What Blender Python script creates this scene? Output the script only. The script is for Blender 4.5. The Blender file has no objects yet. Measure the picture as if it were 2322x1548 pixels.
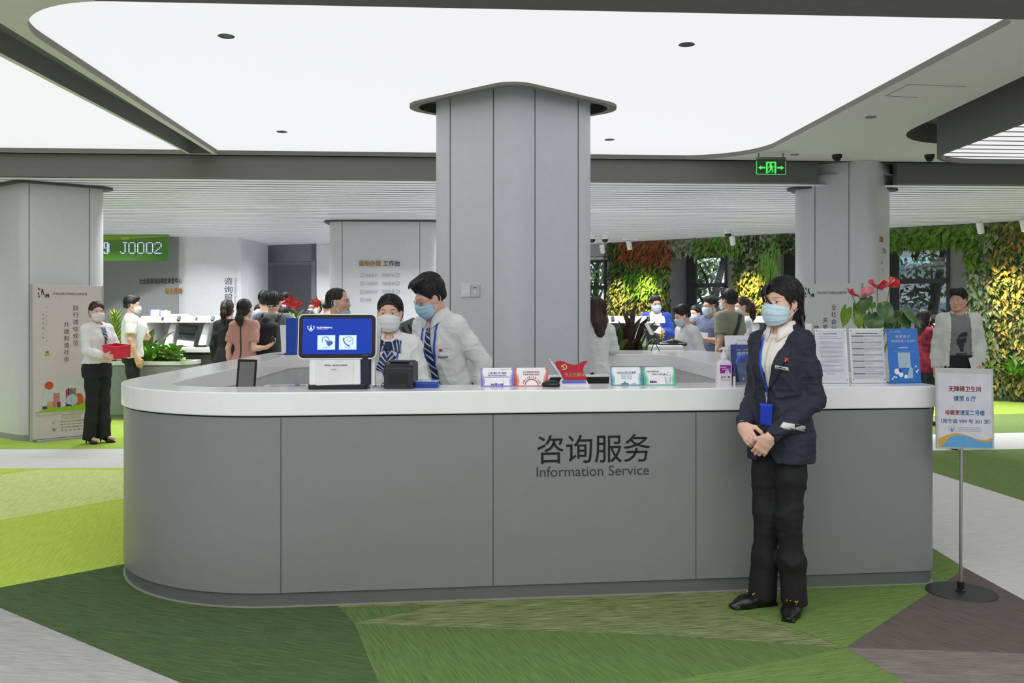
import bpy, bmesh, math, random
import numpy as np
from mathutils import Vector, Matrix
from mathutils.bvhtree import BVHTree

random.seed(7)
np.random.seed(7)
SC = bpy.context.scene
COL = SC.collection
PI = math.pi
R = math.radians

# ------------------------------------------------------------------ camera, world, light, exposure
EYE = 1.477            # camera height in metres
FPX = 2000.0           # focal length in pixels of a 2322 x 1548 frame
CX, CY = 1161.0, 709.0  # principal point (horizon line) of the photograph
cam_data = bpy.data.cameras.new('camera')
cam_data.sensor_width = 36.0
cam_data.lens = 36.0 * FPX / 2322.0
cam_data.shift_y = (CY - 774.0) / 2322.0
cam_data.clip_start = 0.05
cam_data.clip_end = 200
camera = bpy.data.objects.new('camera', cam_data)
camera.location = (0, 0, EYE)
camera.rotation_euler = (PI / 2, 0, 0)
COL.objects.link(camera)
SC.camera = camera

SC.view_settings.view_transform = 'Standard'
SC.view_settings.look = 'None'
SC.view_settings.exposure = 0.0
SC.view_settings.gamma = 1.0
SC.view_settings.use_curve_mapping = False
SC.cycles.max_bounces = 7
SC.cycles.diffuse_bounces = 4
SC.cycles.glossy_bounces = 3
SC.cycles.transparent_max_bounces = 10
SC.cycles.sample_clamp_indirect = 4.0
SC.cycles.caustics_reflective = False
SC.cycles.caustics_refractive = False

world = bpy.data.worlds.new('world')
SC.world = world
world.use_nodes = True
_bg = world.node_tree.nodes['Background']
_bg.inputs[0].default_value = (0.86, 0.92, 1.0, 1)     # overcast daylight seen through the windows
_bg.inputs[1].default_value = 1.5

PANEL_GLOW = 0.87      # radiance of the backlit stretched-membrane ceilings
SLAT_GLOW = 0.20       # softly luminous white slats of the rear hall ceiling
FRONT_GLOW = 2.0      # panels of the hall behind the photographer
SPOT_WATT = 240.0       # warm track spots that wash the planted wall

REAR_WATT = 48.0       # added fill lamps that brighten the rear hall, not fittings of the place
# added fill lamps below the slats; the limited spread keeps them unseen by the camera
for _x, _y in [(a, b) for a in (-8.2, -4.9, -1.6, 1.4, 4.9, 7.6) for b in (11.4, 13.0, 14.9, 17.0)] + [(-3.7, 18.4)]:
    if True:
        if _y > 19.3 - 0.62 * max(0.0, _x - 0.5):
            continue
        _l = bpy.data.lights.new('rear_fill_light', 'AREA')
        _l.shape = 'RECTANGLE'
        _l.size, _l.size_y = 2.2, 0.16
        _l.energy = REAR_WATT
        _l.spread = math.radians(130)
        _l.color = (0.98, 0.99, 1.0)
        _o = bpy.data.objects.new('rear_fill_light', _l)
        _o.location = (_x, _y + _x * 0.059, 2.985)
        COL.objects.link(_o)


# ------------------------------------------------------------------ materials
def lin(c):
    out = []
    for v in c[:3]:
        v = v / 255.0
        out.append(v / 12.92 if v <= 0.04045 else ((v + 0.055) / 1.055) ** 2.4)
    return tuple(out)


_M = {}


def mat(name, col, rough=0.5, metal=0.0, spec=0.5, emit=0.0, var=0.06, nscale=14.0, bump=0.0, bscale=120.0,
        stretch=None, coat=0.0, alpha=1.0, sheen=0.0, emit_col=None):
    """A procedural Principled material: sRGB colour with a little noise in colour and an optional noise bump."""
    if name in _M:
        return _M[name]
    m = bpy.data.materials.new(name)
    m.use_nodes = True
    nt = m.node_tree
    b = nt.nodes['Principled BSDF']
    tc = nt.nodes.new('ShaderNodeTexCoord')
    vec = tc.outputs['Object']
    if stretch:
        mp = nt.nodes.new('ShaderNodeMapping')
        mp.inputs['Scale'].default_value = stretch
        nt.links.new(vec, mp.inputs['Vector'])
        vec = mp.outputs['Vector']
    n = nt.nodes.new('ShaderNodeTexNoise')
    n.inputs['Scale'].default_value = nscale
    n.inputs['Detail'].default_value = 4
    nt.links.new(vec, n.inputs['Vector'])
    r = nt.nodes.new('ShaderNodeValToRGB')
    c = lin(col)
    lo = tuple(max(0, v * (1 - var)) for v in c) + (1,)
    hi = tuple(min(1, v * (1 + var)) for v in c) + (1,)
    r.color_ramp.elements[0].color = lo
    r.color_ramp.elements[1].color = hi
    r.color_ramp.elements[0].position = 0.3
    r.color_ramp.elements[1].position = 0.7
    nt.links.new(n.outputs['Fac'], r.inputs['Fac'])
    nt.links.new(r.outputs['Color'], b.inputs['Base Color'])
    b.inputs['Roughness'].default_value = rough
    b.inputs['Metallic'].default_value = metal
    b.inputs['Specular IOR Level'].default_value = spec
    b.inputs['Coat Weight'].default_value = coat
    b.inputs['Alpha'].default_value = alpha
    if sheen:
        b.inputs['Sheen Weight'].default_value = sheen
    if emit:
        b.inputs['Emission Color'].default_value = (lin(emit_col) if emit_col else c) + (1,)
        b.inputs['Emission Strength'].default_value = emit
    if bump:
        n2 = nt.nodes.new('ShaderNodeTexNoise')
        n2.inputs['Scale'].default_value = bscale
        n2.inputs['Detail'].default_value = 3
        nt.links.new(vec, n2.inputs['Vector'])
        bp = nt.nodes.new('ShaderNodeBump')
        bp.inputs['Strength'].default_value = bump
        bp.inputs['Distance'].default_value = 0.01
        nt.links.new(n2.outputs['Fac'], bp.inputs['Height'])
        nt.links.new(bp.outputs['Normal'], b.inputs['Normal'])
    _M[name] = m
    return m


def carpet(name, col, angle, var=0.3, second=None):
    """Woven carpet: streaky two-tone yarn along one direction plus a fine weave bump."""
    if name in _M:
        return _M[name]
    m = bpy.data.materials.new(name)
    m.use_nodes = True
    nt = m.node_tree
    b = nt.nodes['Principled BSDF']
    tc = nt.nodes.new('ShaderNodeTexCoord')
    rot = nt.nodes.new('ShaderNodeMapping')
    rot.inputs['Rotation'].default_value = (0, 0, R(angle))
    nt.links.new(tc.outputs['Object'], rot.inputs['Vector'])
    mp = nt.nodes.new('ShaderNodeMapping')
    mp.inputs['Scale'].default_value = (6, 130, 1)
    nt.links.new(rot.outputs['Vector'], mp.inputs['Vector'])
    n = nt.nodes.new('ShaderNodeTexNoise')
    n.inputs['Scale'].default_value = 1.0
    n.inputs['Detail'].default_value = 4
    n.inputs['Roughness'].default_value = 0.65
    nt.links.new(mp.outputs['Vector'], n.inputs['Vector'])
    r = nt.nodes.new('ShaderNodeValToRGB')
    c = lin(col)
    d = lin(second) if second else tuple(v * (1 + var) for v in c)
    r.color_ramp.elements[0].color = tuple(v * (1 - var) for v in c) + (1,)
    r.color_ramp.elements[1].color = tuple(min(1, v) for v in d) + (1,)
    r.color_ramp.elements[0].position = 0.36
    r.color_ramp.elements[1].position = 0.66
    nt.links.new(n.outputs['Fac'], r.inputs['Fac'])
    nt.links.new(r.outputs['Color'], b.inputs['Base Color'])
    w = nt.nodes.new('ShaderNodeTexWave')
    w.inputs['Scale'].default_value = 60
    w.inputs['Distortion'].default_value = 2
    nt.links.new(rot.outputs['Vector'], w.inputs['Vector'])
    bp = nt.nodes.new('ShaderNodeBump')
    bp.inputs['Strength'].default_value = 0.25
    bp.inputs['Distance'].default_value = 0.003
    nt.links.new(w.outputs['Fac'], bp.inputs['Height'])
    nt.links.new(bp.outputs['Normal'], b.inputs['Normal'])
    b.inputs['Roughness'].default_value = 0.95
    b.inputs['Specular IOR Level'].default_value = 0.12
    _M[name] = m
    return m


def glass(name, tint=(235, 245, 245), refl=0.12):
    if name in _M:
        return _M[name]
    m = bpy.data.materials.new(name)
    m.use_nodes = True
    nt = m.node_tree
    nt.nodes.remove(nt.nodes['Principled BSDF'])
    out = nt.nodes['Material Output']
    t = nt.nodes.new('ShaderNodeBsdfTransparent')
    n = nt.nodes.new('ShaderNodeTexNoise')
    n.inputs['Scale'].default_value = 3
    rp = nt.nodes.new('ShaderNodeValToRGB')
    c = lin(tint)
    rp.color_ramp.elements[0].color = tuple(v * 0.97 for v in c) + (1,)
    rp.color_ramp.elements[1].color = c + (1,)
    nt.links.new(n.outputs['Fac'], rp.inputs['Fac'])
    nt.links.new(rp.outputs['Color'], t.inputs['Color'])
    g = nt.nodes.new('ShaderNodeBsdfGlossy')
    g.inputs['Roughness'].default_value = 0.03
    mx = nt.nodes.new('ShaderNodeMixShader')
    mx.inputs[0].default_value = refl
    nt.links.new(t.outputs[0], mx.inputs[1])
    nt.links.new(g.outputs[0], mx.inputs[2])
    nt.links.new(mx.outputs[0], out.inputs['Surface'])
    _M[name] = m
    return m


def leafmat(name, col, col2, rough=0.45):
    """Leaf: colour varies leaf by leaf along a position noise, slightly translucent."""
    if name in _M:
        return _M[name]
    m = mat(name, col, rough=rough, spec=0.4)
    nt = m.node_tree
    b = nt.nodes['Principled BSDF']
    n = [x for x in nt.nodes if x.type == 'TEX_NOISE'][0]
    n.inputs['Scale'].default_value = 9
    r = [x for x in nt.nodes if x.type == 'VALTORGB'][0]
    r.color_ramp.elements[0].color = lin(col) + (1,)
    r.color_ramp.elements[1].color = lin(col2) + (1,)
    b.inputs['Subsurface Weight'].default_value = 0.0
    return m


# ------------------------------------------------------------------ object helpers
def tag(o, label=None, cat=None, group=None, kind=None):
    if label:
        o['label'] = label
    if cat:
        o['category'] = cat
    if group:
        o['group'] = group
    if kind:
        o['kind'] = kind
    return o


def empty(name, loc=(0, 0, 0), rz=0.0, label=None, cat=None, group=None):
    o = bpy.data.objects.new(name, None)
    o.empty_display_size = 0.1
    o.location = loc
    o.rotation_euler = (0, 0, rz)
    COL.objects.link(o)
    return tag(o, label, cat, group)


def mesh_obj(name, verts, faces, mats, parent=None, mi=None, smooth=False, loc=None, rz=None):
    me = bpy.data.meshes.new(name)
    me.from_pydata([tuple(v) for v in verts], [], [tuple(f) for f in faces])
    if not isinstance(mats, (list, tuple)):
        mats = [mats]
    for m in mats:
        me.materials.append(m)
    if mi is not None and len(mi) == len(me.polygons):
        me.polygons.foreach_set('material_index', np.array(mi, dtype=np.int32))
    if smooth:
        me.polygons.foreach_set('use_smooth', np.ones(len(me.polygons), dtype=bool))
    me.update()
    o = bpy.data.objects.new(name, me)
    COL.objects.link(o)
    if parent is not None:
        o.parent = parent
    if loc is not None:
        o.location = loc
    if rz is not None:
        o.rotation_euler = (0, 0, rz)
    return o


class MB:
    """Collects shapes and links them as ONE mesh object."""

    def __init__(s):
        s.v, s.f, s.m = [], [], []

    def add(s, verts, faces, mi=0):
        k = len(s.v)
        s.v += [tuple(p) for p in verts]
        s.f += [tuple(i + k for i in f) for f in faces]
        s.m += [mi] * len(faces)
        return s

    def box(s, c, size, rot=None, mi=0):
        x, y, z = size[0] / 2, size[1] / 2, size[2] / 2
        vs = [Vector(p) for p in ((-x, -y, -z), (x, -y, -z), (x, y, -z), (-x, y, -z), (-x, -y, z), (x, -y, z), (x, y, z), (-x, y, z))]
        if rot is not None:
            if not isinstance(rot, Matrix):
                rot = Matrix.Rotation(rot, 3, 'Z')
            vs = [rot @ v for v in vs]
        c = Vector(c)
        return s.add([v + c for v in vs], [(0, 3, 2, 1), (4, 5, 6, 7), (0, 1, 5, 4), (1, 2, 6, 5), (2, 3, 7, 6), (3, 0, 4, 7)], mi)

    def prism(s, poly, z0, z1, mi=0, cap=True):
        n = len(poly)
        area = sum(poly[i][0] * poly[(i + 1) % n][1] - poly[(i + 1) % n][0] * poly[i][1] for i in range(n))
        if area < 0:
            poly = poly[::-1]
        vs = [(p[0], p[1], z0) for p in poly] + [(p[0], p[1], z1) for p in poly]
        fs = [(i, (i + 1) % n, n + (i + 1) % n, n + i) for i in range(n)]
        if cap:
            fs += [tuple(range(n - 1, -1, -1)), tuple(range(n, 2 * n))]
        return s.add(vs, fs, mi)

    def ring(s, outer, inner, z0, z1, mi=0):
        """Closed band between two loops with the same number of points."""
        n = len(outer)
        vs = [(p[0], p[1], z0) for p in outer] + [(p[0], p[1], z1) for p in outer] + [(p[0], p[1], z0) for p in inner] + [(p[0], p[1], z1) for p in inner]
        fs = []
        for i in range(n):
            j = (i + 1) % n
            fs += [(i, j, n + j, n + i), (n + i, n + j, 3 * n + j, 3 * n + i), (2 * n + j, 2 * n + i, 3 * n + i, 3 * n + j), (j, i, 2 * n + i, 2 * n + j)]
        return s.add(vs, fs, mi)

    def tube(s, pts, rad, n=8, mi=0, cap=True):
        pts = [Vector(p) for p in pts]
        if not isinstance(rad, (list, tuple)):
            rad = [rad] * len(pts)
        vs, fs = [], []
        ref = None
        for i, p in enumerate(pts):
            d = (pts[min(i + 1, len(pts) - 1)] - pts[max(i - 1, 0)])
            d = d.normalized() if d.length > 1e-9 else Vector((0, 0, 1))
            if ref is None:
                ref = d.orthogonal().normalized()
            ref = (ref - d * ref.dot(d))
            ref = ref.normalized() if ref.length > 1e-6 else d.orthogonal().normalized()
            b = d.cross(ref)
            for k in range(n):
                a = 2 * PI * k / n
                vs.append(p + (ref * math.cos(a) + b * math.sin(a)) * rad[i])
        for i in range(len(pts) - 1):
            for k in range(n):
                q = (k + 1) % n
                fs.append((i * n + k, i * n + q, (i + 1) * n + q, (i + 1) * n + k))
        if cap:
            fs.append(tuple(range(n - 1, -1, -1)))
            fs.append(tuple((len(pts) - 1) * n + k for k in range(n)))
        return s.add(vs, fs, mi)

    def lathe(s, prof, c=(0, 0, 0), n=24, mi=0, sx=1.0, sy=1.0):
        vs, fs = [], []
        for r, z in prof:
            for k in range(n):
                a = 2 * PI * k / n
                vs.append((c[0] + r * sx * math.cos(a), c[1] + r * sy * math.sin(a), c[2] + z))
        for i in range(len(prof) - 1):
            for k in range(n):
                q = (k + 1) % n
                fs.append((i * n + k, i * n + q, (i + 1) * n + q, (i + 1) * n + k))
        fs.append(tuple(range(n - 1, -1, -1)))
        fs.append(tuple((len(prof) - 1) * n + k for k in range(n)))
        return s.add(vs, fs, mi)

    def grid(s, rows, mi=0):
        n, m = len(rows), len(rows[0])
        return s.add([p for r in rows for p in r], [(i * m + j, i * m + j + 1, (i + 1) * m + j + 1, (i + 1) * m + j) for i in range(n - 1) for j in range(m - 1)], mi)

    def poly(s, pts, mi=0):
        return s.add(pts, [tuple(range(len(pts)))], mi)

    def disc(s, c, r, z=None, n=20, mi=0):
        return s.poly([(c[0] + r * math.cos(2 * PI * k / n), c[1] + r * math.sin(2 * PI * k / n), c[2]) for k in range(n)], mi)

    def build(s, name, mats, parent=None, smooth=False, loc=None, rz=None, bevel=0.0, segs=2, solid=0.0):
        o = mesh_obj(name, s.v, s.f, mats, parent, s.m, smooth, loc, rz)
        if solid:
            md = o.modifiers.new('solid', 'SOLIDIFY')
            md.thickness = solid
            md.offset = 0
        if bevel:
            md = o.modifiers.new('bevel', 'BEVEL')
            md.width = bevel
            md.segments = segs
            md.limit_method = 'ANGLE'
            md.angle_limit = R(40)
        return o


def round_poly(pts, rad, seg=8):
    """Polygon with rounded corners; rad a number or a list."""
    n = len(pts)
    out = []
    if not isinstance(rad, (list, tuple)):
        rad = [rad] * n
    for i in range(n):
        p = Vector(pts[i]).to_2d()
        a = (Vector(pts[i - 1]).to_2d() - p)
        b = (Vector(pts[(i + 1) % n]).to_2d() - p)
        la, lb = a.length, b.length
        a.normalize()
        b.normalize()
        ang = math.acos(max(-1, min(1, a.dot(b))))
        t = rad[i] / math.tan(ang / 2)
        t = min(t, la * 0.49, lb * 0.49)
        r = t * math.tan(ang / 2)
        if r < 1e-5:
            out.append((p.x, p.y))
            continue
        bis = (a + b).normalized()
        cen = p + bis * (r / math.sin(ang / 2))
        v0 = (p + a * t) - cen
        v1 = (p + b * t) - cen
        a0 = math.atan2(v0.y, v0.x)
        da = math.atan2(v0.x * v1.y - v0.y * v1.x, v0.dot(v1))
        for k in range(seg + 1):
            an = a0 + da * k / seg
            out.append((cen.x + r * math.cos(an), cen.y + r * math.sin(an)))
    return out


def smooth_angle(o, deg=40):
    me = o.data
    me.polygons.foreach_set('use_smooth', np.ones(len(me.polygons), dtype=bool))
    try:
        me.set_sharp_from_angle(angle=R(deg))
    except Exception:
        pass
    return o


def P(px, py, d):
    """World point seen at a pixel of the photograph at depth d."""
    return Vector(((px - CX) / FPX * d, d, EYE - (py - CY) / FPX * d))


def F(px, py):
    """Floor point seen at a pixel of the photograph."""
    d = EYE * FPX / (py - CY)
    return Vector(((px - CX) / FPX * d, d, 0))


_TXT = {}


def text_mesh(body, size=1.0, bold=0.0, align='CENTER', spacing=1.0):
    """Mesh data (verts, faces) of one line of lettering in the xy plane, centred on its own bounds."""
    key = (body, size, bold, spacing)
    if key in _TXT:
        return _TXT[key]
    c = bpy.data.curves.new('t', 'FONT')
    c.body = body
    c.size = size
    c.offset = bold
    c.space_character = spacing
    c.resolution_u = 3
    o = bpy.data.objects.new('t', c)
    COL.objects.link(o)
    dg = bpy.context.evaluated_depsgraph_get()
    me = bpy.data.meshes.new_from_object(o.evaluated_get(dg))
    vs = [v.co.copy() for v in me.vertices]
    fs = [tuple(p.vertices) for p in me.polygons]
    bpy.data.objects.remove(o)
    bpy.data.curves.remove(c)
    bpy.data.meshes.remove(me)
    _TXT[key] = (vs, fs)
    return vs, fs


class Ink:
    """Flat printing on a plane: u to the right, v up, w out of the surface. Collects text, bars and outlines into one mesh."""

    def __init__(s, origin, u, v, lift=0.0012):
        s.o, s.u, s.v = Vector(origin), Vector(u).normalized(), Vector(v).normalized()
        s.w = s.u.cross(s.v)
        s.lift = lift
        s.mb = MB()
        s.n = 0

    def pt(s, a, b, up=0.0):
        return s.o + s.u * a + s.v * b + s.w * (s.lift + up)

    def text(s, body, cx, cy, h, w=None, mi=0, bold=0.0, align='C', spacing=1.0, up=0.0, shear=0.0):
        vs, fs = text_mesh(body, 1.0, 0.0, 'CENTER', spacing)
        if not vs:
            return s
        x0, x1 = min(p.x for p in vs), max(p.x for p in vs)
        y0, y1 = min(p.y for p in vs), max(p.y for p in vs)
        k = h / max(1e-6, (y1 - y0))
        kx = k if w is None else w / max(1e-6, (x1 - x0))
        ox = {'C': (x0 + x1) / 2, 'L': x0, 'R': x1}[align]
        oy = (y0 + y1) / 2
        b = bold * 1.1
        for dx, dy in (((-b, -b), (b, -b), (b, b), (-b, b)) if bold else ((0, 0),)):      # heavier weight by overprinting
            s.mb.add([s.pt(cx + (p.x - ox + dx) * kx + shear * (p.y - oy) * k, cy + (p.y - oy + dy) * k, up) for p in vs], fs, mi)
        return s

    def bar(s, x0, y0, x1, y1, mi=0, up=0.0):
        s.mb.poly([s.pt(x0, y0, up), s.pt(x1, y0, up), s.pt(x1, y1, up), s.pt(x0, y1, up)], mi)
        return s

    def shape(s, pts, mi=0, up=0.0):
        s.mb.poly([s.pt(a, b, up) for a, b in pts], mi)
        return s

    def disc(s, cx, cy, r, mi=0, up=0.0, ry=None, n=18):
        ry = ry or r
        return s.shape([(cx + r * math.cos(2 * PI * k / n), cy + ry * math.sin(2 * PI * k / n)) for k in range(n)], mi, up)

    def stroke(s, pts, w, mi=0, up=0.0):
        """A pen stroke of width w through the points."""
        q = [Vector(p).to_2d() for p in pts]
        L, Rr = [], []
        ww = w if isinstance(w, (list, tuple)) else [w] * len(q)
        for i, p in enumerate(q):
            d = q[min(i + 1, len(q) - 1)] - q[max(i - 1, 0)]
            d.normalize()
            nrm = Vector((-d.y, d.x))
            L.append(p + nrm * ww[i] / 2)
            Rr.append(p - nrm * ww[i] / 2)
        for i in range(len(q) - 1):
            s.shape([tuple(Rr[i]), tuple(Rr[i + 1]), tuple(L[i + 1]), tuple(L[i])], mi, up)
        return s

    def arc(s, cx, cy, r, a0, a1, w, mi=0, up=0.0, n=16):
        return s.stroke([(cx + r * math.cos(R(a0 + (a1 - a0) * k / n)), cy + r * math.sin(R(a0 + (a1 - a0) * k / n))) for k in range(n + 1)], w, mi, up)

    def lines(s, x0, x1, ytop, ybot, n, h, mi=0, fill=0.8, seed=1, up=0.0):
        """Rows of unreadably small print."""
        rnd = random.Random(seed)
        for i in range(n):
            y = ytop + (ybot - ytop) * (i + 0.5) / n
            x = x0
            end = x0 + (x1 - x0) * (1.0 if rnd.random() < fill else rnd.uniform(0.35, 0.9))
            while x < end - h * 0.5:
                w = h * rnd.uniform(0.7, 1.0)
                s.bar(x, y - h / 2, min(end, x + w), y + h / 2, mi, up)
                x += w + h * rnd.uniform(0.15, 0.4)
        return s

    def build(s, name, mats, parent=None):
        o = s.mb.build(name, mats, None)
        if parent is not None:
            o.parent = parent
        return o


# ------------------------------------------------------------------ signed-distance modelling (smooth organic bodies and cloth)
def _hash(i, j, k):
    h = (i * 374761393 + j * 668265263 + k * 2147483647 + 1013904223).astype(np.int64) & 0x7fffffff
    h = ((h ^ (h >> 13)) * 1274126177) & 0x7fffffff
    h = h ^ (h >> 16)
    return (h & 0xffff).astype(np.float32) / 32767.5 - 1.0


def vnoise(p):
    """Value noise in [-1, 1] for an (n, 3) array."""
    i = np.floor(p).astype(np.int64)
    f = (p - i).astype(np.float32)
    f = f * f * (3 - 2 * f)
    out = 0
    for dx in (0, 1):
        wx = f[:, 0] if dx else 1 - f[:, 0]
        for dy in (0, 1):
            wy = f[:, 1] if dy else 1 - f[:, 1]
            for dz in (0, 1):
                wz = f[:, 2] if dz else 1 - f[:, 2]
                out = out + wx * wy * wz * _hash(i[:, 0] + dx, i[:, 1] + dy, i[:, 2] + dz)
    return out


def ridge(p):
    return 1 - np.abs(vnoise(p)) * 2


class SDF:
    def __init__(s, h=0.009):
        s.ops = []
        s.h = h
        s.fine = []          # boxes (lo, hi, step) where the grid is denser
        s.M = Matrix.Identity(4)

    def _op(s, fn, lo, hi, k, op, M=None, k2=None):
        M = M if M is not None else s.M
        cs = [M @ Vector((x, y, z)) for x in (lo[0], hi[0]) for y in (lo[1], hi[1]) for z in (lo[2], hi[2])]
        l = np.array([min(c[i] for c in cs) for i in range(3)])
        u = np.array([max(c[i] for c in cs) for i in range(3)])
        Mi = np.array(M.inverted())
        s.ops.append((fn, l, u, k, op, Mi))

    def cone(s, p0, p1, r0, r1=None, k=0.02, op='u', M=None, flat=None):
        """Tapered capsule; flat=(axis, factor) squashes its section along an axis."""
        r1 = r0 if r1 is None else r1
        a = np.array(p0, dtype=np.float32)
        b = np.array(p1, dtype=np.float32)
        ab = b - a
        L2 = float(max(1e-9, ab @ ab))
        rm = max(r0, r1)
        if flat:
            ax = np.array(flat[0], dtype=np.float32)
            ax = ax / np.linalg.norm(ax)
            fac = flat[1]

        def fn(X, Y, Z):
            x, y, z = X - a[0], Y - a[1], Z - a[2]
            t = np.clip((x * ab[0] + y * ab[1] + z * ab[2]) / L2, 0, 1)
            x, y, z = x - t * ab[0], y - t * ab[1], z - t * ab[2]
            r = r0 + (r1 - r0) * t
            if flat:
                q = (x * ax[0] + y * ax[1] + z * ax[2]) * (1 / fac - 1)
                x, y, z = x + q * ax[0], y + q * ax[1], z + q * ax[2]
                return (np.sqrt(x * x + y * y + z * z) - r) * (fac if fac < 1 else 1)
            return np.sqrt(x * x + y * y + z * z) - r
        m = rm * (max(1, flat[1]) if flat else 1)
        s._op(fn, np.minimum(a, b) - m, np.maximum(a, b) + m, k, op, M)
        return s

    def chain(s, pts, rad, k=0.02, M=None, flat=None):
        for i in range(len(pts) - 1):
            s.cone(pts[i], pts[i + 1], rad[i], rad[i + 1], k, 'u', M, flat)
        return s

    def ball(s, c, r, k=0.02, op='u', M=None):
        if not isinstance(r, (list, tuple)):
            r = (r, r, r)
        c = np.array(c, dtype=np.float32)

        def fn(X, Y, Z):
            x, y, z = (X - c[0]) / r[0], (Y - c[1]) / r[1], (Z - c[2]) / r[2]
            k0 = np.sqrt(x * x + y * y + z * z)
            k1 = np.sqrt((x / r[0]) ** 2 + (y / r[1]) ** 2 + (z / r[2]) ** 2)
            return k0 * (k0 - 1) / np.maximum(k1, 1e-6)
        rr = np.array(r)
        s._op(fn, c - rr, c + rr, k, op, M)
        return s

    def box(s, c, half, rnd=0.005, k=0.01, op='u', M=None):
        c = np.array(c, dtype=np.float32)

        def fn(X, Y, Z):
            x, y, z = np.abs(X - c[0]) - half[0] + rnd, np.abs(Y - c[1]) - half[1] + rnd, np.abs(Z - c[2]) - half[2] + rnd
            o = np.sqrt(np.maximum(x, 0) ** 2 + np.maximum(y, 0) ** 2 + np.maximum(z, 0) ** 2)
            return o + np.minimum(np.maximum(x, np.maximum(y, z)), 0) - rnd
        hh = np.array(half)
        s._op(fn, c - hh, c + hh, k, op, M)
        return s

    def loft(s, sec, k=0.03, op='u', M=None, p=2.3):
        """Elliptical sections (z, cx, cy, a, b) stacked along z."""
        sec = sorted(sec)
        z = np.array([q[0] for q in sec], dtype=np.float32)
        A = np.array([q[1:] for q in sec], dtype=np.float32)

        def fn(X, Y, Z):
            sh = Z.shape
            zz = Z.ravel()
            cx, cy, a, b = (np.interp(zz, z, A[:, i]).reshape(sh) for i in range(4))
            f = (((np.abs(X - cx) / a) ** p + (np.abs(Y - cy) / b) ** p) ** (1 / p) - 1) * np.minimum(a, b)
            return np.maximum(f, np.abs(Z - (z[0] + z[-1]) / 2) - (z[-1] - z[0]) / 2)
        lo = (min(A[:, 0] - A[:, 2]), min(A[:, 1] - A[:, 3]), z[0])
        hi = (max(A[:, 0] + A[:, 2]), max(A[:, 1] + A[:, 3]), z[-1])
        s._op(fn, lo, hi, k, op, M)
        return s

    def lines(s, ax, lo, hi):
        """Grid lines on one axis, denser inside the fine boxes."""
        out = [lo]
        x = lo
        while x < hi:
            st = s.h
            for (l, u, step) in s.fine:
                if l[ax] - st <= x <= u[ax]:
                    st = min(st, step)
            x += st
            out.append(x)
        return np.array(out, dtype=np.float32)

    def mesh(s, wr=None):
        un = [o for o in s.ops if o[4] == 'u']
        lo = np.min([o[1] for o in un], axis=0) - 3 * s.h
        hi = np.max([o[2] for o in un], axis=0) + 3 * s.h
        gx, gy, gz = (s.lines(i, float(lo[i]), float(hi[i])) for i in range(3))
        G = (gx, gy, gz)
        F_ = np.full((len(gx), len(gy), len(gz)), 0.2, dtype=np.float32)
        for fn, l, u, k, op, Mi in s.ops:
            pad = max(k, 0.004) + 2.5 * s.h
            sl = []
            for i in range(3):
                a = int(np.searchsorted(G[i], l[i] - pad))
                b = int(np.searchsorted(G[i], u[i] + pad))
                sl.append(slice(max(0, a - 1), min(len(G[i]), b + 1)))
            if any(q.stop - q.start < 1 for q in sl):
                continue
            x = gx[sl[0]][:, None, None]
            y = gy[sl[1]][None, :, None]
            z = gz[sl[2]][None, None, :]
            Mi = Mi.astype(np.float32)
            X = Mi[0, 0] * x + Mi[0, 1] * y + Mi[0, 2] * z + Mi[0, 3]
            Y = Mi[1, 0] * x + Mi[1, 1] * y + Mi[1, 2] * z + Mi[1, 3]
            Z = Mi[2, 0] * x + Mi[2, 1] * y + Mi[2, 2] * z + Mi[2, 3]
            d = fn(X, Y, Z).astype(np.float32)
            f = F_[sl[0], sl[1], sl[2]]
            if op == 'u':
                hh = np.maximum(k - np.abs(f - d), 0) / max(k, 1e-6)
                r = np.minimum(f, d) - hh * hh * k * 0.25
            elif op == 's':
                hh = np.maximum(k - np.abs(f + d), 0) / max(k, 1e-6)
                r = np.maximum(f, -d) + hh * hh * k * 0.25
            F_[sl[0], sl[1], sl[2]] = r
        return s._nets(F_, G)

    @staticmethod
    def _nets(F_, G):
        gx, gy, gz = G
        S = F_ < 0
        nx, ny, nz = (n - 1 for n in F_.shape)
        cnt = np.zeros((nx, ny, nz), dtype=np.int8)
        for dx in (0, 1):
            for dy in (0, 1):
                for dz in (0, 1):
                    cnt += S[dx:nx + dx, dy:ny + dy, dz:nz + dz]
        I, J, K = np.nonzero((cnt > 0) & (cnt < 8))
        n = len(I)
        idx = np.full((nx, ny, nz), -1, dtype=np.int32)
        idx[I, J, K] = np.arange(n)
        cor = [(a, b, c) for a in (0, 1) for b in (0, 1) for c in (0, 1)]
        val = {c: F_[I + c[0], J + c[1], K + c[2]] for c in cor}
        acc = np.zeros((n, 3), dtype=np.float32)
        num = np.zeros(n, dtype=np.float32)
        cell = {c: np.stack((gx[I + c[0]], gy[J + c[1]], gz[K + c[2]]), 1) for c in cor}
        for ai, a in enumerate(cor):
            for b in cor[ai + 1:]:
                if sum(abs(a[i] - b[i]) for i in range(3)) != 1:
                    continue
                va, vb = val[a], val[b]
                m = (va < 0) != (vb < 0)
                t = np.where(m, va / np.where(m, va - vb, 1), 0)[:, None]
                acc += np.where(m[:, None], cell[a] + (cell[b] - cell[a]) * t, 0)
                num += m
        V = acc / np.maximum(num, 1)[:, None]
        faces = []
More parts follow.
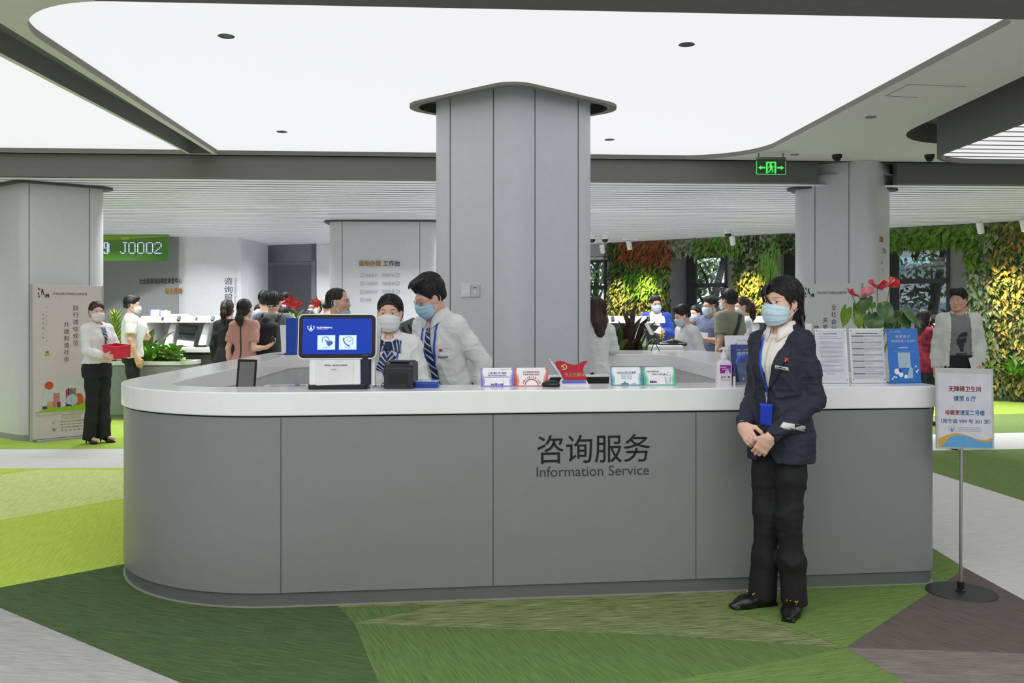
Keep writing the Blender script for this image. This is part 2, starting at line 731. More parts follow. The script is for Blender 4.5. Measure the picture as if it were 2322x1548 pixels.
        for ax in range(3):
            o1, o2 = [(1, 2), (2, 0), (0, 1)][ax]
            a = [slice(None)] * 3
            b = [slice(None)] * 3
            a[ax] = slice(0, -1)
            b[ax] = slice(1, None)
            sa, sb = S[tuple(a)], S[tuple(b)]
            E = np.stack(np.nonzero(sa != sb), 1)
            lim = np.array([nx, ny, nz])
            ok = (E[:, o1] > 0) & (E[:, o2] > 0) & (E[:, o1] < lim[o1]) & (E[:, o2] < lim[o2])
            E = E[ok]
            inside = sa[E[:, 0], E[:, 1], E[:, 2]]
            d1 = np.zeros(3, dtype=int)
            d1[o1] = 1
            d2 = np.zeros(3, dtype=int)
            d2[o2] = 1
            q = [idx[tuple((E - d).T)] for d in (d1 + d2, d2, d1 * 0, d1)]
            Q = np.stack(q, 1)
            Q = np.where(inside[:, None], Q, Q[:, ::-1])
            faces.append(Q)
        Q = np.concatenate(faces)
        Q = Q[(Q >= 0).all(1)]
        return V, Q


def vnormals(V, Q):
    a = V[Q[:, 2]] - V[Q[:, 0]]
    b = V[Q[:, 3]] - V[Q[:, 1]]
    n = np.cross(a, b)
    N = np.zeros_like(V)
    for i in range(4):
        np.add.at(N, Q[:, i], n)
    return N / np.maximum(np.linalg.norm(N, axis=1, keepdims=True), 1e-9)


def relax(V, Q, it=1, lam=0.5):
    n = len(V)
    for _ in range(it):
        A = np.zeros_like(V)
        c = np.zeros(n, dtype=np.float32)
        for i in range(4):
            for j in (1, 3):
                np.add.at(A, Q[:, i], V[Q[:, (i + j) % 4]])
                np.add.at(c, Q[:, i], 1)
        V = V + lam * (A / np.maximum(c, 1)[:, None] - V)
    return V


def fast_mesh(name, V, Q, m, parent=None, smooth=True):
    me = bpy.data.meshes.new(name)
    nv, nf = len(V), len(Q)
    me.vertices.add(nv)
    me.vertices.foreach_set('co', np.ascontiguousarray(V, dtype=np.float32).ravel())
    me.loops.add(nf * 4)
    me.loops.foreach_set('vertex_index', np.ascontiguousarray(Q, dtype=np.int32).ravel())
    me.polygons.add(nf)
    me.polygons.foreach_set('loop_start', np.arange(0, nf * 4, 4, dtype=np.int32))
    me.polygons.foreach_set('use_smooth', np.ones(nf, dtype=bool))
    me.materials.append(m)
    me.update(calc_edges=True)
    me.validate()
    o = bpy.data.objects.new(name, me)
    COL.objects.link(o)
    if parent is not None:
        o.parent = parent
    return o


def sdf_obj(name, sd, m, parent=None, wrinkle=None, it=1):
    V, Q = sd.mesh()
    V = relax(V, Q, it, 0.5)
    if wrinkle:
        N = vnormals(V, Q)
        V = V + N * wrinkle(V)[:, None]
    o = fast_mesh(name, V, Q, m, parent)
    o['_bvh'] = 0
    del o['_bvh']
    return o, V, Q


def bvh_of(V, Q):
    return BVHTree.FromPolygons([tuple(map(float, v)) for v in V], [tuple(map(int, q)) for q in Q])


# ------------------------------------------------------------------ palette
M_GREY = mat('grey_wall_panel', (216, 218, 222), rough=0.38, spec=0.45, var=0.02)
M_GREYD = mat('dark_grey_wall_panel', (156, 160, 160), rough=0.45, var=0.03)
M_PORTAL = mat('charcoal_portal', (122, 126, 132), rough=0.5, var=0.03)
M_SEAM = mat('panel_joint', (70, 72, 74), rough=0.8)
M_CAP = mat('dark_collar', (70, 70, 70), rough=0.6)
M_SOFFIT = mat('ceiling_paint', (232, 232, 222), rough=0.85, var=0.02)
M_LIP = mat('ceiling_paint_shaded', (128, 128, 118), rough=0.8, var=0.02)  # same ceiling paint, darkened to carry the shade on the frame lips
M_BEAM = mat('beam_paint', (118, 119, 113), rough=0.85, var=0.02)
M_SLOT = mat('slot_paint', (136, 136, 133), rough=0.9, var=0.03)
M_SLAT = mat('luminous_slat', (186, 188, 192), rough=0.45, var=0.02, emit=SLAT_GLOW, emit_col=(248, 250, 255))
M_SLATBACK = mat('slat_void', (150, 152, 154), rough=0.9)
M_WALL = mat('room_wall_paint', (170, 172, 172), rough=0.8, var=0.02)
M_PANEL = mat('stretch_ceiling_light', (95, 95, 97), rough=0.9, emit=PANEL_GLOW, emit_col=(252, 252, 255), var=0.01)
M_PANELF = mat('front_ceiling_light', (250, 250, 253), rough=0.9, emit=FRONT_GLOW, emit_col=(252, 252, 255), var=0.01)
M_WHITE = mat('white_solid_surface', (246, 246, 246), rough=0.16, spec=0.5, var=0.012)
M_WHITEP = mat('white_plastic', (232, 232, 232), rough=0.35, var=0.02)
M_BLACK = mat('black_plastic', (26, 27, 30), rough=0.35, var=0.08)
M_DARK = mat('charcoal_plastic', (38, 40, 43), rough=0.4, var=0.08)
M_STEEL = mat('brushed_steel', (186, 188, 190), rough=0.3, metal=0.9, var=0.04)
M_FRAME = mat('window_frame_metal', (58, 60, 62), rough=0.45, var=0.05)
M_GLASS = glass('window_glass')


def plate(name, outer, holes, z, m, parent=None, thick=0.0):
    """Horizontal plate with holes (faces looking down and up)."""
    bm = bmesh.new()
    es = []
    for loop in [outer] + holes:
        vs = [bm.verts.new((p[0], p[1], z)) for p in loop]
        for i in range(len(vs)):
            es.append(bm.edges.new((vs[i], vs[(i + 1) % len(vs)])))
    bmesh.ops.triangle_fill(bm, use_beauty=True, use_dissolve=False, edges=es)
    bmesh.ops.recalc_face_normals(bm, faces=bm.faces)
    if thick:
        r = bmesh.ops.extrude_face_region(bm, geom=list(bm.faces))
        bmesh.ops.translate(bm, verts=[g for g in r['geom'] if isinstance(g, bmesh.types.BMVert)], vec=(0, 0, thick))
        bmesh.ops.recalc_face_normals(bm, faces=bm.faces)
    me = bpy.data.meshes.new(name)
    bm.to_mesh(me)
    bm.free()
    me.materials.append(m)
    o = bpy.data.objects.new(name, me)
    COL.objects.link(o)
    o.parent = parent
    return o


def st(o):
    o['kind'] = 'structure'
    return o


# ------------------------------------------------------------------ floor: carpet laid in coloured facets
def build_floor():
    base = carpet('carpet_grey', (176, 176, 174), 10, 0.22)
    mats = [base,
            carpet('carpet_lime', (188, 212, 88), 78, 0.16),
            carpet('carpet_lime_light', (206, 222, 142), 82, 0.2),
            carpet('carpet_moss', (80, 102, 64), 20, 0.32),
            carpet('carpet_green', (98, 124, 72), 68, 0.26),
            carpet('carpet_olive', (98, 112, 66), -8, 0.42, (160, 170, 118)),
            carpet('carpet_green_light', (112, 138, 76), -20, 0.28),
            carpet('carpet_brown', (106, 97, 92), 55, 0.25),
            carpet('carpet_taupe', (130, 122, 117), 5, 0.32),
            carpet('carpet_silver', (214, 213, 210), -10, 0.14),
            carpet('carpet_leaf', (156, 184, 78), 30, 0.2),
            carpet('carpet_forest', (112, 134, 78), -35, 0.2)]
    mb = MB()
    mb.poly([(-12, -4, 0), (11.5, -4, 0), (11.5, 24, 0), (-12, 24, 0)], 0)

    def facet(px, mi, lv=1):
        pts = []
        for p in px:
            q = F(*p) if p[1] > CY + 1 else Vector((p[0], p[1], 0))
            pts.append((q.x, q.y, 0.0006 * lv))
        mb.poly(pts, mi)
    W = lambda x, y: (x, y)    # a world floor point (y below the horizon value)
    # left: bands running away behind the counter
    facet([(-500, 985), (640, 975), (640, 930), (-700, 940)], 10, 1)
    facet([(-500, 1020), (640, 1016), (640, 966), (-500, 985)], 10, 2)
    facet([(-500, 1064), (640, 1059), (640, 1016), (-500, 1020)], 9, 1)
    facet([(-700, 1400), (640, 1160), (640, 1059), (-500, 1064)], 2, 2)
    facet([(-500, 1083), (0, 1076), (90, 1064), (0, 1062), (-500, 1064)], 1, 3)
    facet([(90, 1064), (640, 1068), (640, 1059), (0, 1062)], 1, 3)
    facet([(-700, 1480), (300, 1276), (700, 1195), (640, 1062), (290, 1128), (-600, 1285)], 1, 4)
    facet([(-250, 1270), (0, 1378), (410, 1548), (600, 1640), (940, 1700), (850, 1530), (803, 1414), (770, 1378), (640, 1250), (300, 1276), (0, 1333)], 3, 5)
    facet([(-400, 1415), (0, 1333), (0, 1378), (-300, 1280)], 3, 4)
    # front and right
    facet([(640, 1250), (770, 1378), (803, 1414), (1500, 1441), (1925, 1474), (1830, 1400), (1740, 1340), (1900, 1250)], 5, 5)
    facet([(770, 1378), (1000, 1372), (803, 1414)], 4, 6)
    facet([(803, 1414), (1500, 1441), (1918, 1470), (1980, 1505), (2050, 1548), (2200, 1640), (940, 1700), (850, 1530)], 4, 6)
    facet([(1640, 1385), (1780, 1420), (1918, 1470), (2190, 1290), (2110, 1240), (1900, 1250), (1690, 1330)], 6, 7)
    facet([(1500, 1548), (1830, 1490), (1918, 1470), (1980, 1505), (2050, 1548), (2100, 1580), (1480, 1590)], 6, 8)
    facet([(1918, 1470), (2190, 1290), (2322, 1362), (2700, 1530), (2700, 1500), (2322, 1484)], 7, 9)
    facet([(1918, 1470), (2322, 1484), (2700, 1500), (2700, 1700), (2300, 1700), (2050, 1548)], 8, 9)
    facet([(2050, 1040), (2125, 1074), (2322, 1136), (2800, 1290), (2900, 1640), (2322, 1362), (2190, 1290), (2110, 1240), (2000, 1180)], 9, 3)
    facet([(2000, 1024), (2322, 1018), (2600, 1013), (2700, 1250), (2322, 1136), (2125, 1074), (2050, 1050)], 11, 4)
    facet([(1900, 985), (2600, 976), (2600, 1013), (2322, 1018), (2000, 1024)], 9, 5)
    facet([(2100, 944), (2600, 930), (2600, 976), (2100, 985)], 11, 6)
    facet([(2100, 898), (2600, 880), (2600, 930), (2100, 944)], 10, 7)
    o = mb.build('floor', mats)
    return st(o)


build_floor()

# ------------------------------------------------------------------ ceiling
TH = R(3.4)
GX, GY = Vector((math.cos(TH), math.sin(TH), 0)), Vector((-math.sin(TH), math.cos(TH), 0))
GO = Vector((0, 10.14, 0))


def G(a, b, z=0.0):
    q = GO + GX * a + GY * b
    return Vector((q.x, q.y, z))


ZS, ZC, ZP = 3.0, 3.25, 3.30
main_hole = round_poly([(-3.02, 4.98), (3.06, 5.33), (2.76, 10.26), (-3.30, 9.90)], [0.75, 0.1, 0.85, 0.02], 14)
left_hole = round_poly([(-3.47, 2.6), (-3.615, 9.86), (-10.5, 9.44), (-10.5, 2.2)], 0.03, 3)
slot_hole = round_poly([(-3.085, 4.4), (-3.345, 9.84), (-3.585, 9.83), (-3.45, 4.4)], 0.01, 2)
hung = round_poly([(4.02, 3.0), (4.12, 8.98), (9.6, 9.3), (9.6, 2.6)], [0.05, 0.62, 0.05, 0.05], 12)
hung_slot = round_poly([(3.78, 2.9), (3.87, 9.22), (9.9, 9.6), (9.9, 2.5)], [0.05, 0.8, 0.05, 0.05], 12)
B0, B1, B2, B3 = G(-12.6, 0), G(12.0, 0), (12, -4.2, 0), (-12.4, -4.2, 0)
soffit = plate('ceiling', [B0[:2], B1[:2], B2[:2], B3[:2]], [main_hole, left_hole, slot_hole, hung_slot], ZC, M_SOFFIT)
st(soffit)
mb = MB()
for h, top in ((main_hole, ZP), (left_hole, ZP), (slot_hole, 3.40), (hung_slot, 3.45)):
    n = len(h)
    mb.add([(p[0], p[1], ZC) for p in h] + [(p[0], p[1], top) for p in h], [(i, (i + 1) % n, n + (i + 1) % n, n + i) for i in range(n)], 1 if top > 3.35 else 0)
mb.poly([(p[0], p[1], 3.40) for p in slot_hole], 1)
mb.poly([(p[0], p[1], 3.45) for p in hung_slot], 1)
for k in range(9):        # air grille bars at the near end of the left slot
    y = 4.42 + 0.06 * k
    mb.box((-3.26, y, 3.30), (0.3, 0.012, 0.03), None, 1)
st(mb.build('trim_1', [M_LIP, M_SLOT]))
col_ring_o = round_poly([(0.012 - 1.04, 7.75), (0.012, 6.88), (0.012 + 1.04, 7.80), (0.012, 8.66)], 0.24, 10)
col_ring_m = round_poly([(0.012 - 0.95, 7.75), (0.012, 6.96), (0.012 + 0.95, 7.80), (0.012, 8.58)], 0.22, 10)
st(plate('ceiling_light_panel', main_hole, [col_ring_o], ZP, M_PANEL))
st(plate('ceiling_light_panel', left_hole, [], ZP, M_PANEL))
mb = MB()
mb.ring(col_ring_o, col_ring_m, 3.275, 3.32, 0)
n = len(col_ring_m)
mb.add([(p[0], p[1], 3.28) for p in col_ring_m] + [(p[0], p[1], 3.36) for p in col_ring_m], [(i, (i + 1) % n, n + (i + 1) % n, n + i) for i in range(n)], 1)
mb.poly([(p[0], p[1], 3.36) for p in col_ring_m], 1)
st(mb.build('trim_2', [M_LIP, M_CAP]))
# light box hanging below the plain ceiling on the right, barred luminous underside
mb = MB()
inner = round_poly([(4.06, 3.04), (4.16, 8.94), (9.56, 9.26), (9.56, 2.64)], [0.05, 0.58, 0.05, 0.05], 12)
mb.ring(hung, inner, ZS, 3.42, 0)
mb.poly([(p[0], p[1], 3.43) for p in hung], 1)
st(mb.build('trim_3', [M_BEAM, M_SLOT]))
st(plate('ceiling_light_panel', inner, [], 3.045, M_PANEL))
mb = MB()
for k in range(32):
    y = 3.0 + 0.2 * k
    x0 = 4.1 if y < 8.35 else 4.1 + 0.62 * (1 - math.sqrt(max(0, 1 - ((y - 8.35) / 0.62) ** 2))) + 0.02
    y2 = y + (x0 - 4.1) * 0.06
    if y > 8.9:
        continue
    c = Vector(((x0 + 9.5) / 2, y + 0.17, 3.041))
    mb.box(c, (9.5 - x0, 0.018, 0.006), TH)
st(mb.build('trim_4', [M_SLOT]))
# panels of the hall behind the photographer
mb = MB()
for x0, x1 in ((-7.5, -4.4), (-3.2, 3.0), (4.2, 8.5)):
    for y0, y1 in ((-3.6, -0.4), (0.2, 3.2 if x0 > -4 and x1 < 4 else 1.8)):
        mb.poly([(x0, y0, ZC - 0.012), (x0, y1, ZC - 0.012), (x1, y1, ZC - 0.012), (x1, y0, ZC - 0.012)])
st(mb.build('ceiling_light_panel', [M_PANELF]))
# beam between the light ceiling and the slatted ceiling
mb = MB()
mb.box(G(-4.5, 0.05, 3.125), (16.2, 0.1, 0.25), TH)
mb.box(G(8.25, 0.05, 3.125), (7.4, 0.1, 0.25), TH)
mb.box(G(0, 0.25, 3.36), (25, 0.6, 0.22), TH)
mb.box(G(4.15, 0.55, 3.14), (1.6, 0.06, 0.26), TH)  # hidden closing plate, added to stop light leaking past the column
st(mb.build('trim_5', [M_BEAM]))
mb = MB()
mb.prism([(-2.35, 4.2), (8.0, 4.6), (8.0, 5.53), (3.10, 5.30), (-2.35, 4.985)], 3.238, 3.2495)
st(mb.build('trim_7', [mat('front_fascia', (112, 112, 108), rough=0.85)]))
# slatted white ceiling of the rear hall
mb = MB()
b = 0.13
RT = Matrix.Rotation(TH, 3, 'Z')
while b < 13.4:
    n0 = len(mb.m)
    mb.box(G(-0.4, b + 0.08, ZS + 0.002), (25, 0.158, 0.004), RT, 2)
    mb.m[n0] = 0                      # only the underside is luminous
    b += 0.2
mb.poly([G(-13, 0.05, 3.12), G(12.2, 0.05, 3.12), G(12.2, 13.6, 3.12), G(-13, 13.6, 3.12)], 1)
st(mb.build('ceiling_slats', [M_SLAT, M_SLATBACK, M_SLATBACK]))

# outer walls of the hall
mb = MB()
mb.box((-12.1, 10, 1.8), (0.1, 29, 3.6))
st(mb.build('wall_left', [M_WALL]))
mb = MB()
mb.box((11.6, 4.4, 1.8), (0.1, 17.2, 3.6))
st(mb.build('wall_right', [M_WALL]))
mb = MB()
mb.box((-0.2, -4.1, 1.8), (24, 0.1, 3.6))
st(mb.build('wall_front', [M_WALL]))
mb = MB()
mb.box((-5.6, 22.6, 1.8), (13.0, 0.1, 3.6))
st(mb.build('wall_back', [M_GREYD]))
mb = MB()
mb.poly([(-12.2, -4.2, 3.5), (12, -4.2, 3.5), (12, 11.6, 3.5), (-12.2, 9.9, 3.5)])
st(mb.build('ceiling_slab', [M_SLOT]))


# ------------------------------------------------------------------ columns
def column(n, pts, rad, z1, seams, cap=0.12, m=None, capz=None, back_of=None):
    poly = round_poly(pts, rad, 10)
    mb = MB()
    mb.prism(poly, 0.0, z1, 0)
    # base strip and vertical panel joints
    cx = sum(p[0] for p in poly) / len(poly)
    cy = sum(p[1] for p in poly) / len(poly)
    big = [(cx + (p[0] - cx) * 1.008, cy + (p[1] - cy) * 1.008) for p in poly]
    mb.prism(big, 0.0, 0.07, 2)
    for px, d in seams:                        # joints placed on the faces
        k = (px - CX) / FPX
        best = None
        for i in range(len(poly)):
            a, c = Vector(poly[i]), Vector(poly[(i + 1) % len(poly)])
            e = c - a
            den = e.x - k * e.y
            if abs(den) < 1e-9:
                continue
            t = (k * a.y - a.x) / den
            if 0 <= t <= 1:
                q = a + e * t
                if best is None or q.y < best[0].y:
                    best = (q, e.normalized())
        if best:
            q, e = best
            mb.box((q.x, q.y, z1 / 2), (0.006, 0.006, z1 - 0.02), math.atan2(e.y, e.x), 1)
    if cap:
        capp = [(cx + (p[0] - cx) * (1 + cap), cy + (p[1] - cy) * (1 + cap)) for p in poly]
        zc = capz or z1
        if back_of is not None:        # the collar stops at the beam
            capp = [(p[0], max(p[1], back_of + 0.06 * p[0])) for p in capp]
        mb.prism(capp, zc - 0.03, zc - 0.008, 3)
    o = mb.build('wall_column_%d' % n, [m or M_GREY, M_SEAM, M_GREYD, M_CAP])
    smooth_angle(o, 30)
    return st(o)


c0 = column(1, [(0.012 - 0.82, 7.76), (0.012, 7.17), (0.012 + 0.82, 7.78), (0.012, 8.36)], 0.2, 3.36, [(1021, 7.5), (1119, 7.3), (1213, 7.3), (1311, 7.5)], cap=0)
c1 = column(2, [(-6.5, 10.75), (-5.62, 10.12), (-4.875, 10.70), (-5.7, 11.35)], 0.16, 3.0, [(66, 10.2), (203, 10.5)], 0.17)
c2 = column(3, [(3.40, 10.72), (4.20, 10.20), (4.68, 10.86), (3.9, 11.4)], 0.14, 3.249, [(1848, 10.5), (1925, 10.3), (2018, 10.5)], 0.18, None, 3.0, 10.28)
c3 = column(4, [(-3.02, 14.42), (-1.22, 14.46), (-1.2, 15.6), (-3.05, 15.56)], 0.22, 3.0, [(776, 14.4), (952, 14.4)], 0.09)
# wall block with vertical lettering on the left, its angled side carries a text too
mb = MB()
blk = round_poly([(-6.50, 17.55), (-5.52, 17.95), (-5.4, 19.6), (-9.6, 20.6), (-9.75, 18.95)], [0.16, 0.1, 0.1, 0.1, 0.1], 6)
mb.prism(blk, 0, 3.0)
o = mb.build('wall_block_1', [M_GREY])
st(smooth_angle(o, 30))
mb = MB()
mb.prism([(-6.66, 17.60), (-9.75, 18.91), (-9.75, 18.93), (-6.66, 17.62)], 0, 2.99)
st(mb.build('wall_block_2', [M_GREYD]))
# dark portal in the back
K = Vector((-4.30, 19.4, 0))
E1 = Vector((-2.3, 0.95, 0)).normalized()
E2 = Vector((E1.y, -E1.x, 0)) * -1
if E2.y < 0:
    E2 = -E2
mb = MB()


def pb(a0, a1, b0, b1, z0, z1, mi):
    c = K + E1 * ((a0 + a1) / 2) + E2 * ((b0 + b1) / 2)
    mb.box((c.x, c.y, (z0 + z1) / 2), (abs(a1 - a0), abs(b1 - b0), z1 - z0), math.atan2(E1.y, E1.x), mi)


pb(0.02, 0.14, 0.0, 0.3, 0, 3.0, 0)
pb(2.3, 2.9, 0.0, 0.3, 0, 3.0, 0)
pb(0.0, 2.9, 0.0, 0.3, 2.62, 3.0, 0)
pb(-0.1, 2.9, 1.5, 1.6, 0, 3.0, 1)
pb(2.28, 2.32, 0.3, 1.5, 0, 3.0, 1)
pb(0.10, 0.14, 0.3, 1.5, 0, 3.0, 1)
pb(0.1, 2.3, 0.3, 1.5, 2.62, 2.7, 1)
mb.prism([(K.x, K.y), (K.x + 0.75, K.y + 0.1), (K.x + 0.9, K.y + 1.9), (K.x + 0.06, K.y + 0.3)], 0, 3.0, 2)
st(mb.build('wall_portal', [M_PORTAL, mat('dark_recess', (200, 204, 210), rough=0.6), M_GREY]))

# ------------------------------------------------------------------ window wall on the right with planted piers
WP = Vector((1.75, 19.5, 0))
WU = Vector((0.808, -0.589, 0))
WN = Vector((-0.589, -0.808, 0))      # towards the room
WA = math.atan2(WU.y, WU.x)
TD = 0.9


def Wp(s, t=0.0, z=0.0):
    """Point on the planted wall: s along it, t into it, z up."""
    q = WP + WU * s - WN * t
    return Vector((q.x, q.y, z))


def wbox(mb, s0, s1, t0, t1, z0, z1, mi=0):
    c = Wp((s0 + s1) / 2, (t0 + t1) / 2, (z0 + z1) / 2)
    mb.box(c, (abs(s1 - s0), abs(t1 - t0), z1 - z0), WA, mi)


PIERS = [(-3.4, -0.95), (0.55, 1.88), (3.37, 4.02), (5.45, 5.98), (7.53, 11.6)]
HEAD = 2.72
mb = MB()
for a, b_ in PIERS:
    wbox(mb, a, b_, 0, TD, 0, 3.2)
wbox(mb, -3.4, 11.6, 0, TD, HEAD, 3.2)
WINS = [(-0.80, -0.12), (2.06, 2.80), (4.20, 4.92), (6.15, 7.05)]
edges = [-3.4] + [v for w in WINS for v in w] + [11.6]
for i in range(0, len(edges), 2):
    wbox(mb, edges[i], edges[i + 1], TD, TD + 0.12, 0, 3.08)
for w in WINS:
    wbox(mb, w[0], w[1], TD, TD + 0.12, HEAD - 0.02, 3.08)
    wbox(mb, w[0], w[1], TD, TD + 0.12, 0, 0.18)
st(mb.build('wall_right_rear', [mat('reveal_grey', (150, 152, 154), rough=0.6, var=0.02)]))
for i, w in enumerate(WINS):
    f = MB()
    for a, b_, z0, z1 in ((w[0] - 0.16, w[0] + 0.0, 0.12, HEAD), (w[0], w[0] + 0.05, 0.18, HEAD - 0.02), (w[1] - 0.05, w[1], 0.18, HEAD - 0.02),
                          (w[0], w[1], 2.02, 2.11), (w[0], w[1], 0.18, 0.26), (w[0], w[1], HEAD - 0.08, HEAD - 0.02)):
        wbox(f, a, b_, TD - 0.06, TD - 0.002, z0, z1)
    fo = st(f.build('window_%d' % (i + 1), [M_FRAME]))
    g = MB()
    g.poly([Wp(w[0], TD - 0.03, 0.2), Wp(w[1], TD - 0.03, 0.2), Wp(w[1], TD - 0.03, HEAD - 0.04), Wp(w[0], TD - 0.03, HEAD - 0.04)])
    go = g.build('pane', [M_GLASS], fo)
    s_ = MB()
    wbox(s_, w[0] - 0.2, w[1] + 0.5, 0.3, TD - 0.07, HEAD - 0.03, HEAD - 0.003)
    st(s_.build('window_%d_sill' % (i + 1), [M_WHITEP]))  # white plate under the opening head stands in for its lit soffit


# ------------------------------------------------------------------ reception counter (an island around the column)
CT = 1.08
outer = round_poly([(-2.27, 4.276), (2.335, 4.786), (2.06, 9.40), (-2.42, 9.15)], [1.02, 0.10, 0.5, 0.5], 24)
inner_c = round_poly([(-1.93, 4.69), (1.69, 5.09), (1.47, 8.50), (-2.06, 8.36)], [0.38, 0.03, 0.25, 0.25], 24)


def inset(poly, d):
    """Move every point of a loop inwards by d."""
    n = len(poly)
    out = []
    ar = sum(poly[i][0] * poly[(i + 1) % n][1] - poly[(i + 1) % n][0] * poly[i][1] for i in range(n))
    sg = 1 if ar > 0 else -1
    for i in range(n):
        a, b = Vector(poly[i - 1]), Vector(poly[(i + 1) % n])
        e = (b - a)
        e.normalize()
        out.append((poly[i][0] - e.y * sg * d, poly[i][1] + e.x * sg * d))
    return out


M_COUNTER = mat('grey_counter_panel', (136, 139, 138), rough=0.32, spec=0.4, var=0.02)
M_PLINTH = mat('counter_base_metal', (120, 122, 124), rough=0.35, metal=0.3, var=0.03)
M_EDGE = mat('pale_floor_strip', (150, 148, 138), rough=0.6)
M_INK = mat('dark_lettering', (54, 55, 62), rough=0.5)
M_ORANGE = mat('orange_lettering', (205, 146, 62), rough=0.5)
counter = empty('reception_counter', (0, 6.5, 0), 0, 'grey reception counter with thick white top curving around the central column', 'counter')
CO = Vector((0, 6.5, 0))


def cpart(mb, name, mats, **kw):
    o = mb.build(name, mats, counter, **kw)
    o.location = -CO
    return o


mb = MB()
mb.ring(outer, inner_c, CT - 0.118, CT)
o = cpart(mb, 'countertop', [M_WHITE], bevel=0.006, segs=2)
o['label'] = 'thick glossy white countertop'
body_o, body_i = inset(outer, 0.014), inset(outer, 0.10)
mb = MB()
mb.ring(inset(outer, 0.03), body_i, CT - 0.126, CT - 0.118, 1)
mb.ring(body_o, body_i, 0.075, CT - 0.126, 0)
n = len(body_o)
# vertical joints of the front cladding
for px in (637, 1118, 1578):
    k = (px - CX) / FPX
    for i in range(n):
        a, c = Vector(body_o[i]), Vector(body_o[(i + 1) % n])
        e = c - a
        den = e.x - k * e.y
        if abs(den) < 1e-9:
            continue
        t = (k * a.y - a.x) / den
        if 0 <= t <= 1 and (a + e * t).y < 5.2:
            q = a + e * t
            mb.box((q.x, q.y, 0.515), (0.0035, 0.0035, 0.875), math.atan2(e.y, e.x), 1)
            break
o = cpart(mb, 'front_panel', [M_COUNTER, M_SEAM])
smooth_angle(o, 30)
mb = MB()
mb.ring(inset(outer, 0.024), inset(outer, 0.09), 0.0, 0.075, 0)
mb.ring(inset(outer, 0.012), inset(outer, 0.03), 0.0, 0.008, 1)
o = cpart(mb, 'plinth', [M_PLINTH, M_EDGE])
smooth_angle(o, 30)
# lower work surface on the staff side
desk_o, desk_i = inset(outer, 0.11), inset(inner_c, 0.36)
mb = MB()
mb.ring(desk_o, desk_i, 0.72, 0.75, 0)
mb.ring(desk_o, inset(outer, 0.14), 0.75, 0.955, 1)
cpart(mb, 'work_surface', [M_WHITEP, M_GREYD])
mb = MB()
mb.ring(inset(inner_c, -0.03), inset(inner_c, -0.012), 0.76, 0.962)
cpart(mb, 'inner_fascia', [mat('pale_fascia', (198, 199, 198), rough=0.4)])
# lettering on the front
fa, fb = Vector((-2.27, 4.276)), Vector((2.335, 4.786))
fd = (fb - fa).normalized()
fn = Vector((fd.y, -fd.x))
org = fa + fd * 0 - fn * 0.014


def front_pt(px, py):
    """Point on the straight counter front seen at a pixel."""
    k = (px - CX) / FPX
    t = (k * org.y - org.x) / (fd.x - k * fd.y)
    q = org + fd * t
    return Vector((q.x, q.y, EYE - (py - CY) / FPX * q.y)), t


p1, t1 = front_pt(1219, 1015)
p2, t2 = front_pt(1475, 1015)
pc, tc = front_pt(1347, 1017)
ink = Ink(pc, (fd.x, fd.y, 0), (0, 0, 1), 0.002)
px = pc.y / FPX
ink.text('咨询服务', 0, 0, 64 * px, (t2 - t1), 0, 0.0025)
e1, _ = front_pt(1345, 1067)
ink2 = Ink(e1, (fd.x, fd.y, 0), (0, 0, 1), 0.002)
ink2.text('Information Service', 0, 0, 23 * px, (t2 - t1) * 0.995, 0, 0.0)
ink.mb.add(ink2.mb.v, ink2.mb.f, 0)
o = ink.build('lettering', [M_INK], counter)
o.location = -CO


# ------------------------------------------------------------------ things on the counter
def logo(ink, x, y, r, mi, up=0.0):
    """Tower-and-laurel emblem of the service centre."""
    for sgn in (-1, 1):
        for k, (a, q) in enumerate(((0.95, -0.05), (0.85, 0.35), (0.62, -0.45), (0.35, -0.78))):
            ink.shape([(x + sgn * (a * r - 0.30 * r), y + q * r - 0.06 * r), (x + sgn * (a * r + 0.05 * r), y + q * r + 0.22 * r), (x + sgn * (a * r - 0.02 * r), y + q * r - 0.18 * r)], mi, up)
    ink.shape([(x - 0.32 * r, y - 0.55 * r), (x + 0.32 * r, y - 0.55 * r), (x + 0.10 * r, y + 0.25 * r), (x, y + 0.95 * r), (x - 0.10 * r, y + 0.25 * r)], mi, up)
    ink.stroke([(x - 0.4 * r, y - 0.8 * r), (x, y - 0.95 * r), (x + 0.4 * r, y - 0.8 * r)], 0.14 * r, mi, up)


def clamp_ctr(px, d):
    return P(px, CY, d).x


# --- touch-screen terminal
S = 4.6
tx = clamp_ctr(768, S)
term = empty('touch_screen_terminal', (tx, S, CT), R(5), 'white touch-screen terminal with blue display facing out, behind the counter edge', 'kiosk')
k = S / FPX


def tp(px, py):
    return ((px - 768) * k, (882 - py) * k)


mb = MB()
mb.prism(round_poly([(-0.155, -0.03), (0.150, -0.03), (0.150, 0.21), (-0.155, 0.21)], 0.02, 4), 0, 0.028)
o = mb.build('foot', [M_BLACK], term, bevel=0.004)
mb = MB()
mb.box((-0.016, 0.0, 0.095), (0.264, 0.05, 0.15), Matrix.Rotation(R(-6), 3, 'X'))
o = mb.build('stand_front', [M_WHITEP], term, bevel=0.008)
mb = MB()
mb.box((0.138, 0.02, 0.10), (0.05, 0.09, 0.17), None)
mb.build('stand_back', [mat('navy_plastic', (34, 36, 52), rough=0.35)], term, bevel=0.01)
mb = MB()
mb.box((0.176, 0.05, 0.11), (0.022, 0.09, 0.19), None)
mb.build('stand_side', [M_WHITEP], term, bevel=0.006)
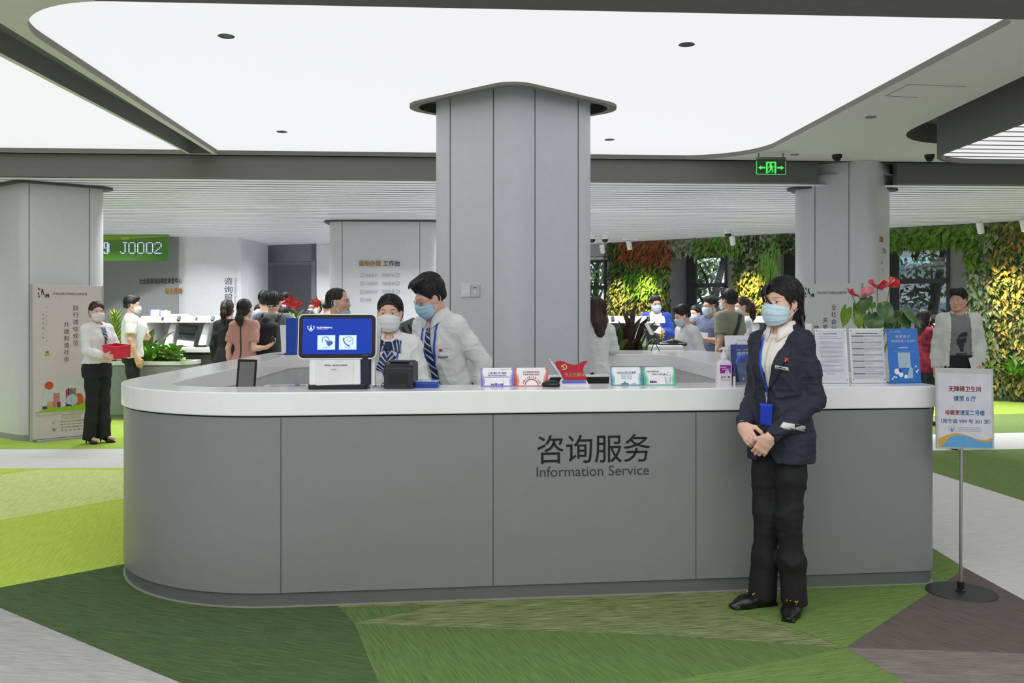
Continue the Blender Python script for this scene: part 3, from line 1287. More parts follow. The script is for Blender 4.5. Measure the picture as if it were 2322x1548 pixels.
# notice taped to the stand
tilt = Matrix.Rotation(R(-6), 3, 'X')
vv = tilt @ Vector((0, 0, 1))
ink = Ink((-0.016, -0.0265, 0.092), (1, 0, 0), vv, 0.001)
ink.shape([(-0.095, -0.07), (0.092, -0.066), (0.098, 0.058), (-0.10, 0.062)], 1)
ink.text('疫情期间，请您先登记信息服务', 0.004, 0.033, 0.0085, 0.118, 0, 0.01, up=0.0008)
ink.text('（扫码进入）', -0.006, 0.01, 0.006, 0.034, 0, 0, up=0.0008)
ink.build('paper_notice', [M_INK, mat('copy_paper', (226, 226, 224), rough=0.7, bump=0.3, bscale=30)], term)
# screen head, leaning back
sc_m = Matrix.Rotation(R(-9), 3, 'X')
hc = Vector((-0.006, 0.005, 0.272))
hw, hh = 0.203, 0.119


def panel_round(mb, w, h, y0, y1, r, mi, cen, rot, seg=7):
    pl = round_poly([(-w, -h), (w, -h), (w, h), (-w, h)], r, seg)
    n = len(pl)
    vs = [cen + rot @ Vector((p[0], y0, p[1])) for p in pl] + [cen + rot @ Vector((p[0], y1, p[1])) for p in pl]
    mb.add(vs, [tuple(range(n)), tuple(range(2 * n - 1, n - 1, -1))] + [((i + 1) % n, i, n + i, n + (i + 1) % n) for i in range(n)], mi)


mb = MB()
panel_round(mb, hw, hh, -0.012, 0.012, 0.03, 0, hc, sc_m)
mon = mb.build('monitor', [M_WHITEP], term, bevel=0.003)
mb = MB()
panel_round(mb, hw - 0.006, hh - 0.006, -0.0135, -0.012, 0.026, 0, hc, sc_m)
mb.build('screen_bezel', [mat('gloss_black', (16, 17, 20), rough=0.12, spec=0.18)], mon)
M_SCREEN = mat('screen_blue', (10, 34, 110), rough=0.2, spec=0.12, emit=0.85, emit_col=(16, 56, 164), var=0.02)
M_TILE = mat('screen_tile', (186, 210, 236), rough=0.1, emit=0.55, emit_col=(186, 212, 240))
M_SWHITE = mat('screen_white', (230, 236, 245), rough=0.1, emit=0.7)
M_SORANGE = mat('screen_orange', (200, 120, 100), rough=0.1, emit=0.4)
M_SDARK = mat('screen_ink', (44, 72, 160), rough=0.1, emit=0.5)
ink = Ink(hc + sc_m @ Vector((0, -0.0136, 0)), (1, 0, 0), sc_m @ Vector((0, 0, 1)), 0.0006)
sw, sh0, sh1 = 0.178, -0.092, 0.094
ink.bar(-sw, sh0, sw, sh1, 0)
u = 0.0004
logo(ink, -0.136, 0.046, 0.019, 2, u)
ink.text('徐汇区行政服务中心', -0.066, 0.0465, 0.009, 0.08, 2, 0.012, up=u)
ink.bar(-0.106, 0.035, -0.05, 0.037, 3, u)
for cx, lab in ((-0.056, '自助取号'), (0.054, '预约取号')):
    ink.bar(cx - 0.045, -0.069, cx + 0.045, 0.006, 1, u)
    ink.text(lab, cx, -0.059, 0.0065, 0.034, 4, 0, up=2 * u)
ink.arc(-0.06, -0.02, 0.018, -10, 220, 0.004, 4, 2 * u)
ink.stroke([(-0.062, -0.018), (-0.048, -0.034), (-0.036, -0.046)], [0.006, 0.010, 0.022], 4, 2 * u)
ink.shape([(-0.052, -0.026), (-0.03, -0.022), (-0.02, -0.034), (-0.03, -0.044), (-0.04, -0.05), (-0.052, -0.046)], 4, 2 * u)
ink.arc(0.058, -0.025, 0.023, -50, 130, 0.003, 4, 2 * u)
ink.stroke([(0.034, -0.008), (0.032, -0.02), (0.04, -0.036), (0.052, -0.046), (0.064, -0.05)], [0.010, 0.007, 0.006, 0.007, 0.011], 4, 2 * u)
ink.stroke([(0.053, -0.016), (0.06, -0.027), (0.073, -0.022)], 0.003, 4, 2 * u)
ink.build('screen', [M_SCREEN, M_TILE, M_SWHITE, M_SORANGE, M_SDARK], mon)
# staff-side display behind it
mb = MB()
rm = Matrix.Rotation(R(12), 3, 'X') @ Matrix.Rotation(R(4), 3, 'Y')
panel_round(mb, 0.17, 0.115, 0.0, 0.02, 0.03, 0, Vector((0.035, 0.14, 0.235)), rm)
sd = mb.build('staff_display', [M_WHITEP], term, bevel=0.003)
mb = MB()
panel_round(mb, 0.172, 0.112, 0.02, 0.032, 0.03, 0, Vector((0.035, 0.14, 0.23)), rm)
mb.build('display_rim', [M_BLACK], sd)
mb = MB()
mb.tube([(0.03, 0.02, 0.2), (0.03, 0.11, 0.22)], 0.022, 10)
mb.build('display_arm', [M_DARK], term)
# cable between terminal and printer
mb = MB()
mb.tube([P(846, 872, 4.78), P(862, 878, 4.77) + Vector((0, 0, 0.0)), P(868, 868, 4.8), P(886, 872, 4.82)], 0.003, 6)
mb.tube([P(846, 876, 4.76), P(858, 879, 4.74), P(872, 873, 4.78), P(884, 868, 4.82)], 0.003, 6)
o = mb.build('cable', [M_BLACK])
tag(o, 'thin black cable between the touch-screen terminal and the receipt printer', 'cable')

# --- receipt printer
S = 4.66
pr = empty('receipt_printer', (clamp_ctr(908, S), S + 0.03, CT), R(-3), 'black receipt printer beside the touch-screen terminal', 'printer')
mb = MB()
w, h = 0.154, 0.138
prof = [(-0.085, 0), (-0.085, h * 0.80), (-0.07, h * 0.90), (-0.04, h), (0.075, h), (0.09, h * 0.9), (0.09, 0)]
n = len(prof)
mb.add([(-w / 2, y, z) for y, z in prof] + [(w / 2, y, z) for y, z in prof], [tuple(range(n - 1, -1, -1)), tuple(range(n, 2 * n))] + [(i, (i + 1) % n, n + (i + 1) % n, n + i) for i in range(n)])
mb.build('casing', [M_DARK], pr, bevel=0.006)
mb = MB()
mb.box((0.0, -0.0865, 0.055), (0.10, 0.004, 0.05))
mb.box((0.05, -0.0865, 0.02), (0.018, 0.004, 0.014))
mb.build('front_cover', [M_BLACK], pr, bevel=0.001)
mb = MB()
mb.box((0.0, -0.045, h + 0.001), (0.10, 0.02, 0.004))
mb.build('paper_slot', [M_BLACK], pr)
mb = MB()
mb.box((0, 0.02, h + 0.003), (0.14, 0.07, 0.006))
mb.build('lid', [M_DARK], pr, bevel=0.003)
# --- blue box
S = 4.68
bb = empty('storage_box', (clamp_ctr(968, S), S + 0.02, CT), R(-2), 'small blue plastic box with a clear clip lid beside the receipt printer', 'box')
mb = MB()
mb.box((0, 0, 0.014), (0.122, 0.085, 0.028))
mb.build('tray', [mat('blue_plastic', (30, 62, 160), rough=0.35)], bb, bevel=0.004)
mb = MB()
mb.box((0, 0, 0.034), (0.124, 0.087, 0.010))
ld = mb.build('lid', [mat('pale_blue_lid', (120, 146, 206), rough=0.25)], bb, bevel=0.004)
mb = MB()
mb.box((0, -0.03, 0.040), (0.05, 0.02, 0.004))
mb.build('clip', [M_WHITEP], ld, bevel=0.001)


# --- tent cards
def tent_card(px, d, rz, wpx, border, edge, draw, label, group=None):
    x = clamp_ctr(px, d)
    w = wpx * d / FPX
    h = 0.098
    t = empty('tent_card', (x, d, CT), rz, label, 'card', 'tent cards on the counter')
    mb = MB()
    lean = 0.028
    for sgn in (1, -1):
        a, b_ = -sgn * lean, 0.0
        mb.grid([[(-w / 2, a, 0.0), (w / 2, a, 0.0)], [(-w / 2, b_, h), (w / 2, b_, h)]])
    mb.build('card', [mat('card_white', (240, 240, 242), rough=0.45)], t, solid=0.002)
    up = Vector((0, lean, h)).normalized()
    ink = Ink(Vector((0, -lean / 2, h / 2)), (1, 0, 0), up, 0.0022)
    H = math.hypot(lean, h) / 2
    for sg in (-1, 1):
        m1 = [(sg * w / 2, -H), (sg * w / 2, H), (sg * w * 0.42, H), (sg * w * 0.45, H * 0.55), (sg * w * 0.40, H * 0.1), (sg * w * 0.36, -H * 0.4), (sg * w * 0.39, -H)]
        m2 = [(sg * w / 2, -H), (sg * w / 2, H), (sg * w * 0.46, H), (sg * w * 0.48, H * 0.5), (sg * w * 0.45, 0), (sg * w * 0.42, -H * 0.4), (sg * w * 0.44, -H)]
        if sg < 0:
            m1, m2 = m1[::-1], m2[::-1]
        ink.shape(m1 if sg > 0 else m1, 1, 0)
        ink.shape(m2, 2, 0.0003)
    ink.bar(-w / 2, -H, w / 2, -H + 0.004, 2, 0.0002)
    draw(ink, w, H)
    ink.build('print', [M_INK, border, edge, mat('card_red_ink', (186, 50, 52), rough=0.5), mat('card_grey_ink', (132, 138, 146), rough=0.5), mat('card_violet_ink', (104, 98, 176), rough=0.5),
                        mat('card_teal_ink', (70, 132, 150), rough=0.5)], t)


def d_violet(i, w, H):
    i.text('上海“新七不”规范', 0, H * 0.42, 0.0125, w * 0.56, 5, 0.01, up=0.0005)
    i.lines(-w * 0.28, w * 0.28, H * 0.22, H * 0.10, 1, 0.0035, 5, 1, 3, 0.0005)
    i.lines(-w * 0.37, w * 0.37, H * 0.05, -H * 0.06, 1, 0.0035, 5, 1, 4, 0.0005)
    i.bar(w * 0.19, -H * 0.7, w * 0.195, -H * 0.2, 5, 0.0005)
    for a, b_, hh in ((-0.2, -0.1, 0.2), (-0.08, 0.0, 0.26), (0.02, 0.06, 0.16), (0.08, 0.18, 0.22)):
        i.bar(w * a, -H * 0.92, w * b_, -H * (0.92 - hh), 5, 0.0005)
    i.lines(w * 0.1, w * 0.34, H * 0.86, H * 0.78, 1, 0.002, 4, 1, 5, 0.0005)


def d_red(i, w, H):
    i.text('徐汇区服务规范文明用语', 0, H * 0.52, 0.010, w * 0.50, 3, 0.01, up=0.0005)
    i.text('守承诺 重诚信 亮身份', 0, H * 0.26, 0.010, w * 0.50, 3, 0.008, up=0.0005)
    i.arc(0, -H * 0.95, w * 0.2, 8, 172, 0.005, 3, 0.0005, 20)
    for a in range(20, 170, 14):
        i.disc(w * 0.265 * math.cos(R(a)), -H * 0.95 + w * 0.265 * math.sin(R(a)), 0.0024 + 0.001 * (a % 3), 3, 0.0005)


def d_teal(i, w, H):
    i.text('社会主义核心价值观', 0, H * 0.40, 0.0125, w * 0.60, 6, 0.008, up=0.0005)
    for r in range(3):
        i.text('富强 民主 文明 和谐', 0, H * (0.14 - 0.19 * r), 0.0062, w * 0.33, 6, 0, up=0.0005)
    i.shape([(-w * 0.2, -H * 0.9), (w * 0.06, -H * 0.9), (w * 0.04, -H * 0.72), (-w * 0.02, -H * 0.75), (-w * 0.06, -H * 0.5), (-w * 0.1, -H * 0.72), (-w * 0.17, -H * 0.78)], 6, 0.0005)
    i.bar(w * 0.16, -H * 0.86, w * 0.3, -H * 0.8, 6, 0.0005)
    i.disc(w * 0.4, H * 0.2, 0.002, 3, 0.0005)


def d_green(i, w, H):
    i.text('垃圾分类新时尚', -w * 0.22, H * 0.5, 0.009, w * 0.40, 0, 0.006, up=0.0005)
    i.text('我是小小践行者', -w * 0.02, H * 0.2, 0.009, w * 0.42, 0, 0.006, up=0.0005)
    for k, mi in enumerate((0, 0, 5, 3)):
        i.bar(-w * 0.32 + k * w * 0.055, -H * 0.74, -w * 0.27 + k * w * 0.055, -H * 0.52, mi, 0.0005)
    i.stroke([(w * 0.16, -H * 0.1), (w * 0.19, -H * 0.8), (w * 0.31, -H * 0.8), (w * 0.34, -H * 0.1)], 0.0025, 6, 0.0005)
    for r in range(3):
        i.bar(w * 0.18, -H * (0.25 + 0.18 * r), w * 0.32, -H * (0.23 + 0.18 * r), 6, 0.0005)
    for a, b_ in ((0.2, 0.2), (0.27, 0.35), (0.33, 0.1), (0.24, 0.06), (0.14, 0.12)):
        i.disc(w * a, H * b_, 0.003, 6, 0.0005)


CB = dict(v=(mat('violet_pale', (176, 170, 226), rough=0.5), mat('violet', (124, 112, 196), rough=0.5)),
          r=(mat('coral', (232, 150, 130), rough=0.5), mat('red_orange', (214, 78, 62), rough=0.5)),
          t=(mat('aqua_pale', (140, 204, 206), rough=0.5), mat('aqua', (76, 140, 160), rough=0.5)),
          g=(mat('mint_pale', (150, 220, 190), rough=0.5), mat('mint', (74, 186, 146), rough=0.5)))
tent_card(1127, 4.79, R(6), 75, CB['v'][0], CB['v'][1], d_violet, 'white tent card with violet wavy sides on the counter')
tent_card(1204, 4.80, R(6), 75, CB['r'][0], CB['r'][1], d_red, 'white tent card with red wavy sides and a red half circle')
tent_card(1419, 4.85, R(6), 73, CB['t'][0], CB['t'][1], d_teal, 'white tent card with blue-green sides, with a text grid, beside the red flag')
tent_card(1494, 4.86, R(6), 73, CB['g'][0], CB['g'][1], d_green, 'white tent card with mint green sides and a bin drawing')

# --- red flag stand
S = 4.80
fl = empty('flag_stand', (clamp_ctr(1301, S), S, CT), R(6), 'red acrylic flag on a small white and blue base between the tent cards', 'flag')
q = S / FPX
mb = MB()
mb.prism([(-0.082, -0.03), (0.082, -0.03), (0.082, 0.03), (-0.082, 0.03)], 0, 0.008, 0)
mb.add([(-0.078, -0.026, 0.008), (0.078, -0.026, 0.008), (0.07, 0.012, 0.036), (-0.07, 0.012, 0.036), (-0.078, 0.028, 0.008), (0.078, 0.028, 0.008)],
       [(0, 1, 2, 3), (3, 2, 5, 4), (1, 5, 2), (0, 3, 4)], 0)
bs = mb.build('base', [M_WHITEP], fl)
ink = Ink((0, -0.0085, 0.0205), (1, 0, 0), (0, 0.038, 0.028), 0.001)
ink.bar(-0.066, -0.012, 0.066, 0.014, 0)
ink.build('blue_plate', [mat('plate_blue', (96, 128, 212), rough=0.3)], bs)
# waving flag outline, cut from thick acrylic
q0 = lambda a, b: ((a - 1301) * q, (868 - b) * q)
out_px = [(1279, 858), (1271, 838), (1263, 826), (1258, 815), (1263, 812), (1270, 811), (1279, 813), (1291, 818), (1302, 821), (1312, 819), (1320, 814), (1328, 811), (1334, 812), (1329, 818), (1324, 826), (1323, 834), (1327, 843), (1331, 850), (1331, 858)]
pts = [q0(*p) for p in out_px]
mb = MB()
n = len(pts)
mb.add([(a, 0.004, b) for a, b in pts] + [(a, 0.012, b) for a, b in pts], [tuple(range(n)), tuple(range(2 * n - 1, n - 1, -1))] + [((i + 1) % n, i, n + i, n + (i + 1) % n) for i in range(n)])
fg = mb.build('flag', [mat('flag_red', (186, 34, 58), rough=0.25, coat=0.3)], fl)
ink = Ink((0, 0.004, 0), (1, 0, 0), (0, 0, 1), 0.0012)
a, b_ = q0(1302, 843)
ink.text('党员先锋岗', a + 0.003, b_, 0.021, 46 * q, 0, 0.01)
a, b_ = q0(1279, 826)
r = 0.0135
ink.arc(a + 0.001, b_ + 0.001, r, -60, 112, 0.0045, 0, 0.0002)           # sickle and hammer
ink.stroke([(a + 0.003, b_ - r * 0.95), (a - r * 0.9, b_ - r * 0.75)], [0.005, 0.003], 0, 0.0002)
ink.stroke([(a - r * 0.7, b_ + r * 0.35), (a + r * 0.85, b_ - r * 0.9)], 0.0036, 0, 0.0004)
ink.stroke([(a - r * 1.05, b_ + r * 0.15), (a - r * 0.35, b_ + r * 0.85)], 0.0075, 0, 0.0004)
ink.build('gold_print', [mat('gold_ink', (222, 206, 140), rough=0.4)], fg)
mb = MB()
a0, a1 = q0(1281, 858), q0(1249, 812)
mb.tube([(a0[0], 0.008, a0[1] - 0.004), (a1[0], 0.008, a1[1])], 0.0042, 8)
mb.tube([(a1[0], 0.008, a1[1]), (a1[0] - 0.003, 0.008, a1[1] + 0.006), (a1[0] - 0.006, 0.008, a1[1] + 0.014)], [0.004, 0.007, 0.001], 8)
mb.build('pole', [mat('silver_acrylic', (214, 216, 220), rough=0.15, metal=0.3)], fl)
# --- mouse
sd = SDF(0.004)
sd.ball((0, 0, 0.010), (0.030, 0.052, 0.026), 0.01)
sd.box((0, 0, -0.03), (0.1, 0.1, 0.0302), 0.0, 0.002, 's')
ms, _, _ = sdf_obj('computer_mouse', sd, M_BLACK)
ms.location = (clamp_ctr(1249, 4.74), 4.735, CT)
ms.rotation_euler = (0, 0, R(70))
tag(ms, 'black computer mouse lying on the counter beside the red flag', 'mouse')
mb = MB()
mb.tube([(0, -0.030, 0.030), (0, -0.018, 0.036)], 0.003, 8)
mb.build('scroll_wheel', [M_DARK], ms)
# --- computer behind the flag on the inner desk
S = 5.0
cm = empty('desk_monitor', (clamp_ctr(1315, S + 0.3), S + 0.32, 0.75), R(6), 'low white-rimmed desk monitor standing behind the red flag on the inner desk', 'monitor')
mb = MB()
panel_round(mb, 0.20, 0.155, -0.012, 0.012, 0.02, 0, Vector((0, 0, 0.20)), Matrix.Rotation(R(8), 3, 'X'))
mo = mb.build('rim', [M_WHITEP], cm)
mb = MB()
panel_round(mb, 0.19, 0.145, -0.016, -0.012, 0.016, 0, Vector((0, 0, 0.20)), Matrix.Rotation(R(8), 3, 'X'))
mb.build('back_cover', [M_BLACK], mo)
mb = MB()
mb.bx = mb.box((0, -0.012, 0.322), (0.37, 0.004, 0.012))
mb.build('blue_stripe', [mat('stripe_blue', (40, 70, 190), rough=0.3)], mo)
mb = MB()
mb.box((0, 0, 0.012), (0.2, 0.16, 0.024))
mb.box((0, 0.01, 0.06), (0.05, 0.02, 0.1))
mb.build('stand', [M_DARK], cm)

# --- hand sanitiser
S = 4.85
hs = empty('sanitizer_bottle', (clamp_ctr(1641, S), S, CT), R(6), 'white pump bottle of hand sanitiser with a purple label on the counter', 'bottle')
mb = MB()
pl = round_poly([(-0.041, -0.026), (0.041, -0.026), (0.041, 0.026), (-0.041, 0.026)], 0.014, 5)
sec = [(0.96, 0.0), (1.0, 0.004), (1.0, 0.112), (0.94, 0.124), (0.62, 0.136), (0.36, 0.142), (0.36, 0.148)]
n = len(pl)
vs = []
for f, z in sec:
    vs += [(p[0] * f, p[1] * f, z) for p in pl]
mb.add(vs, [(i * n + j, i * n + (j + 1) % n, (i + 1) * n + (j + 1) % n, (i + 1) * n + j) for i in range(len(sec) - 1) for j in range(n)] + [tuple(range(n - 1, -1, -1)), tuple((len(sec) - 1) * n + j for j in range(n))])
o = mb.build('bottle_body', [mat('milky_plastic', (232, 224, 232), rough=0.35)], hs)
smooth_angle(o, 50)
mb = MB()
mb.lathe([(0.017, 0.146), (0.017, 0.168), (0.012, 0.172), (0.012, 0.18), (0.006, 0.184), (0.006, 0.197)], n=16)
o = mb.build('pump_collar', [M_WHITEP], hs)
smooth_angle(o, 40)
mb = MB()
mb.box((0.004, 0, 0.202), (0.032, 0.018, 0.014))
mb.tube([(-0.008, 0, 0.2), (-0.03, -0.01, 0.196)], 0.004, 8)
mb.build('pump_head', [M_WHITEP], hs, bevel=0.003)
ink = Ink((0, -0.026, 0.066), (1, 0, 0), (0, 0, 1), 0.0012)
ink.bar(-0.03, 0.0, 0.031, 0.045, 0)
ink.disc(0.01, 0.005, 0.013, 1, 0.0003)
ink.disc(0.01, 0.006, 0.008, 2, 0.0005)
ink.lines(-0.027, 0.005, 0.038, 0.03, 1, 0.005, 1, 1, 1, 0.0004)
ink.lines(-0.018, 0.024, 0.026, 0.02, 1, 0.004, 1, 1, 2, 0.0004)
ink.lines(-0.025, 0.004, -0.014, -0.03, 3, 0.003, 3, 0.8, 3)
ink.bar(0.014, -0.026, 0.024, -0.014, 3)
ink.lines(-0.026, 0.026, -0.034, -0.04, 1, 0.003, 3, 1, 4)
ink.build('label_print', [mat('label_purple', (150, 40, 160), rough=0.4), mat('label_white', (235, 230, 238), rough=0.4), mat('label_lilac', (206, 190, 214), rough=0.4), mat('label_ink', (120, 96, 124), rough=0.5)], hs)
# --- brochure holder with booklets
S = 4.90
M_ACR = glass('clear_acrylic', (240, 244, 246), 0.14)
bh = empty('brochure_holder', (clamp_ctr(1688, S), S + 0.03, CT), R(6), 'clear acrylic holder with service leaflets beside the sanitiser bottle', 'holder')
mb = MB()
mb.box((0.0, -0.05, 0.06), (0.20, 0.003, 0.12))
mb.box((0.0, 0.04, 0.09), (0.20, 0.003, 0.18))
mb.box((-0.10, -0.005, 0.08), (0.003, 0.09, 0.16))
mb.box((0.10, -0.005, 0.08), (0.003, 0.09, 0.16))
mb.box((0, -0.005, 0.004), (0.2, 0.09, 0.006))
mb.build('tray', [M_ACR], bh)


def booklet(name, y, h, w, m, lean, draw, label, x=0.0):
    b = empty(name, (clamp_ctr(1688, S), S + 0.03, CT), R(6), label, 'booklet', 'leaflets in the clear holder')
    rot = Matrix.Rotation(R(lean), 3, 'X')
    mb = MB()
    mb.box(Vector((x, y, 0.01)) + rot @ Vector((0, 0, h / 2)), (w, 0.006, h), rot)
    mb.build('cover', [m], b)
    ink = Ink(Vector((x, y, 0.01)) + rot @ Vector((0, -0.003, h / 2)), (1, 0, 0), rot @ Vector((0, 0, 1)), 0.001)
    draw(ink, w, h)
    ink.build('print', [M_SWHITEINK, mat('booklet_blue', (70, 126, 226), rough=0.3), mat('booklet_grey', (150, 152, 160), rough=0.5), M_ORANGE, mat('booklet_cyan', (36, 84, 200), rough=0.3)], b)


M_SWHITEINK = mat('white_ink', (236, 238, 242), rough=0.5)


def d_blue(i, w, h):
    i.text('服务指南', 0.0, h * 0.26, 0.021, w * 0.62, 0, 0.02)
    i.text('徐汇区', -w * 0.24, h * 0.36, 0.007, 0.024, 0)
    i.bar(-0.012, h * 0.355, 0.03, h * 0.375, 3)
    i.arc(0.0, 0.0, 0.055, 60, 330, 0.010, 1, 0, 24)
    i.arc(0.005, 0.004, 0.042, 40, 320, 0.012, 4, 0.0002, 24)
    i.stroke([(-0.03, -0.03), (0.0, -0.055), (0.04, -0.075)], [0.008, 0.005, 0.002], 1, 0.0003)
    i.disc(-0.02, -h * 0.40, 0.006, 0)


def d_white(i, w, h):
    i.lines(-w * 0.12, w * 0.4, h * 0.42, h * 0.38, 1, 0.003, 2, 1, 2)
    i.bar(-w * 0.18, h * 0.3, -w * 0.12, h * 0.33, 3)
    i.text('自助', -w * 0.15, h * 0.26, 0.012, 0.02, 1)
    i.text('徐汇办事指南', w * 0.18, h * 0.26, 0.010, 0.058, 1)


booklet('leaflet', -0.03, 0.212, 0.165, mat('booklet_navy', (30, 48, 132), rough=0.25), -9, d_blue, 'dark blue leaflet with white lettering in front in the clear holder', 0.012)
booklet('leaflet', 0.0, 0.262, 0.185, mat('booklet_white', (226, 228, 234), rough=0.4), -9, d_white, 'white leaflet standing behind the dark blue one in the clear holder')
mb = MB()
mb.tube([(0, 0, 0), (0, 0.0, 0.05)], 0.007, 10)
mb.tube([(0, 0, 0.05), (0, 0, 0.07)], 0.009, 10, 1)
mb.tube([(0, 0, 0.07), (0.002, 0.0, 0.135)], 0.0055, 8, 1)
o = mb.build('marker_pen', [M_WHITEP, mat('pen_slate', (70, 72, 110), rough=0.4)], None, loc=(clamp_ctr(1664, 4.85), 4.84, CT))
tag(o, 'slate marker pen upright in a white cap between sanitiser and holder', 'pen')


# --- acrylic notice boards at the right end
def notice(px0, px1, py0, py1, d, rz, label, m, draw, mats, screws=True):
    x = clamp_ctr((px0 + px1) / 2, d)
    w, h = (px1 - px0) * d / FPX, (py1 - py0) * d / FPX
    t = empty('notice_stand', (x, d, CT), rz, label, 'sign', 'notice stands on the counter')
    rot = Matrix.Rotation(R(-7), 3, 'X')
    mb = MB()
    mb.box(rot @ Vector((0, 0, h / 2)) + Vector((0, 0, 0.006)), (w, 0.004, h), rot)
    mb.box((0, 0.03, 0.004), (w, 0.07, 0.005))
    mb.build('acrylic_panel', [m], t)
    ink = Ink(rot @ Vector((0, -0.002, h / 2)) + Vector((0, 0, 0.006)), (1, 0, 0), rot @ Vector((0, 0, 1)), 0.001)
    draw(ink, w, h)
    if screws:
        for a in (-1, 1):
            for b_ in (-1, 1):
                ink.disc(a * w * 0.45, b_ * h * 0.46, 0.003, 1, 0.0008)
    ink.build('print', mats, t)


def d_doc(i, w, h):
    i.bar(-w * 0.46, -h * 0.47, w * 0.43, h * 0.47, 2, -0.0006)
    i.lines(-w * 0.22, w * 0.2, h * 0.42, h * 0.38, 1, 0.004, 0, 1, 1)
    i.lines(-w * 0.36, w * 0.36, h * 0.36, h * 0.30, 2, 0.003, 3, 0.4, 5)
    for k in range(7):
        y = h * (0.26 - 0.085 * k)
        i.lines(-w * 0.36, w * 0.36, y, y - h * 0.06, 3, 0.0024, 3, 0.55, 10 + k)
    i.lines(-w * 0.2, w * 0.1, -h * 0.32, -h * 0.37, 2, 0.0024, 3, 1, 40)


def d_table(i, w, h):
    i.bar(-w * 0.45, -h * 0.46, w * 0.45, h * 0.46, 2, -0.0006)
    i.lines(-w * 0.3, w * 0.32, h * 0.42, h * 0.39, 1, 0.005, 0, 1, 1)
    for k in range(7):
        y = h * (0.355 - 0.117 * k)
        i.bar(-w * 0.44, y - h * 0.018, w * 0.44, y + h * 0.018, 4)
        i.lines(-w * 0.43, -w * 0.10, y + h * 0.006, y - h * 0.006, 1, 0.004, 0, 1, 20 + k, 0.0004)
        i.lines(-w * 0.43, w * 0.42, y - h * 0.03, y - h * 0.09, 3, 0.002, 3, 0.5, 30 + k)
    i.stroke([(-w * 0.45, -h * 0.46), (-w * 0.45, h * 0.4)], 0.001, 3)


def d_survey(i, w, h):
    i.text('上海一网通办', -w * 0.17, h * 0.44, 0.0075, w * 0.24, 0)
    i.disc(-w * 0.37, h * 0.44, 0.005, 4)
    i.text('请 您 参 加', 0.0, h * 0.35, 0.017, w * 0.48, 0, 0.012)
    i.text('政务服务窗口“好差评”', 0.002, h * 0.265, 0.0145, w * 0.80, 0, 0.014)
    i.lines(-w * 0.15, w * 0.14, h * 0.155, h * 0.125, 1, 0.005, 0, 1, 3)
    i.lines(-w * 0.32, w * 0.32, h * 0.085, h * 0.065, 1, 0.003, 2, 1, 3)
    i.bar(-w * 0.2, -h * 0.235, w * 0.2, h * 0.05, 3)
    for a, b_, s in ((-0.26, -0.30, 0.09), (-0.14, -0.36, 0.08), (-0.36, -0.40, 0.03), (0.02, -0.40, 0.06), (0.36, -0.21, 0.03), (0.38, -0.31, 0.035), (-0.42, -0.44, 0.03), (0.43, -0.28, 0.025), (-0.3, -0.41, 0.025)):
        i.disc(w * a, h * b_, w * s, 0, 0.0002, n=9)
    i.shape([(w * 0.04, -h * 0.43), (w * 0.24, -h * 0.43), (w * 0.26, -h * 0.25), (w * 0.2, -h * 0.22), (w * 0.14, -h * 0.25), (w * 0.1, -h * 0.33)], 3, 0.0003)
    i.shape([(-w * 0.22, -h * 0.27), (-w * 0.14, -h * 0.26), (-w * 0.1, -h * 0.31), (-w * 0.16, -h * 0.33)], 1, 0.0004)


M_PAPER = mat('notice_paper', (214, 216, 226), rough=0.5)
M_ACRW = mat('acrylic_white', (226, 228, 230), rough=0.2)
NM = [M_INK, M_INK, M_PAPER, mat('notice_grey_ink', (150, 152, 160), rough=0.6), mat('table_bar', (176, 178, 172), rough=0.6)]
notice(1852, 1926, 744, 866, 4.98, R(4), 'white notice of printed paragraphs, left of the three boards behind the navy suit', M_ACRW, d_doc, NM)
notice(1930, 2011, 742, 864, 4.985, R(5), 'white notice with grey table bars, middle of the three boards on the counter', M_ACRW, d_table, NM)
notice(2015, 2092, 740, 862, 4.98, R(10), 'bright blue notice board with white lettering at the right end of the counter', mat('poster_blue', (44, 116, 202), rough=0.3), d_survey,
       [M_SWHITEINK, mat('poster_navy', (30, 60, 130), rough=0.4), mat('poster_skyblue', (120, 170, 226), rough=0.4), mat('poster_pale', (166, 192, 206), rough=0.4), mat('poster_gold', (170, 150, 80), rough=0.4)])
# small card with a red ribbon behind the suit
mb = MB()
S = 4.98
x = clamp_ctr(1828, S)
mb.box((0, 0, 0.17), (0.09, 0.004, 0.33))
t = mb.build('award_card', [M_ACRW], None, loc=(x, S + 0.04, CT), rz=R(5))
tag(t, 'white card with a red ribbon band, half hidden behind the navy suit', 'card')
ink = Ink((0, -0.002, 0.24), (1, 0, 0), (0, 0, 1), 0.001)
ink.bar(-0.04, -0.02, 0.045, 0.0, 0)
ink.bar(-0.04, -0.011, 0.04, -0.007, 1, 0.0004)
ink.text('荣誉', 0.02, 0.05, 0.02, 0.03, 0)
ink.build('ribbon_print', [mat('ribbon_red', (176, 34, 48), rough=0.4), M_SWHITEINK], t)

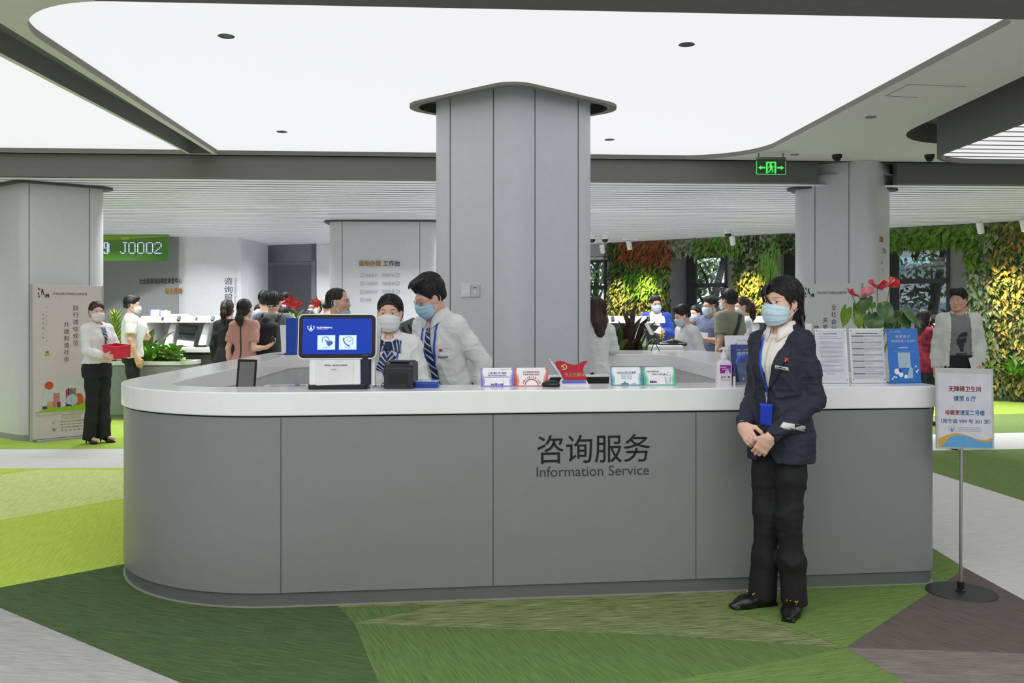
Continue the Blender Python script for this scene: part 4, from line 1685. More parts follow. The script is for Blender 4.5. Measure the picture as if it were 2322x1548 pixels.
# --- staff side of the left wing: slim screen, scanner, small stand, folder display
S = 5.25
ls = empty('slim_monitor', (clamp_ctr(556, S), S, 0.75), R(-24), 'slim dark-edged monitor standing inside the counter on the left', 'monitor')
mb = MB()
mb.box((0, 0, 0.245), (0.135, 0.016, 0.41), Matrix.Rotation(R(-6), 3, 'X'))
f = mb.build('casing', [M_BLACK], ls, bevel=0.002)
ink = Ink(Matrix.Rotation(R(-6), 3, 'X') @ Vector((0, -0.008, 0)) + Vector((0, 0, 0.245)), (1, 0, 0), Matrix.Rotation(R(-6), 3, 'X') @ Vector((0, 0, 1)), 0.001)
ink.bar(-0.050, -0.2, 0.064, 0.19, 0)
ink.build('display', [mat('grey_glass', (128, 128, 128), rough=0.15)], f)
mb = MB()
mb.box((0, 0.02, 0.02), (0.16, 0.14, 0.04))
mb.build('foot', [M_BLACK], ls, bevel=0.004)
S = 5.45
sn = empty('document_scanner', (clamp_ctr(648, S), S + 0.05, 0.75), R(8), 'white document scanner on the inner desk left of the terminal', 'scanner')
mb = MB()
mb.box((0, 0, 0.135), (0.32, 0.26, 0.27))
mb.build('housing', [M_WHITEP], sn, bevel=0.014)
mb = MB()
mb.box((0.0, -0.02, 0.2705), (0.22, 0.12, 0.003))
mb.build('glass_bed', [mat('scanner_grey', (140, 142, 146), rough=0.2)], sn)
mb = MB()
mb.box((-0.1, -0.07, 0.2725), (0.06, 0.05, 0.003))
mb.build('control_panel', [M_BLACK], sn)
mb = MB()
mb.box((0, 0, 0.04), (0.028, 0.008, 0.075), Matrix.Rotation(R(-12), 3, 'X') @ Matrix.Rotation(R(-12), 3, 'Y'))
o = mb.build('card_reader', [mat('reader_grey', (150, 154, 158), rough=0.3)], None, loc=(clamp_ctr(672, 5.42), 5.42, 1.022), rz=R(20), bevel=0.003)
mb2 = MB()
mb2.lathe([(0.026, 0), (0.026, 0.006), (0.008, 0.01)], n=14)
mb2.build('stand', [M_BLACK], o, loc=(0, 0.0, 0.0))
tag(o, 'small grey handheld reader upright on the white scanner', 'reader')
S = 8.35
fd_ = empty('folder_display', (clamp_ctr(648, S) + 0.02, S + 0.05, CT), R(-18), 'tall blue folder display standing on the far left of the counter', 'display')
mb = MB()
mb.box((0.045, 0.0, 0.175), (0.10, 0.09, 0.345))
mb.build('blue_holder', [mat('folder_blue', (34, 74, 176), rough=0.35)], fd_)
mb = MB()
mb.add([(-0.005, -0.05, 0.02), (-0.05, -0.05, 0.0), (-0.07, -0.05, 0.28), (-0.005, -0.05, 0.28), (-0.005, 0.04, 0.02), (-0.05, 0.04, 0.0), (-0.07, 0.04, 0.28), (-0.005, 0.04, 0.28)],
       [(0, 3, 2, 1), (4, 5, 6, 7), (0, 4, 7, 3), (1, 2, 6, 5), (2, 3, 7, 6), (0, 1, 5, 4)])
mb.build('white_sheets', [M_WHITEP], fd_)
mb = MB()
mb.box((0.0, 0.0, 0.003), (0.22, 0.14, 0.006))
mb.build('clear_base', [M_ACR], fd_)
mb = MB()
mb.box((0, 0, 0.012), (0.20, 0.10, 0.024))
o = mb.build('paper_pile', [mat('pile_white', (224, 226, 222), rough=0.6)], None, loc=(clamp_ctr(694, 8.8), 8.8, CT), rz=0.1, bevel=0.002)
tag(o, 'low pile of white papers on the counter behind the blue folder display', 'papers')

# --- wall plates on the column
PLN = Vector((0.012 + 0.82, 7.78, 0)) - Vector((0.012, 7.17, 0))
fl_a, fl_b = Vector((0.012 - 0.82, 7.76, 0)), Vector((0.012, 7.17, 0))
ud = (fl_b - fl_a).normalized()
for (a, b_, y0, y1, nm, lab) in ((1047, 1068, 645, 673, 'light_switch', 'white light switch plate on the column, left of the socket'), (1069, 1089, 645, 673, 'power_socket', 'pale power socket plate on the column, right of the switch')):
    k0, k1 = (a - CX) / FPX, (b_ - CX) / FPX
    t0 = (k0 * fl_a.y - fl_a.x) / (ud.x - k0 * ud.y)
    t1_ = (k1 * fl_a.y - fl_a.x) / (ud.x - k1 * ud.y)
    c = fl_a + ud * ((t0 + t1_) / 2)
    z0, z1 = EYE - (y1 - CY) / FPX * c.y, EYE - (y0 - CY) / FPX * c.y
    w, h = (t1_ - t0), z1 - z0
    e = empty(nm, (c.x, c.y, (z0 + z1) / 2), math.atan2(ud.y, ud.x), lab, 'switch' if nm == 'light_switch' else 'socket')
    mb = MB()
    mb.box((0, -0.006, 0), (w, 0.012, h))
    mb.build('plate', [M_WHITEP if nm == 'light_switch' else mat('socket_grey', (205, 207, 210), rough=0.4)], e, bevel=0.002)
    ink = Ink((0, -0.012, 0), (1, 0, 0), (0, 0, 1), 0.001)
    if nm == 'light_switch':
        ink.bar(-w * 0.3, -h * 0.2, -w * 0.04, h * 0.05, 0)
        ink.bar(w * 0.04, -h * 0.2, w * 0.3, h * 0.05, 0)
        ink.bar(-w * 0.22, h * 0.2, w * 0.24, h * 0.34, 0)
    else:
        for sx in (-1, 1):
            ink.disc(sx * w * 0.1, h * 0.25, 0.006, 1)
        ink.disc(0, -h * 0.1, 0.012, 0)
    ink.build('buttons' if nm == 'light_switch' else 'holes', [mat('button_white', (244, 246, 246), rough=0.3), M_DARK], e)


# ------------------------------------------------------------------ foliage helpers
class Leaves:
    """Many small folded leaves collected in one mesh."""

    def __init__(s, seed=1):
        s.mb = MB()
        s.r = random.Random(seed)

    def leaf(s, p, d, n, L, w, mi=0, fold=0.25, droop=0.25, segs=2):
        p, d, n = Vector(p), Vector(d).normalized(), Vector(n)
        side = d.cross(n)
        side = side.normalized() if side.length > 1e-6 else d.orthogonal().normalized()
        n = side.cross(d)
        rows = []
        prof = {2: ((0, 0.06), (0.45, 0.5), (1.0, 0.03)), 3: ((0, 0.05), (0.3, 0.48), (0.65, 0.40), (1.0, 0.02)), 5: ((0, 0.05), (0.18, 0.4), (0.38, 0.5), (0.6, 0.42), (0.8, 0.25), (1, 0.02))}[segs]
        for t, q in prof:
            c = p + d * (L * t) - n * 0 + Vector((0, 0, -droop * L * t * t))
            rows.append([c - side * w * q + n * (w * fold * q), c, c + side * w * q + n * (w * fold * q)])
        s.mb.grid(rows, mi)

    def blade(s, base, az, up, L, w, mi=0, curve=0.5, segs=6):
        """Strap leaf that leaves the base at angle `up` above the horizontal and bends over."""
        h = Vector((math.cos(az), math.sin(az), 0))
        side = Vector((-h.y, h.x, 0))
        p = Vector(base)
        rows = []
        a = up
        for i in range(segs + 1):
            t = i / segs
            q = w * (0.35 + 1.3 * t) * (1 - t) ** 0.6 if t < 1 else 0.001
            q = min(q, w * 0.5) + 0.001
            d = h * math.cos(a) + Vector((0, 0, 1)) * math.sin(a)
            nn = Vector((0, 0, 1)) * math.cos(a) - h * math.sin(a)
            rows.append([p - side * q + nn * q * 0.5, p, p + side * q + nn * q * 0.5])
            p = p + d * (L / segs)
            a -= curve * (1.2 / segs) * (0.5 + t)
        s.mb.grid(rows, mi)

    def build(s, name, mats, parent=None, **k):
        o = s.mb.build(name, mats, parent, **k)
        return o


LG = [leafmat('leaf_dark', (46, 66, 34), (74, 96, 48)), leafmat('leaf_mid', (78, 104, 46), (110, 134, 62)), leafmat('leaf_bright', (92, 150, 44), (126, 180, 66)),
      leafmat('leaf_croton', (116, 70, 38), (172, 106, 58)), leafmat('leaf_pale', (112, 130, 96), (158, 168, 132)), leafmat('leaf_gold_warm_lit', (150, 140, 56), (190, 170, 84)),  # last one is yellow-green, warm spotlight put into the leaf colour
      mat('flower_red', (196, 44, 50), rough=0.5), leafmat('leaf_big', (84, 128, 44), (120, 158, 66)), leafmat('leaf_deep_green', (36, 46, 28), (52, 62, 36))]  # last one is the darkest green, mixed in at random


def species(s, z, rnd):
    """Planting plan of the living wall."""
    j, k = s + rnd.gauss(0, 0.07), z + rnd.gauss(0, 0.07)
    if rnd.random() < 0.002:
        return 6
    if k > 2.45 and 0.80 < j < 1.95 and k > 2.45 + 0.25 * abs(j - 1.5):
        return 3
    if 0.95 < j < 1.80 and 1.85 < k < 2.42:
        return 2
    if j < 0.95 and k > 2.0:
        return 0 if rnd.random() < 0.7 else 1
    if 1.9 < j < 2.5 and k > 2.6:
        return 4
    if 2.5 < j < 3.5 and k > 2.6:
        return 2 if rnd.random() < 0.5 else 1
    if 3.3 < j < 4.1:
        if k > 2.3:
            return 0 if rnd.random() < 0.6 else 4
        return 5 if rnd.random() < 0.45 else 1
    if 4.1 < j < 5.9:
        return 0 if rnd.random() < 0.7 else 1
    if 5.9 < j < 7.6 and k > 2.3:
        return 7
    if j >= 7.4:
        if j < 7.85:
            return 4 if rnd.random() < 0.6 else 1
        if k > 2.65:
            return 1 if rnd.random() < 0.5 else 5
        return 5 if rnd.random() < 0.55 else (0 if rnd.random() < 0.6 else 1)
    return rnd.choice((0, 1, 1, 5, 8))


def wall_planting(name, s0, s1, z0, z1, dens, label, over=0.0):
    lv = Leaves(int(s0 * 100) + 999)
    r = lv.r
    N = int((s1 - s0) * (z1 - z0) * dens * 1.7)
    for i in range(N):
        s = r.uniform(s0 - 0.05, s1 + 0.05)
        z = r.uniform(z0, z1)
        mi = species(s, z, r)
        p = Wp(s, -r.uniform(-0.02, 0.13), z)
        out = -WN * -1
        d = Vector((0, 0, -r.uniform(0.2, 1.0))) + WU * r.uniform(-0.9, 0.9) + WN * r.uniform(0.15, 0.9)
        n = WN + Vector((0, 0, r.uniform(0.1, 0.8))) + WU * r.uniform(-0.4, 0.4)
        L = {2: 0.16, 3: 0.17, 7: 0.17, 4: 0.13, 5: 0.11}.get(mi, 0.12) * r.uniform(0.55, 1.05)
        w = L * {2: 0.32, 3: 0.28, 7: 0.62, 4: 0.6, 5: 0.55}.get(mi, 0.55)
        lv.leaf(p, d, n, L, w, mi, 0.3, 0.3)
    if s0 < 3.5 < s1:
        for i in range(60):            # long hanging grass beside the pier
            p = Wp(r.uniform(3.85, 4.25), -0.1, r.uniform(2.6, 3.0))
            lv.leaf(p, Vector((0, 0, -1)) + WU * r.uniform(-0.12, 0.12) + WN * 0.1, WN, r.uniform(0.4, 0.75), 0.035, 2 if i % 3 else 1, 0.2, 0.0, 3)
    o = lv.build(name, LG)
    return tag(o, label, 'plants', None, 'stuff')


wall_planting('living_wall_foliage', -3.2, -0.95, 0.5, 3.0, 260, 'living wall planting left of the first window, mostly behind the big column')
wall_planting('living_wall_foliage', 0.55, 1.88, 0.5, 3.0, 620, 'living wall planting with orange croton leaves and two warm lit patches beside the blue-suited man')
wall_planting('living_wall_foliage', 3.37, 4.02, 0.5, 3.0, 620, 'narrow living wall strip glowing yellow behind the navy-suited woman')
wall_planting('living_wall_foliage', 5.45, 5.98, 0.8, 3.0, 300, 'living wall strip behind the right column')
wall_planting('living_wall_foliage', 7.53, 10.4, 0.1, 3.0, 560, 'broad living wall with yellow lit leaves behind the man in a white shirt')
wall_planting('living_wall_foliage', 0.5, 7.6, 2.66, 3.0, 620, 'band of foliage growing above the windows along the ceiling edge')

# warm track spots
M_SPOTW = mat('track_spot_white', (236, 236, 236), rough=0.35)


def track_spot(px, py, d, aim, watt, label):
    p = P(px, py, d)
    e = empty('track_spotlight', p, 0, label, 'spotlight', 'white track spotlights at the ceiling edge')
    dv = (Vector(aim) - p).normalized()
    mb = MB()
    # the can hangs at a lively angle towards the planting
    q = Vector((dv.x * 0.5, dv.y * 0.5, -1)).normalized()
    mb.tube([-q * 0.09, q * 0.085], 0.052, 14)
    mb.build('can', [M_SPOTW], e)
    mb = MB()
    mb.tube([Vector((0, 0, 0.02)), Vector((0, 0, 2.975 - p.z))], 0.012, 8)
    mb.box((0, 0, 2.97 - p.z), (0.30, 0.05, 0.03))
    mb.build('bracket', [M_SPOTW], e)
    mb = MB()
    mb.tube([q * 0.085, q * 0.088], 0.042, 14)
    mb.build('lens', [mat('spot_lens', (255, 214, 140), rough=0.3, emit=3.0, emit_col=(255, 214, 140))], e)
    l = bpy.data.lights.new('spot_beam', 'SPOT')
    l.energy = watt
    l.spot_size = R(40)
    l.spot_blend = 0.9
    l.color = (1.0, 0.70, 0.26)
    l.shadow_soft_size = 0.04
    lo = bpy.data.objects.new('spot_beam', l)
    lo.location = q * 0.1
    lo.rotation_euler = dv.to_track_quat('-Z', 'Y').to_euler()
    COL.objects.link(lo)
    lo.parent = e


track_spot(1366, 564, 18.4, Wp(0.78, 0, 1.62), SPOT_WATT * 1.3, 'white track spotlight nearest the big column')
track_spot(1427, 556, 18.0, Wp(1.48, 0, 1.66), SPOT_WATT * 1.3, 'white track spotlight over the orange croton leaves')
track_spot(1661, 545, 16.6, Wp(3.72, 0, 1.75), SPOT_WATT * 1.6, 'white track spotlight left of the right column')
track_spot(2223, 517, 14.3, Wp(8.25, 0, 1.55), SPOT_WATT * 1.2, 'white track spotlight above the man in the white shirt')
track_spot(2322, 512, 13.9, Wp(9.0, 0, 1.2), SPOT_WATT * 1.0, 'white track spotlight cut by the right picture edge')


def dome_camera(px, py, d, white, label, zc):
    p = P(px, py, d)
    e = empty('security_camera', (p.x, p.y, zc), 0, label, 'camera')
    r = 0.075 if white else 0.05
    mb = MB()
    mb.lathe([(r, 0), (r, -0.06), (r * 0.9, -0.075)] if white else [(r * 1.1, 0), (r * 1.05, -0.03), (r, -0.04)], n=18)
    mb.build('housing', [M_WHITEP if white else M_DARK], e)
    mb = MB()
    z0 = -0.075 if white else -0.04
    mb.lathe([(r * 0.85 * math.cos(a), z0 - r * 0.85 * math.sin(a)) for a in (0, 0.4, 0.8, 1.2, 1.5)], n=18)
    o = mb.build('dome', [mat('smoked_dome', (24, 24, 26), rough=0.08)], e, smooth=True)
    return e


dome_camera(1651, 524, 16.2, True, 'white dome camera on the slatted ceiling, above the left of the right column', ZS)
dome_camera(1372, 541, 17.4, True, 'white dome camera on the slatted ceiling near the big column', ZS)
dome_camera(1343, 542, 17.4, True, 'white dome camera half hidden by the big column', ZS)
dome_camera(1898, 366, 9.9, False, 'black dome camera in front of the right column head', ZC)
dome_camera(2108, 370, 9.9, False, 'black dome camera under the hanging light box on the right', ZC)

# recessed fittings in the luminous ceiling
for i, (px, py, lab) in enumerate(((513, 81, 'dark recessed ceiling fitting, near left one in the luminous ceiling'), (1557, 100, 'dark recessed ceiling fitting, near right one in the luminous ceiling'),
                                   (639, 298, 'dark recessed ceiling fitting, far left one in the luminous ceiling'), (1382, 316, 'dark recessed ceiling fitting just right of the big column'))):
    d = (ZP - EYE) * FPX / (CY - py)
    p = P(px, py, d)
    mb = MB()
    mb.lathe([(0.052, -0.002), (0.055, -0.004), (0.048, -0.0035), (0.046, 0.0)], n=24)
    o = mb.build('recessed_fitting', [M_BLACK], None, loc=(p.x, p.y, ZP))
    tag(o, lab, 'ceiling fitting', 'recessed fittings in the luminous ceiling')
for px, py, lab in ((1975, 265, 'grey round ceiling fitting in the plain ceiling on the right'), (1802, 350, 'grey round ceiling fitting beside the exit sign')):
    d = (ZC - EYE) * FPX / (CY - py)
    p = P(px, py, d)
    mb = MB()
    mb.lathe([(0.05, -0.001), (0.048, -0.006), (0.03, -0.004)], n=20)
    o = mb.build('ceiling_speaker', [mat('fitting_grey', (120, 120, 126), rough=0.5)], None, loc=(p.x, p.y, ZC))
    tag(o, lab, 'ceiling fitting')
# access hatch outline
mb = MB()
for a, b_ in (((2062, 191), (2190, 196)), ((2008, 217), (2082, 221)), ((2008, 217), (2062, 191))):
    da, db = ((ZC - EYE) * FPX / (CY - q[1]) for q in (a, b_))
    pa, pb_ = P(a[0], a[1], da), P(b_[0], b_[1], db)
    dd = (pb_ - pa)
    mb.box(((pa.x + pb_.x) / 2, (pa.y + pb_.y) / 2, ZC), (dd.length, 0.008, 0.004), math.atan2(dd.y, dd.x))
st(mb.build('trim_6', [M_SLOT]))

# ------------------------------------------------------------------ exit sign
S = 9.8
k = S / FPX
ex = empty('exit_sign', P(1748, 395, S), R(3), 'hanging green emergency exit sign with a running figure and two arrows', 'sign')
w, h = 67 * k, 39 * k
mb = MB()
mb.box((0, 0, h * 0.42), (w, 0.012, h * 0.84))
mb.build('panel', [mat('exit_glass', (66, 84, 68), rough=0.2)], ex)
mb = MB()
mb.box((0, 0, h * 0.92), (w, 0.03, h * 0.14))
mb.box((-w * 0.42, 0, h * 1.1 + 0.02), (0.012, 0.012, 0.08))
mb.box((w * 0.42, 0, h * 1.1 + 0.02), (0.012, 0.012, 0.08))
mb.build('hanger', [mat('exit_bracket', (110, 118, 108), rough=0.4)], ex)
ink = Ink((0, -0.006, h * 0.38), (1, 0, 0), (0, 0, 1), 0.001)
W2, H2 = w / 2, h * 0.38
for a in (((-W2, -H2), (W2, -H2)), ((W2, -H2), (W2, H2)), ((-W2, H2), (-W2, -H2))):
    ink.stroke(a, 0.006)
ink.bar(-w * 0.175, -h * 0.34, w * 0.175, h * 0.34)
ink.bar(-w * 0.12, -h * 0.34, w * 0.12, h * 0.26, 1, 0.0006)
u = 0.0012
ink.disc(-w * 0.02, h * 0.19, 0.013, 0, u)
ink.stroke([(-w * 0.01, h * 0.12), (w * 0.01, -h * 0.05)], 0.026, 0, u)
ink.stroke([(-w * 0.01, h * 0.11), (-w * 0.08, h * 0.04), (-w * 0.09, -h * 0.04)], 0.010, 0, u)
ink.stroke([(0, h * 0.10), (w * 0.06, h * 0.03), (w * 0.1, h * 0.06)], 0.010, 0, u)
ink.stroke([(w * 0.01, -h * 0.05), (w * 0.06, -h * 0.14), (w * 0.05, -h * 0.28)], 0.013, 0, u)
ink.stroke([(w * 0.0, -h * 0.05), (-w * 0.05, -h * 0.2), (-w * 0.1, -h * 0.26)], 0.013, 0, u)
for sg in (-1, 1):
    ink.stroke([(sg * w * 0.2, 0), (sg * w * 0.36, 0)], 0.018)
    ink.shape([(sg * w * 0.44, 0), (sg * w * 0.34, h * 0.13), (sg * w * 0.34, -h * 0.13)] if sg > 0 else [(sg * w * 0.44, 0), (sg * w * 0.34, -h * 0.13), (sg * w * 0.34, h * 0.13)])
ink.build('pictogram', [mat('exit_green', (90, 235, 110), rough=0.4, emit=0.75, emit_col=(80, 240, 100)), mat('exit_dark', (40, 110, 60), rough=0.4)], ex)

# ------------------------------------------------------------------ hanging queue display with dot characters
S = 17.2
k = S / FPX
pr_ = P(383, 533, S)
led = empty('queue_display', (pr_.x, S, 3.0), R(0), 'green hanging queue display with white dot characters on the left', 'display')
Wl, Hl = 2.5, 59 * k
mb = MB()
pl = round_poly([(-Wl, 0), (0, 0), (0, -Hl), (-Wl, -Hl)], [0.01, 0.01, 0.10, 0.02], 6)
n = len(pl)
mb.add([(a, -0.04, b) for a, b in pl] + [(a, 0.04, b) for a, b in pl], [tuple(range(n - 1, -1, -1)), tuple(range(n, 2 * n))] + [(i, (i + 1) % n, n + (i + 1) % n, n + i) for i in range(n)])
mb.build('green_panel', [mat('display_green', (74, 120, 44), rough=0.1, spec=0.7, emit=0.05, emit_col=(80, 130, 40))], led)
ink = Ink((0, -0.04, 0), (1, 0, 0), (0, 0, 1), 0.002)
ink.shape([(-Wl, -0.02), (-Wl, -0.2), (0, -0.04), (0, -0.02)], 0)
ink.bar(-0.9, -0.10, -0.75, -0.055, 1, 0.001)
ink.build('top_band', [mat('display_lime', (132, 168, 52), rough=0.2), mat('display_lime_pale', (160, 190, 70), rough=0.3)], led)
DOT = {'9': ['01110', '11011', '11011', '11011', '01111', '00011', '00011', '11011', '01110'],
       'J': ['00111', '00010', '00010', '00010', '00010', '00010', '00010', '10010', '01100'],
       '0': ['01110', '10001', '10001', '10001', '10001', '10001', '10001', '10001', '01110'],
       '2': ['01110', '10001', '00001', '00001', '00010', '00100', '01000', '10000', '11111']}
ink = Ink((0, -0.04, 0), (1, 0, 0), (0, 0, 1), 0.006)
ds = 27 * k / 9
for ch, x in (('9', 234), ('J', 274), ('0', 293), ('0', 313), ('0', 333), ('2', 352)):
    for r_, row in enumerate(DOT[ch]):
        for c_, b_ in enumerate(row):
            if b_ == '1':
                xx = (x - 383) * k + (c_ + 0.5) * 17 * k / 5
                yy = -(550 - 533) * k - (r_ + 0.5) * ds
                ink.bar(xx - ds * 0.40, yy - ds * 0.40, xx + ds * 0.40, yy + ds * 0.40)
ink.build('dot_characters', [mat('led_white', (206, 210, 255), rough=0.4, emit=0.85, emit_col=(206, 210, 255))], led)


# ------------------------------------------------------------------ lettering on the rear walls (parts of the wall they are on)
def wall_ink(name, mats, org, u, fn):
    ink = Ink(org, u, (0, 0, 1), 0.004)
    fn(ink)
    o = ink.build(name, mats)
    o['kind'] = 'structure'
    return o


S = 14.43
kk = S / FPX
oc = P(862, 640, S)


def col_text(i):
    X = lambda px: (px - 862) * kk
    Y = lambda py: (640 - py) * kk
    i.text('自助办理', X(840), Y(597), 13 * kk, 48 * kk, 1, 0.02)
    i.text('工作台', X(888), Y(597), 13 * kk, 38 * kk, 0, 0.012)
    rows = (('智能导办', '视频咨询'), ('人证核验', '材料智审'), ('自助交件', '现场办理'), ('材料', ''))
    for r, (a, b_) in enumerate(rows):
        y = Y(624 + 18.4 * r)
        i.arc(X(822), y, 4 * kk, 0, 360, 0.008, 2)
        i.text(a, X(843 if len(a) > 2 else 836), y, 7.5 * kk, (28 if len(a) > 2 else 14) * kk, 2)
        if b_:
            i.text(b_, X(881), y, 7.5 * kk, 28 * kk, 2)
            i.arc(X(902), y, 4 * kk, 0, 360, 0.008, 2)


M_FAINT = mat('faint_lettering', (140, 143, 146), rough=0.5)
wall_ink('wall_lettering', [M_INK, M_ORANGE, M_FAINT], oc - Vector((0, 0.015, 0)), (1, 0.022, 0), col_text)
# vertical lettering on the block face
a_, b_ = Vector((-6.50, 17.55, 0)), Vector((-5.52, 17.95, 0))
ub = (b_ - a_).normalized()
kx = (518 - CX) / FPX
t = (kx * a_.y - a_.x) / (ub.x - kx * ub.y)
ob = a_ + ub * t
kk2 = ob.y / FPX


def blk_text(i):
    for n_, ch in enumerate('咨询服务'):
        i.text(ch, 0, EYE - (637 + 19 * n_ - CY) * kk2, 16 * kk2, 18 * kk2, 0)
    vs, fs = text_mesh('Information Service', 1.0)
    x0, x1 = min(p.x for p in vs), max(p.x for p in vs)
    sc = 62 * kk2 / (x1 - x0)
    i.mb.add([i.pt(13 * kk2 + p.y * sc, EYE - (630 - CY) * kk2 - (p.x - x0) * sc) for p in vs], fs, 1)


wall_ink('wall_lettering', [M_INK, M_FAINT], Vector((ob.x, ob.y, 0)), ub, blk_text)
a_, b_ = Vector((-9.75, 18.91, 0)), Vector((-6.66, 17.60, 0))
ub2 = (b_ - a_).normalized()


def on_line(a, u, px):
    k_ = (px - CX) / FPX
    return (k_ * a.y - a.x) / (u.x - k_ * u.y)


t0, t1 = on_line(a_, ub2, 316), on_line(a_, ub2, 413)
t2 = on_line(a_, ub2, 375)
om = a_ + ub2 * ((t0 + t1) / 2)
kk3 = om.y / FPX


def dk_text(i):
    i.text('社会投资项目审批审查中心', 0, EYE - (637 - CY) * kk3, 13 * kk3, (t1 - t0), 0, 0.01)
    i.text('综合咨询', (t2 + t1) / 2 - (t0 + t1) / 2, EYE - (660 - CY) * kk3, 14 * kk3, (t1 - t2), 1, 0.02)


wall_ink('wall_lettering', [M_INK, M_ORANGE], Vector((om.x, om.y, 0)), ub2, dk_text)
a_, b_ = Vector((4.20, 10.20, 0)), Vector((4.68, 10.86, 0))
ub4 = (b_ - a_).normalized()
tm = on_line(a_, ub4, 2003)
orr = a_ + ub4 * tm
kk4 = orr.y / FPX
wall_ink('wall_lettering', [M_INK, M_ORANGE, M_FAINT], Vector((orr.x, orr.y, 0)), ub4,
         lambda i: (i.text('自助', -0.10, EYE - (544 - CY) * kk4, 13 * kk4, 0.17, 1, 0.02), i.text('工作台', 0.03, EYE - (568 - CY) * kk4, 13 * kk4, 0.20, 0),
                    i.text('智能', -0.09, EYE - (596 - CY) * kk4, 6 * kk4, 0.1, 2), i.text('材料', -0.03, EYE - (612 - CY) * kk4, 6 * kk4, 0.1, 2)))


# ------------------------------------------------------------------ standing poster boards
M_BOARD = mat('poster_pink', (214, 205, 206), rough=0.55, var=0.02)
M_BOARDE = mat('poster_edge', (176, 178, 176), rough=0.5)
PC = [M_BOARD, mat('print_maroon', (92, 52, 62), rough=0.6), mat('print_black', (34, 32, 34), rough=0.6), mat('print_red', (188, 48, 52), rough=0.6), mat('print_vermilion', (206, 78, 52), rough=0.6),
      mat('print_lime', (140, 198, 24), rough=0.6), mat('print_sand', (200, 184, 174), rough=0.6), mat('print_cloud', (208, 209, 207), rough=0.6), mat('print_navy', (50, 52, 112), rough=0.6),
      mat('print_rose', (200, 132, 128), rough=0.6), mat('print_teal', (62, 142, 130), rough=0.6), mat('print_amber', (206, 158, 92), rough=0.6), mat('print_plum', (120, 44, 98), rough=0.6),
      mat('print_iceblue', (186, 198, 216), rough=0.6), mat('print_sage', (166, 176, 150), rough=0.6), mat('print_orange', (206, 92, 44), rough=0.6)]


def board(name, pl_, pr2, h, m, label, draw, cat='poster'):
    a, b_ = Vector(pl_), Vector(pr2)
    w = (b_ - a).length
    rz = math.atan2(b_.y - a.y, b_.x - a.x)
    e = empty(name, ((a.x + b_.x) / 2, (a.y + b_.y) / 2, 0), rz, label, cat)
    mb = MB()
    mb.box((0, 0.02, h / 2 + 0.015), (w, 0.035, h - 0.03), None)
    mb.build('board', [m], e, bevel=0.003)
    mb = MB()
    mb.box((-w / 2 - 0.006, 0.02, h / 2), (0.014, 0.05, h))
    mb.box((w / 2 + 0.004, 0.02, h / 2), (0.010, 0.05, h))
    mb.box((0, 0.03, 0.012), (w * 0.9, 0.16, 0.024))
    mb.build('frame', [M_BOARDE], e)
    ink = Ink((0, 0.0025, 0), (1, 0, 0), (0, 0, 1), 0.0015)
    draw(ink, w, h)
    ink.build('print', PC, e)
    return e


def head(i, w, h, x0=0.0):
    X = lambda u: (u - 0.5) * w
    Y = lambda v: (1 - v) * h
    # brush-written masthead
    i.stroke([(X(0.085), Y(0.020)), (X(0.10), Y(0.035))], [0.010, 0.016], 2)
    i.stroke([(X(0.095), Y(0.05)), (X(0.08), Y(0.06)), (X(0.10), Y(0.068))], [0.006, 0.012, 0.006], 2)
    i.stroke([(X(0.125), Y(0.03)), (X(0.15), Y(0.028))], 0.009, 2)
    i.stroke([(X(0.12), Y(0.042)), (X(0.155), Y(0.040))], 0.010, 2)
    i.stroke([(X(0.14), Y(0.03)), (X(0.125), Y(0.065))], [0.012, 0.005], 2)
    i.stroke([(X(0.145), Y(0.045)), (X(0.165), Y(0.066))], [0.010, 0.012], 2)
    i.stroke([(X(0.185), Y(0.066)), (X(0.17), Y(0.085))], [0.010, 0.005], 2)
    i.stroke([(X(0.19), Y(0.068)), (X(0.235), Y(0.064))], 0.012, 2)
    i.stroke([(X(0.20), Y(0.06)), (X(0.20), Y(0.083))], 0.010, 2)
    i.stroke([(X(0.22), Y(0.058)), (X(0.225), Y(0.082))], 0.012, 2)
    i.shape([(X(0.08), Y(0.082)), (X(0.105), Y(0.082)), (X(0.105), Y(0.072)), (X(0.08), Y(0.072))], 3)
    i.text('巩固全国文明城区创建成果', X(0.525), Y(0.056), h * 0.0155, w * 0.49, 2)


def lotus(i, x, y, r):
    i.disc(x, y + r * 0.9, r * 0.42, 3, 0, r * 0.34)
    i.disc(x, y + r * 0.9, r * 0.2, 9, 0.0004, r * 0.2)
    i.shape([(x - r * 0.9, y + 0.1 * r), (x - r * 0.4, y + r * 0.5), (x, y + r * 0.35), (x + r * 0.4, y + r * 0.5), (x + r * 0.9, y + 0.1 * r), (x, y - 0.05 * r)], 5)
    i.text('徐汇', x, y - r * 0.05, r * 0.3, r * 1.2, 11, up=0.0005)


